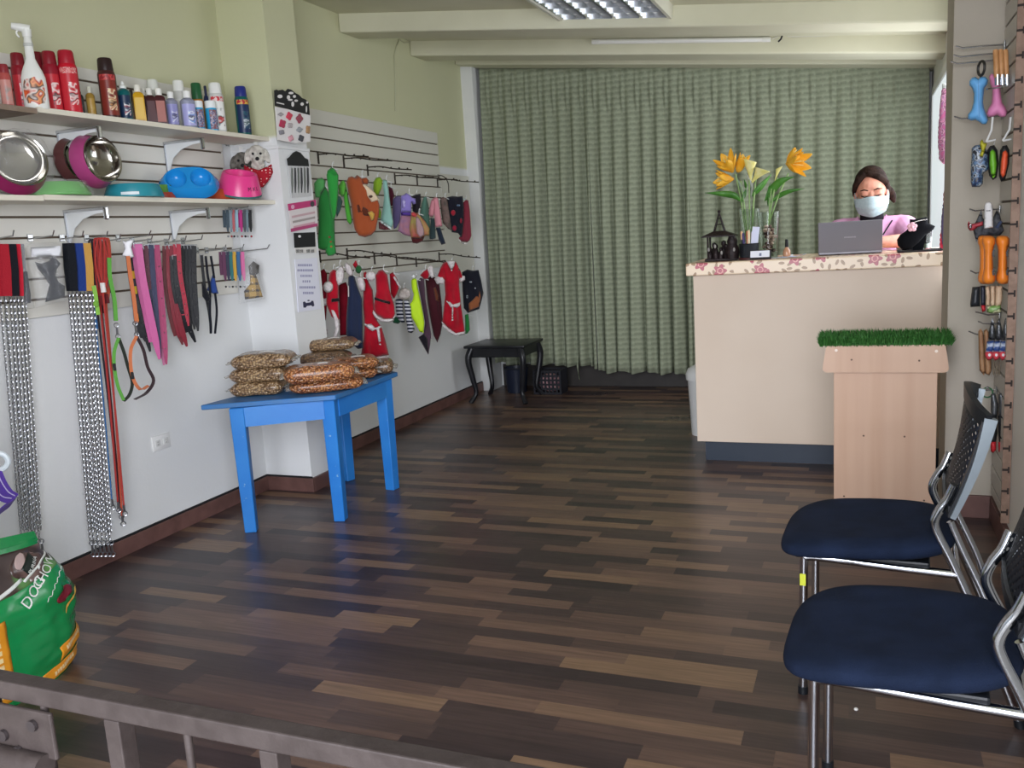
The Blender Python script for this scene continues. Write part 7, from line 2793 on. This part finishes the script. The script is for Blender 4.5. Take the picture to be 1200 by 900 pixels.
for k in range(3):
    x = 1166.5 + k * 5.6
    p_, q_ = PY(x + .3, 58, 3.88 + .012 * k), PY(x + 1.6, 91, 3.88 + .012 * k)
    obj('handle', MB().tube([p_, p_.lerp(q_, .05), p_.lerp(q_, .95), q_], [.007, .0098, .0098, .008], 10), WDN, o, world=True)
    c = PY(x + 2.2, 94, 3.88 + .012 * k)
    obj('ferrule', MB().tube([c + V((0, 0, .02)), c + V((.002, 0, -.018))], .010, 10), CHROME, o, world=True)
obj('tray_edge', MB().strap([PY(1156.5, 104.4, 3.865), PY(1168, 103.2, 3.87), PY(1183, 100.6, 3.88)], .016, .004, (0, 1, 0)), CHROME, o, world=True)
PAT = print_mat('blue black print', ['#1b1e2a', '#2f4a7a', '#23262f', '#6f8fb5', '#1f222c', '#b9c3cf', '#23262f'], 45)
toy('patterned_pouch', 'black pouch with a blue and white print on the right wall', 'pouch', [('pouch', [(1138.5, 174), (1142, 170.5), (1148, 169.5), (1154, 172), (1158, 180), (1159, 198), (1152.5, 203), (1151.6, 216), (1148, 219), (1139, 219), (1137.6, 214), (1137.6, 195), (1138.6, 183)], PAT, .035)], 3.86)
toy('star_toy', 'small yellow-green star toy hanging over the patterned pouch', 'dog toy', [('star', [(1148.5, 166), (1151, 163), (1153, 167), (1157, 168), (1155, 173), (1153.6, 178), (1151.6, 184), (1147.6, 183), (1150, 176), (1148.6, 171)], paint('#b5b02c', .5), .02)], 3.83)
BKP = paint('#1c1d20', .5)
toy('oval_brush', 'black brush with a bright green oval pad', 'brush', [('back', [(1157, 176), (1160, 171), (1165, 170), (1169, 176), (1170.4, 192), (1168, 208), (1163.6, 211), (1159, 206), (1157, 192)], BKP, .022), ('pad', [(1160, 178), (1163, 174.6), (1166.6, 178), (1168.4, 192), (1166.8, 205), (1164, 209), (1161, 204), (1159.2, 192)], paint('#6fb52c', .4), .02, .010)], 3.86, 'oval brushes on the right slatwall')
toy('oval_brush', 'black brush with a red-orange oval pad', 'brush', [('back', [(1172, 176), (1175, 171), (1180, 170), (1183, 176), (1182.6, 192), (1178, 210), (1173, 213), (1170.6, 206), (1170.6, 190)], BKP, .022), ('pad', [(1175, 178), (1178.4, 175.6), (1181.4, 180), (1180.8, 192), (1178, 205), (1174.8, 208.6), (1172.2, 203), (1172.8, 190)], paint('#e85a35', .4), .02, .010)], 3.83, 'oval brushes on the right slatwall')
for pts, lab in (([(1156, 166), (1162, 152.5), (1163.4, 137)], 'white strap of the green oval brush'), ([(1175, 165), (1183, 152), (1184.6, 137)], 'white strap of the red-orange oval brush')):
    q = [PY(x, y, 3.85) for x, y in pts]
    b = MB().strap(q, .007, .002, (1, -.4, 0))
    b.strap([q[0], q[0] + V((.03, 0, .004)), PY(pts[1][0] + 3, pts[1][1] + 17, 3.85)], .007, .002, (0, -.4, 1))
    tag(obj('wrist_strap', b, paint('#d8d8d6', .5), world=True), lab, 'strap')
toy('white_tag', 'tall white rounded price tag on a peg of the right wall', 'tag', [('tag', [(1153.4, 241), (1155, 237.6), (1158.4, 236.4), (1161.6, 237.6), (1163.4, 241), (1164, 267), (1153.2, 268)], paint('#d9d6d6', .5), .008), ('slot', [(1156, 246.4), (1160.6, 246.2), (1160.6, 247.6), (1156, 247.8)], BKP, .004, .004)], 3.80)
toy('red_collar', 'red pet muzzle strap with a small buckle, left of the white tag', 'pet accessory', [('strap', [(1133.8, 262), (1135.4, 259), (1137, 262.6), (1143, 261.6), (1152, 259), (1152.4, 264), (1146, 266), (1141, 270), (1136.6, 270.6), (1134, 267)], paint('#a83a45', .5), .022), ('buckle', ell(1137.4, 265.6, 1.8, 2.2), STL, .01, .012)], 3.84)
toy('black_straps', 'bundle of black and grey nylon straps behind the white tag', 'pet accessory', [('bundle', [(1140, 268), (1146, 254), (1150, 246), (1152, 256), (1160, 262), (1168, 246), (1172, 252), (1174, 262), (1177, 270), (1172, 276), (1160, 277), (1148, 277), (1144, 284), (1142, 276)], mat('mixed nylon', '#2f3138', .7, mixc='#585a60', mscale=40, bump=(120, .5)), .035, 0, .01), ('blue_strap', [(1165, 266), (1172, 258), (1175, 260), (1169, 270)], cloth('#3f4a66'), .012, .02)], 3.92)
BN = [(0, 4), (1.6, 1), (5, 0), (9.6, 0), (14, 1), (16.4, 4), (16.4, 9), (14.6, 13), (13.6, 18), (13.2, 28), (13.6, 39), (15, 44), (16.6, 48), (16.2, 53), (13.4, 56.4), (8.4, 57.2), (3.4, 56.4), (.4, 53), (.2, 48), (1.8, 43), (2.6, 38), (2.8, 28), (2.6, 18), (1.8, 12.6), (.2, 9)]
for x0, sx, y_, lab in ((1150.6, .96, 3.80, 'orange squeaky bone in front, left of two side by side'), (1167, .98, 3.82, 'orange squeaky bone at the right, touching the brown board edge'), (1145.8, .9, 3.88, 'orange squeaky bone mostly hidden behind the left one')):
    o = toy('squeaky_bone', lab, 'dog toy', [('bone', [(x0 + x * sx, 276 + y) for x, y in BN], OR, .058)], y_, 'orange squeaky bones')
    if 'hidden' not in lab:
        for dy in (21, 43):
            soft('dark_strap', [(x0 + 13.6, 276 + dy - 5), (x0 + 15.6, 276 + dy - 4), (x0 + 14, 276 + dy), (x0 + 14.6, 276 + dy + 4), (x0 + 12.4, 276 + dy + 3.4), (x0 + 12, 276 + dy - 1)], PY(x0 + 14, 276 + dy, y_ - .032), NR, .012, BKP, o, edge=.006, step=.006, wrinkle=0)
toy('black_box', 'small black hanging box below the orange bones', 'box', [('box', [(1139.4, 336.4), (1148.8, 335.6), (1148.6, 359), (1137.4, 360), (1136.8, 356)], paint('#23262b', .4), .03)], 3.86)
toy('red_tipped_pack', 'narrow black pack with a red foot beside the wafer pack', 'pack', [('pack', [(1149, 335), (1154.6, 334.6), (1155, 358), (1149.4, 358)], paint('#1f2230', .4), .02), ('red_foot', [(1149.2, 357), (1155, 357), (1155.2, 364.4), (1151, 366)], paint('#b8262f', .4), .022)], 3.84)
toy('wafer_pack', 'pack of pale beige chew sticks with a green label', 'pack', [('stick', [(1154.4, 337), (1159.4, 335), (1160.6, 346), (1160, 359), (1154.6, 358), (1155.4, 348)], mat('beige chew', '#d3b89b', .6, mixc='#c4a688', mscale=30, bump=(60, .2)), .02), ('stick', [(1160.4, 335), (1165.8, 334.6), (1166.4, 348), (1165.6, 359.6), (1160.6, 359)], mat('beige chew', '#d3b89b'), .02), ('stick', [(1166.2, 335), (1174.6, 334.6), (1174.8, 348), (1173, 359), (1166, 359.6)], mat('beige chew', '#d3b89b'), .02), ('green_label', [(1156.4, 359), (1164, 358), (1172.6, 357.4), (1173, 366.4), (1162, 367.4), (1156.6, 366)], print_mat('green print', ['#6f9a4e', '#8fae6a', '#5a7a44', '#c9cba0'], 50), .018, .004)], 3.83)
GRY = mat('grey steel clipper', '#6d6f72', .35, metal=.6, mixc='#4a4c50', mscale=50, bump=(60, .2))
for k, (x, lab) in enumerate(((1157, 'nail clipper with a blue and red card, left of three'), (1165, 'nail clipper with a blue and red card in the middle of three'), (1173, 'nail clipper with a blue and red card, right of three at the board edge'))):
    toy('nail_clipper', lab, 'nail clipper', [('jaw', [(x + 2, 386), (x + 4.6, 376 - k), (x + 6, 372), (x + 8, 380), (x + 10, 390), (x + 9, 398), (x + 1, 399)], GRY, .02), ('blue_card', [(x - .4, 400), (x + 8.4, 398.6), (x + 9, 412), (x - 2, 413.4)], print_mat('blue card', ['#27447f', '#32549a', '#c9d3e3', '#27447f'], 30) if 'blue card' not in _mats else _mats['blue card'], .016), ('red_foot', [(x - 3, 413), (x + 1, 411.6), (x + 9, 411.4), (x + 10, 417), (x + 5, 421), (x + 1, 422.6), (x - 2.4, 418)], paint('#d94a55', .45), .02), ('white_heart', ell(x + 2.6, 416, 1.6, 1.8), CW, .006, .012)], 3.88 - .02 * k, 'nail clippers on the right slatwall')
for k, (x, lab) in enumerate(((1146.4, 'wooden grooming comb, leftmost of the hanging combs'), (1153, 'wider wooden grooming comb under the nail clippers'))):
    toy('wooden_comb', lab, 'comb', [('body', [(x, 388), (x + 3, 385), (x + 6, 390), (x + 7.6, 410), (x + 9, 434), (x + 6.6, 440), (x + 1.4, 438 - 4 * (1 - k)), (x + .6, 415)], mat('brown wood comb', '#a8805c', .5, mixc='#92694a', mscale=25, bump=(60, .1)), .018)], 3.96 - .03 * k, 'wooden combs on the right slatwall')
for k in range(3):
    x = 1163.2 + k * 3.3
    toy('dark_comb', ('dark slim comb nearest to the wooden combs', 'dark slim comb in the middle of three under the clippers', 'dark slim comb nearest to the board edge under the clippers')[k], 'comb', [('body', [(x, 421), (x + 2.4, 421), (x + 2.2, 438), (x + 1.2, 440), (x + .2, 438)], mat('dark olive comb', '#5d4d36', .5, bump=(60, .1)), .012)], 3.93, 'dark combs on the right slatwall')
a = PY(1157, 460, 3.95)
o = thing('green_ring', 'thin dark green wire ring on the lowest peg', 'ring', a)
obj('ring', MB().ring((0, 0, 0), .020, .003, (.2, -1, .1), 20, 6), paint('#2f6a45', .4), o)
obj('clasp', MB().ball((0, 0, .02), .006, 8), STL, o)
for k, (x, lab) in enumerate(((1160, 'slicker tool with a black and red handle, left of two behind the chair back'), (1169, 'slicker tool with a black and red handle, right of two behind the chair back'))):
    toy('red_handled_tool', lab, 'grooming tool', [('blister', [(x + 1, 462), (x + 6, 460), (x + 10, 474), (x + 9.4, 488), (x + 1, 488)], GRY, .018), ('handle', [(x, 487), (x + 8.6, 486), (x + 8.8, 508), (x + 7.4, 518), (x + 1.6, 519), (x + .6, 506)], BKP, .022), ('red_end', [(x + .6, 518), (x + 7.6, 517), (x + 7.4, 527), (x + 4, 531), (x + 1, 529)], paint('#c2262f', .45), .024)], 3.92 - .03 * k, 'red-handled tools on the right slatwall')
# things hanging on the right wall behind the stub, over the counter
def wallhang(name, label, cat, parts, X, grp=None):
    n = V((-.75, -.66, 0)).normalized()
    allp = [p for pt in parts for p in pt[1]]
    cx = sum(p[0] for p in allp) / len(allp)
    by = max(p[1] for p in allp)
    p0 = PX(cx, by, X)
    o = thing(name, label, cat, p0, 0, grp)
    for i, pt in enumerate(parts):
        fn, uv = plane_fn(p0 + n * (pt[4] if len(pt) > 4 else 0), n)
        b = MB()
        b.puff([uv(*p) for p in pt[1]], fn, pt[3], edge=.02, step=.014, wrinkle=.01, seed=i + 3)
        obj(pt[0], b, pt[2], o, world=True, angle=3.2)
    return o


PKD = print_mat('pink purple dotted print', ['#b06a8c', '#c98aa4', '#6a3a5c', '#d3a0b4', '#8a5a86', '#b8608a'], 30)
wallhang('hanging_bandanas', 'long strip of pink and purple dotted bandanas on the wall behind the grey stub', 'bandana', [('strip', [(1105, 104), (1110, 100), (1118, 104), (1119, 150), (1117, 180), (1113, 194), (1105, 192), (1101, 186), (1100, 160), (1102, 130)], PKD, .04), ('clear_hook', [(1104, 98), (1117, 96), (1118, 104), (1104, 107)], HANG, .02, .01)], .405)
wallhang('hanging_leashes', 'bunch of violet, brown and red leashes on the wall just above the counter end', 'dog leash', [('upper', [(1107, 222), (1115, 218), (1116, 240), (1112, 246), (1106, 244)], C_('#a8767a'), .04), ('violet', [(1106, 238), (1114, 236), (1116, 262), (1113, 292), (1107, 294), (1104, 270)], C_('#4d4466'), .05), ('red', [(1102, 276), (1106, 262), (1108, 284), (1114, 296), (1112, 303), (1102, 304)], C_('#a8243a'), .04, .01), ('brown', [(1104, 244), (1107, 242), (1107, 286), (1104, 284)], C_('#7a5a4a'), .03, .015)], .405)

# ================================================================== BAG OF DOG FOOD
BAGC = V((-2.545, 1.775, 0))
BR = math.radians(97)                            # front turned towards the shop entrance


BH = .50


def bag_half(z):
    t = min(1, max(0, z / BH))
    w = .24 + .045 * math.sin(PI * min(1, t * 1.15)) ** .8
    w *= 1 - .30 * max(0, (t - .55) / .45) ** 1.6
    d = .145 * (1 - .9 * max(0, (t - .55) / .45) ** 1.6) * (.86 + .14 * min(1, t * 6))
    return w, max(d, .006)


def bag_pt(a, z):
    w, d = bag_half(z)
    ca, sa = math.cos(a), math.sin(a)
    x = w * math.copysign(abs(ca) ** .75, ca)
    y = d * math.copysign(abs(sa) ** .75, sa)
    crease = .010 * noise.noise(V((x * 9, y * 9 + 4, z * 22))) + .006 * noise.noise(V((x * 22, y * 22, z * 40)))
    k = 1 + crease / .2
    top = max(0, (z - .34) / .16)
    return V((x * k, y * k - .05 * top ** 2, z - .045 * top * (x / .26)))


def bag_front(u, z, h=0.):
    z *= BH / .56
    """point on the front face at width u (towards the right of the bag as seen), height z"""
    w, d = bag_half(z)
    u = max(-w * .995, min(w * .995, u))
    ca = math.copysign(min(1, abs(u) / w) ** (1 / .75), u)
    a = -math.acos(max(-1, min(1, ca)))
    p = bag_pt(a, z)
    q = bag_pt(a - .02, z) - bag_pt(a + .02, z)
    n = V((-q.y, q.x, 0))
    if n.length < 1e-6:
        n = V((0, -1, 0))
    n.normalize()
    if n.dot(V((math.cos(a), math.sin(a), 0))) < 0:
        n = -n
    return p + n * h


o = thing('dog_food_bag', 'bulging green bag of dog food on the floor behind the gate', 'bag of dog food', BAGC, BR)
o.scale = (.97, .97, .97)
GRN = mat('green bag film', '#11904e', .25, mixc='#0f8446', mscale=4, bump=(14, .25), coat=.5)
b = MB()
b.grid(lambda u, v: bag_pt(2 * PI * u, BH * v), 96, 44, closed=True)
bot = b.bm.verts.new((0, 0, .004))
obj('bag', b, GRN, o, angle=3.2)
obj('bottom', MB().lathe([(0, .001), (.2, .001), (.2, .004), (0, .004)], seg=30, sy=.5), GRN, o)
obj('folded_top', MB().strap([bag_pt(PI, BH - .003) + V((0, 0, .006)), bag_pt(PI * 1.5, BH - .003) + V((0, 0, .010)), bag_pt(0, BH - .003) + V((0, 0, .006))], .035, .006, (0, .5, 1)), GRN, o)


def patch(name, u0, u1, z0, z1, m, h=.002, shape=None, nu=16, nv=10):
    b = MB()

    def fn(s, t):
        u, z = (u0 + (u1 - u0) * s, z0 + (z1 - z0) * t) if shape is None else shape(s, t)
        return bag_front(u, z, h)
    b.grid(fn, nu, nv)
    return fix_solid(obj(name, b, m, o, angle=3.2), .0006)


PHO = print_mat('photo print of a dog on grass', ['#86b86a', '#6fa658', '#5f9450', '#4a3a36', '#3a2c2a', '#8d7370'], 5)
patch('photo_print', -.24, .20, .375, .545, PHO, .0022, lambda s, t: (-.26 + .47 * s, (.385 + .035 * s ** 2) + (.545 - .385 - .045 * s) * t), 26, 14)
DOGP = mat('dark brown dog print', '#3d2c2a', .3, mixc='#6d5550', mscale=14, bump=(14, .2), coat=.4)
patch('dog_print', 0, 0, 0, 0, DOGP, .0034, lambda s, t: (.055 + .075 * (2 * s - 1) * math.sqrt(max(0, 1 - (2 * t - 1) ** 2)) + .05 * t, .425 + .10 * t - .02 * s), 14, 14)
patch('pale_print', 0, 0, 0, 0, paint('#b8a09c', .4), .0046, lambda s, t: (.035 + .022 * (2 * s - 1) * math.sqrt(max(0, 1 - (2 * t - 1) ** 2)) + .03 * t, .46 + .06 * t), 8, 8)
WHB = paint('#e9ece8', .35)
CHOWG = mat('deep green print', '#128a4e', .3, bump=(14, .15))


def swoosh(s): return (-.28 + .54 * s, .375 + .03 * s + .05 * math.sin(PI * s * .8))


b = MB()
b.grid(lambda u, v: bag_front(-.27 + .30 * u, .372 + .012 * v + .010 * u + .04 * u * u, .0055), 22, 1)
fix_solid(obj('white_swoosh', b, WHB, o, angle=3.2), .0006)
b = MB()
b.grid(lambda u, v: bag_front(.03 + .16 * u + .004 * v, .42 + .07 * u - .008 * v, .0055), 14, 1)
fix_solid(obj('white_swoosh', b, WHB, o, angle=3.2), .0006)
ang = .52


def txt(cu, cz, k=.0):
    def fn(u, v, h):
        x, z = u * math.cos(ang + k) - v * math.sin(ang + k), u * math.sin(ang + k) + v * math.cos(ang + k)
        return bag_front(cu + x, cz + z, .0042 + h)
    return fn


obj('name_lettering', MB().text('DOG', .056, txt(.045, .372), .001, sub=1), WHB, o)
obj('name_lettering', MB().text('CHOW', .050, txt(.128, .418), .001, sub=1), WHB, o)
patch('brand_box', 0, 0, 0, 0, paint('#1a2420', .4), .005, lambda s, t: (.062 + .075 * s * math.cos(ang + .2) - .034 * t * math.sin(ang + .2), .428 + .075 * s * math.sin(ang + .2) + .034 * t), 10, 4)
obj('brand_lettering', MB().text('PURINA', .022, lambda u, v, h: bag_front(.09 + u * math.cos(ang + .2) - v * math.sin(ang + .2), .462 + u * math.sin(ang + .2) + v * math.cos(ang + .2), .0062 + h), .001, sub=1), WHB, o)
b = MB()
for k in range(11):
    s = -.07 + .014 * k
    b.tube([bag_front(.135 + s * math.cos(ang), .352 + s * math.sin(ang) + .007 * (k % 2), .0048), bag_front(.135 + (s + .011) * math.cos(ang), .352 + (s + .011) * math.sin(ang) + .007 * ((k + 1) % 2), .0048)], .0012, 5)
obj('script_line', b, WHB, o)
ORB = mat('orange print', '#e89a2a', .3, bump=(14, .15))
patch('orange_panel', .105, .26, .055, .115, ORB, .003, lambda s, t: (.105 + .16 * s, .065 + .028 * s + .055 * t))
patch('orange_panel', .02, .24, .0, .05, ORB, .003, lambda s, t: (.02 + .22 * s, .010 + .012 * s + .045 * t))
patch('orange_panel', -.20, -.11, .02, .35, ORB, .003, lambda s, t: (-.165 + .075 * s, .03 + .30 * t), 6, 26)
for cu, cz, n_ in ((.185, .112, 8), (.13, .04, 9)):
    b = MB()
    for k in range(n_):
        u = cu + (k - n_ / 2) * .013
        b.grid(lambda s, t: bag_front(u + .009 * s, cz - .006 + (u - cu) * .18 + .016 * t, .0048), 1, 2)
    fix_solid(obj('panel_lettering', b, paint('#f3d9a5', .4), o, smooth=False), .0005)
b = MB()
for k in range(9):
    z = .06 + .026 * k
    b.grid(lambda s, t: bag_front(-.138 + .02 * s, z + .016 * t, .0048), 2, 2)
fix_solid(obj('panel_lettering', b, paint('#f3d9a5', .4), o, smooth=False), .0005)
MEAT = paint('#7a2030', .35)
patch('meat_print', 0, 0, 0, 0, MEAT, .0035, lambda s, t: (.175 + .05 * (2 * s - 1) * math.sqrt(max(0, 1 - (2 * t - 1) ** 2)), .275 + .045 * t + .012 * s), 10, 10)
for k in range(3):
    patch('biscuit_print', 0, 0, 0, 0, paint('#d9a84a', .4), .004 + .0006 * k, lambda s, t: (.165 + .022 * k + .05 * s, .228 + .035 * s + .016 * k + (.014) * t * math.sin(PI * s + .3)), 8, 3)
patch('dark_print', 0, 0, 0, 0, DOGP, .0036, lambda s, t: (-.245 + .075 * s * (.5 + .5 * math.sin(PI * t)), .01 + .16 * t), 8, 12)
patch('small_mark', 0, 0, 0, 0, WHB, .0055, lambda s, t: (.105 + .012 * s, .435 + .011 * t + .006 * s), 2, 2)
vs = sc.view_settings
vs.view_transform = 'Standard'
vs.look = 'None'
vs.gamma = 1
vs.use_curve_mapping = False
vs.exposure = 0.7
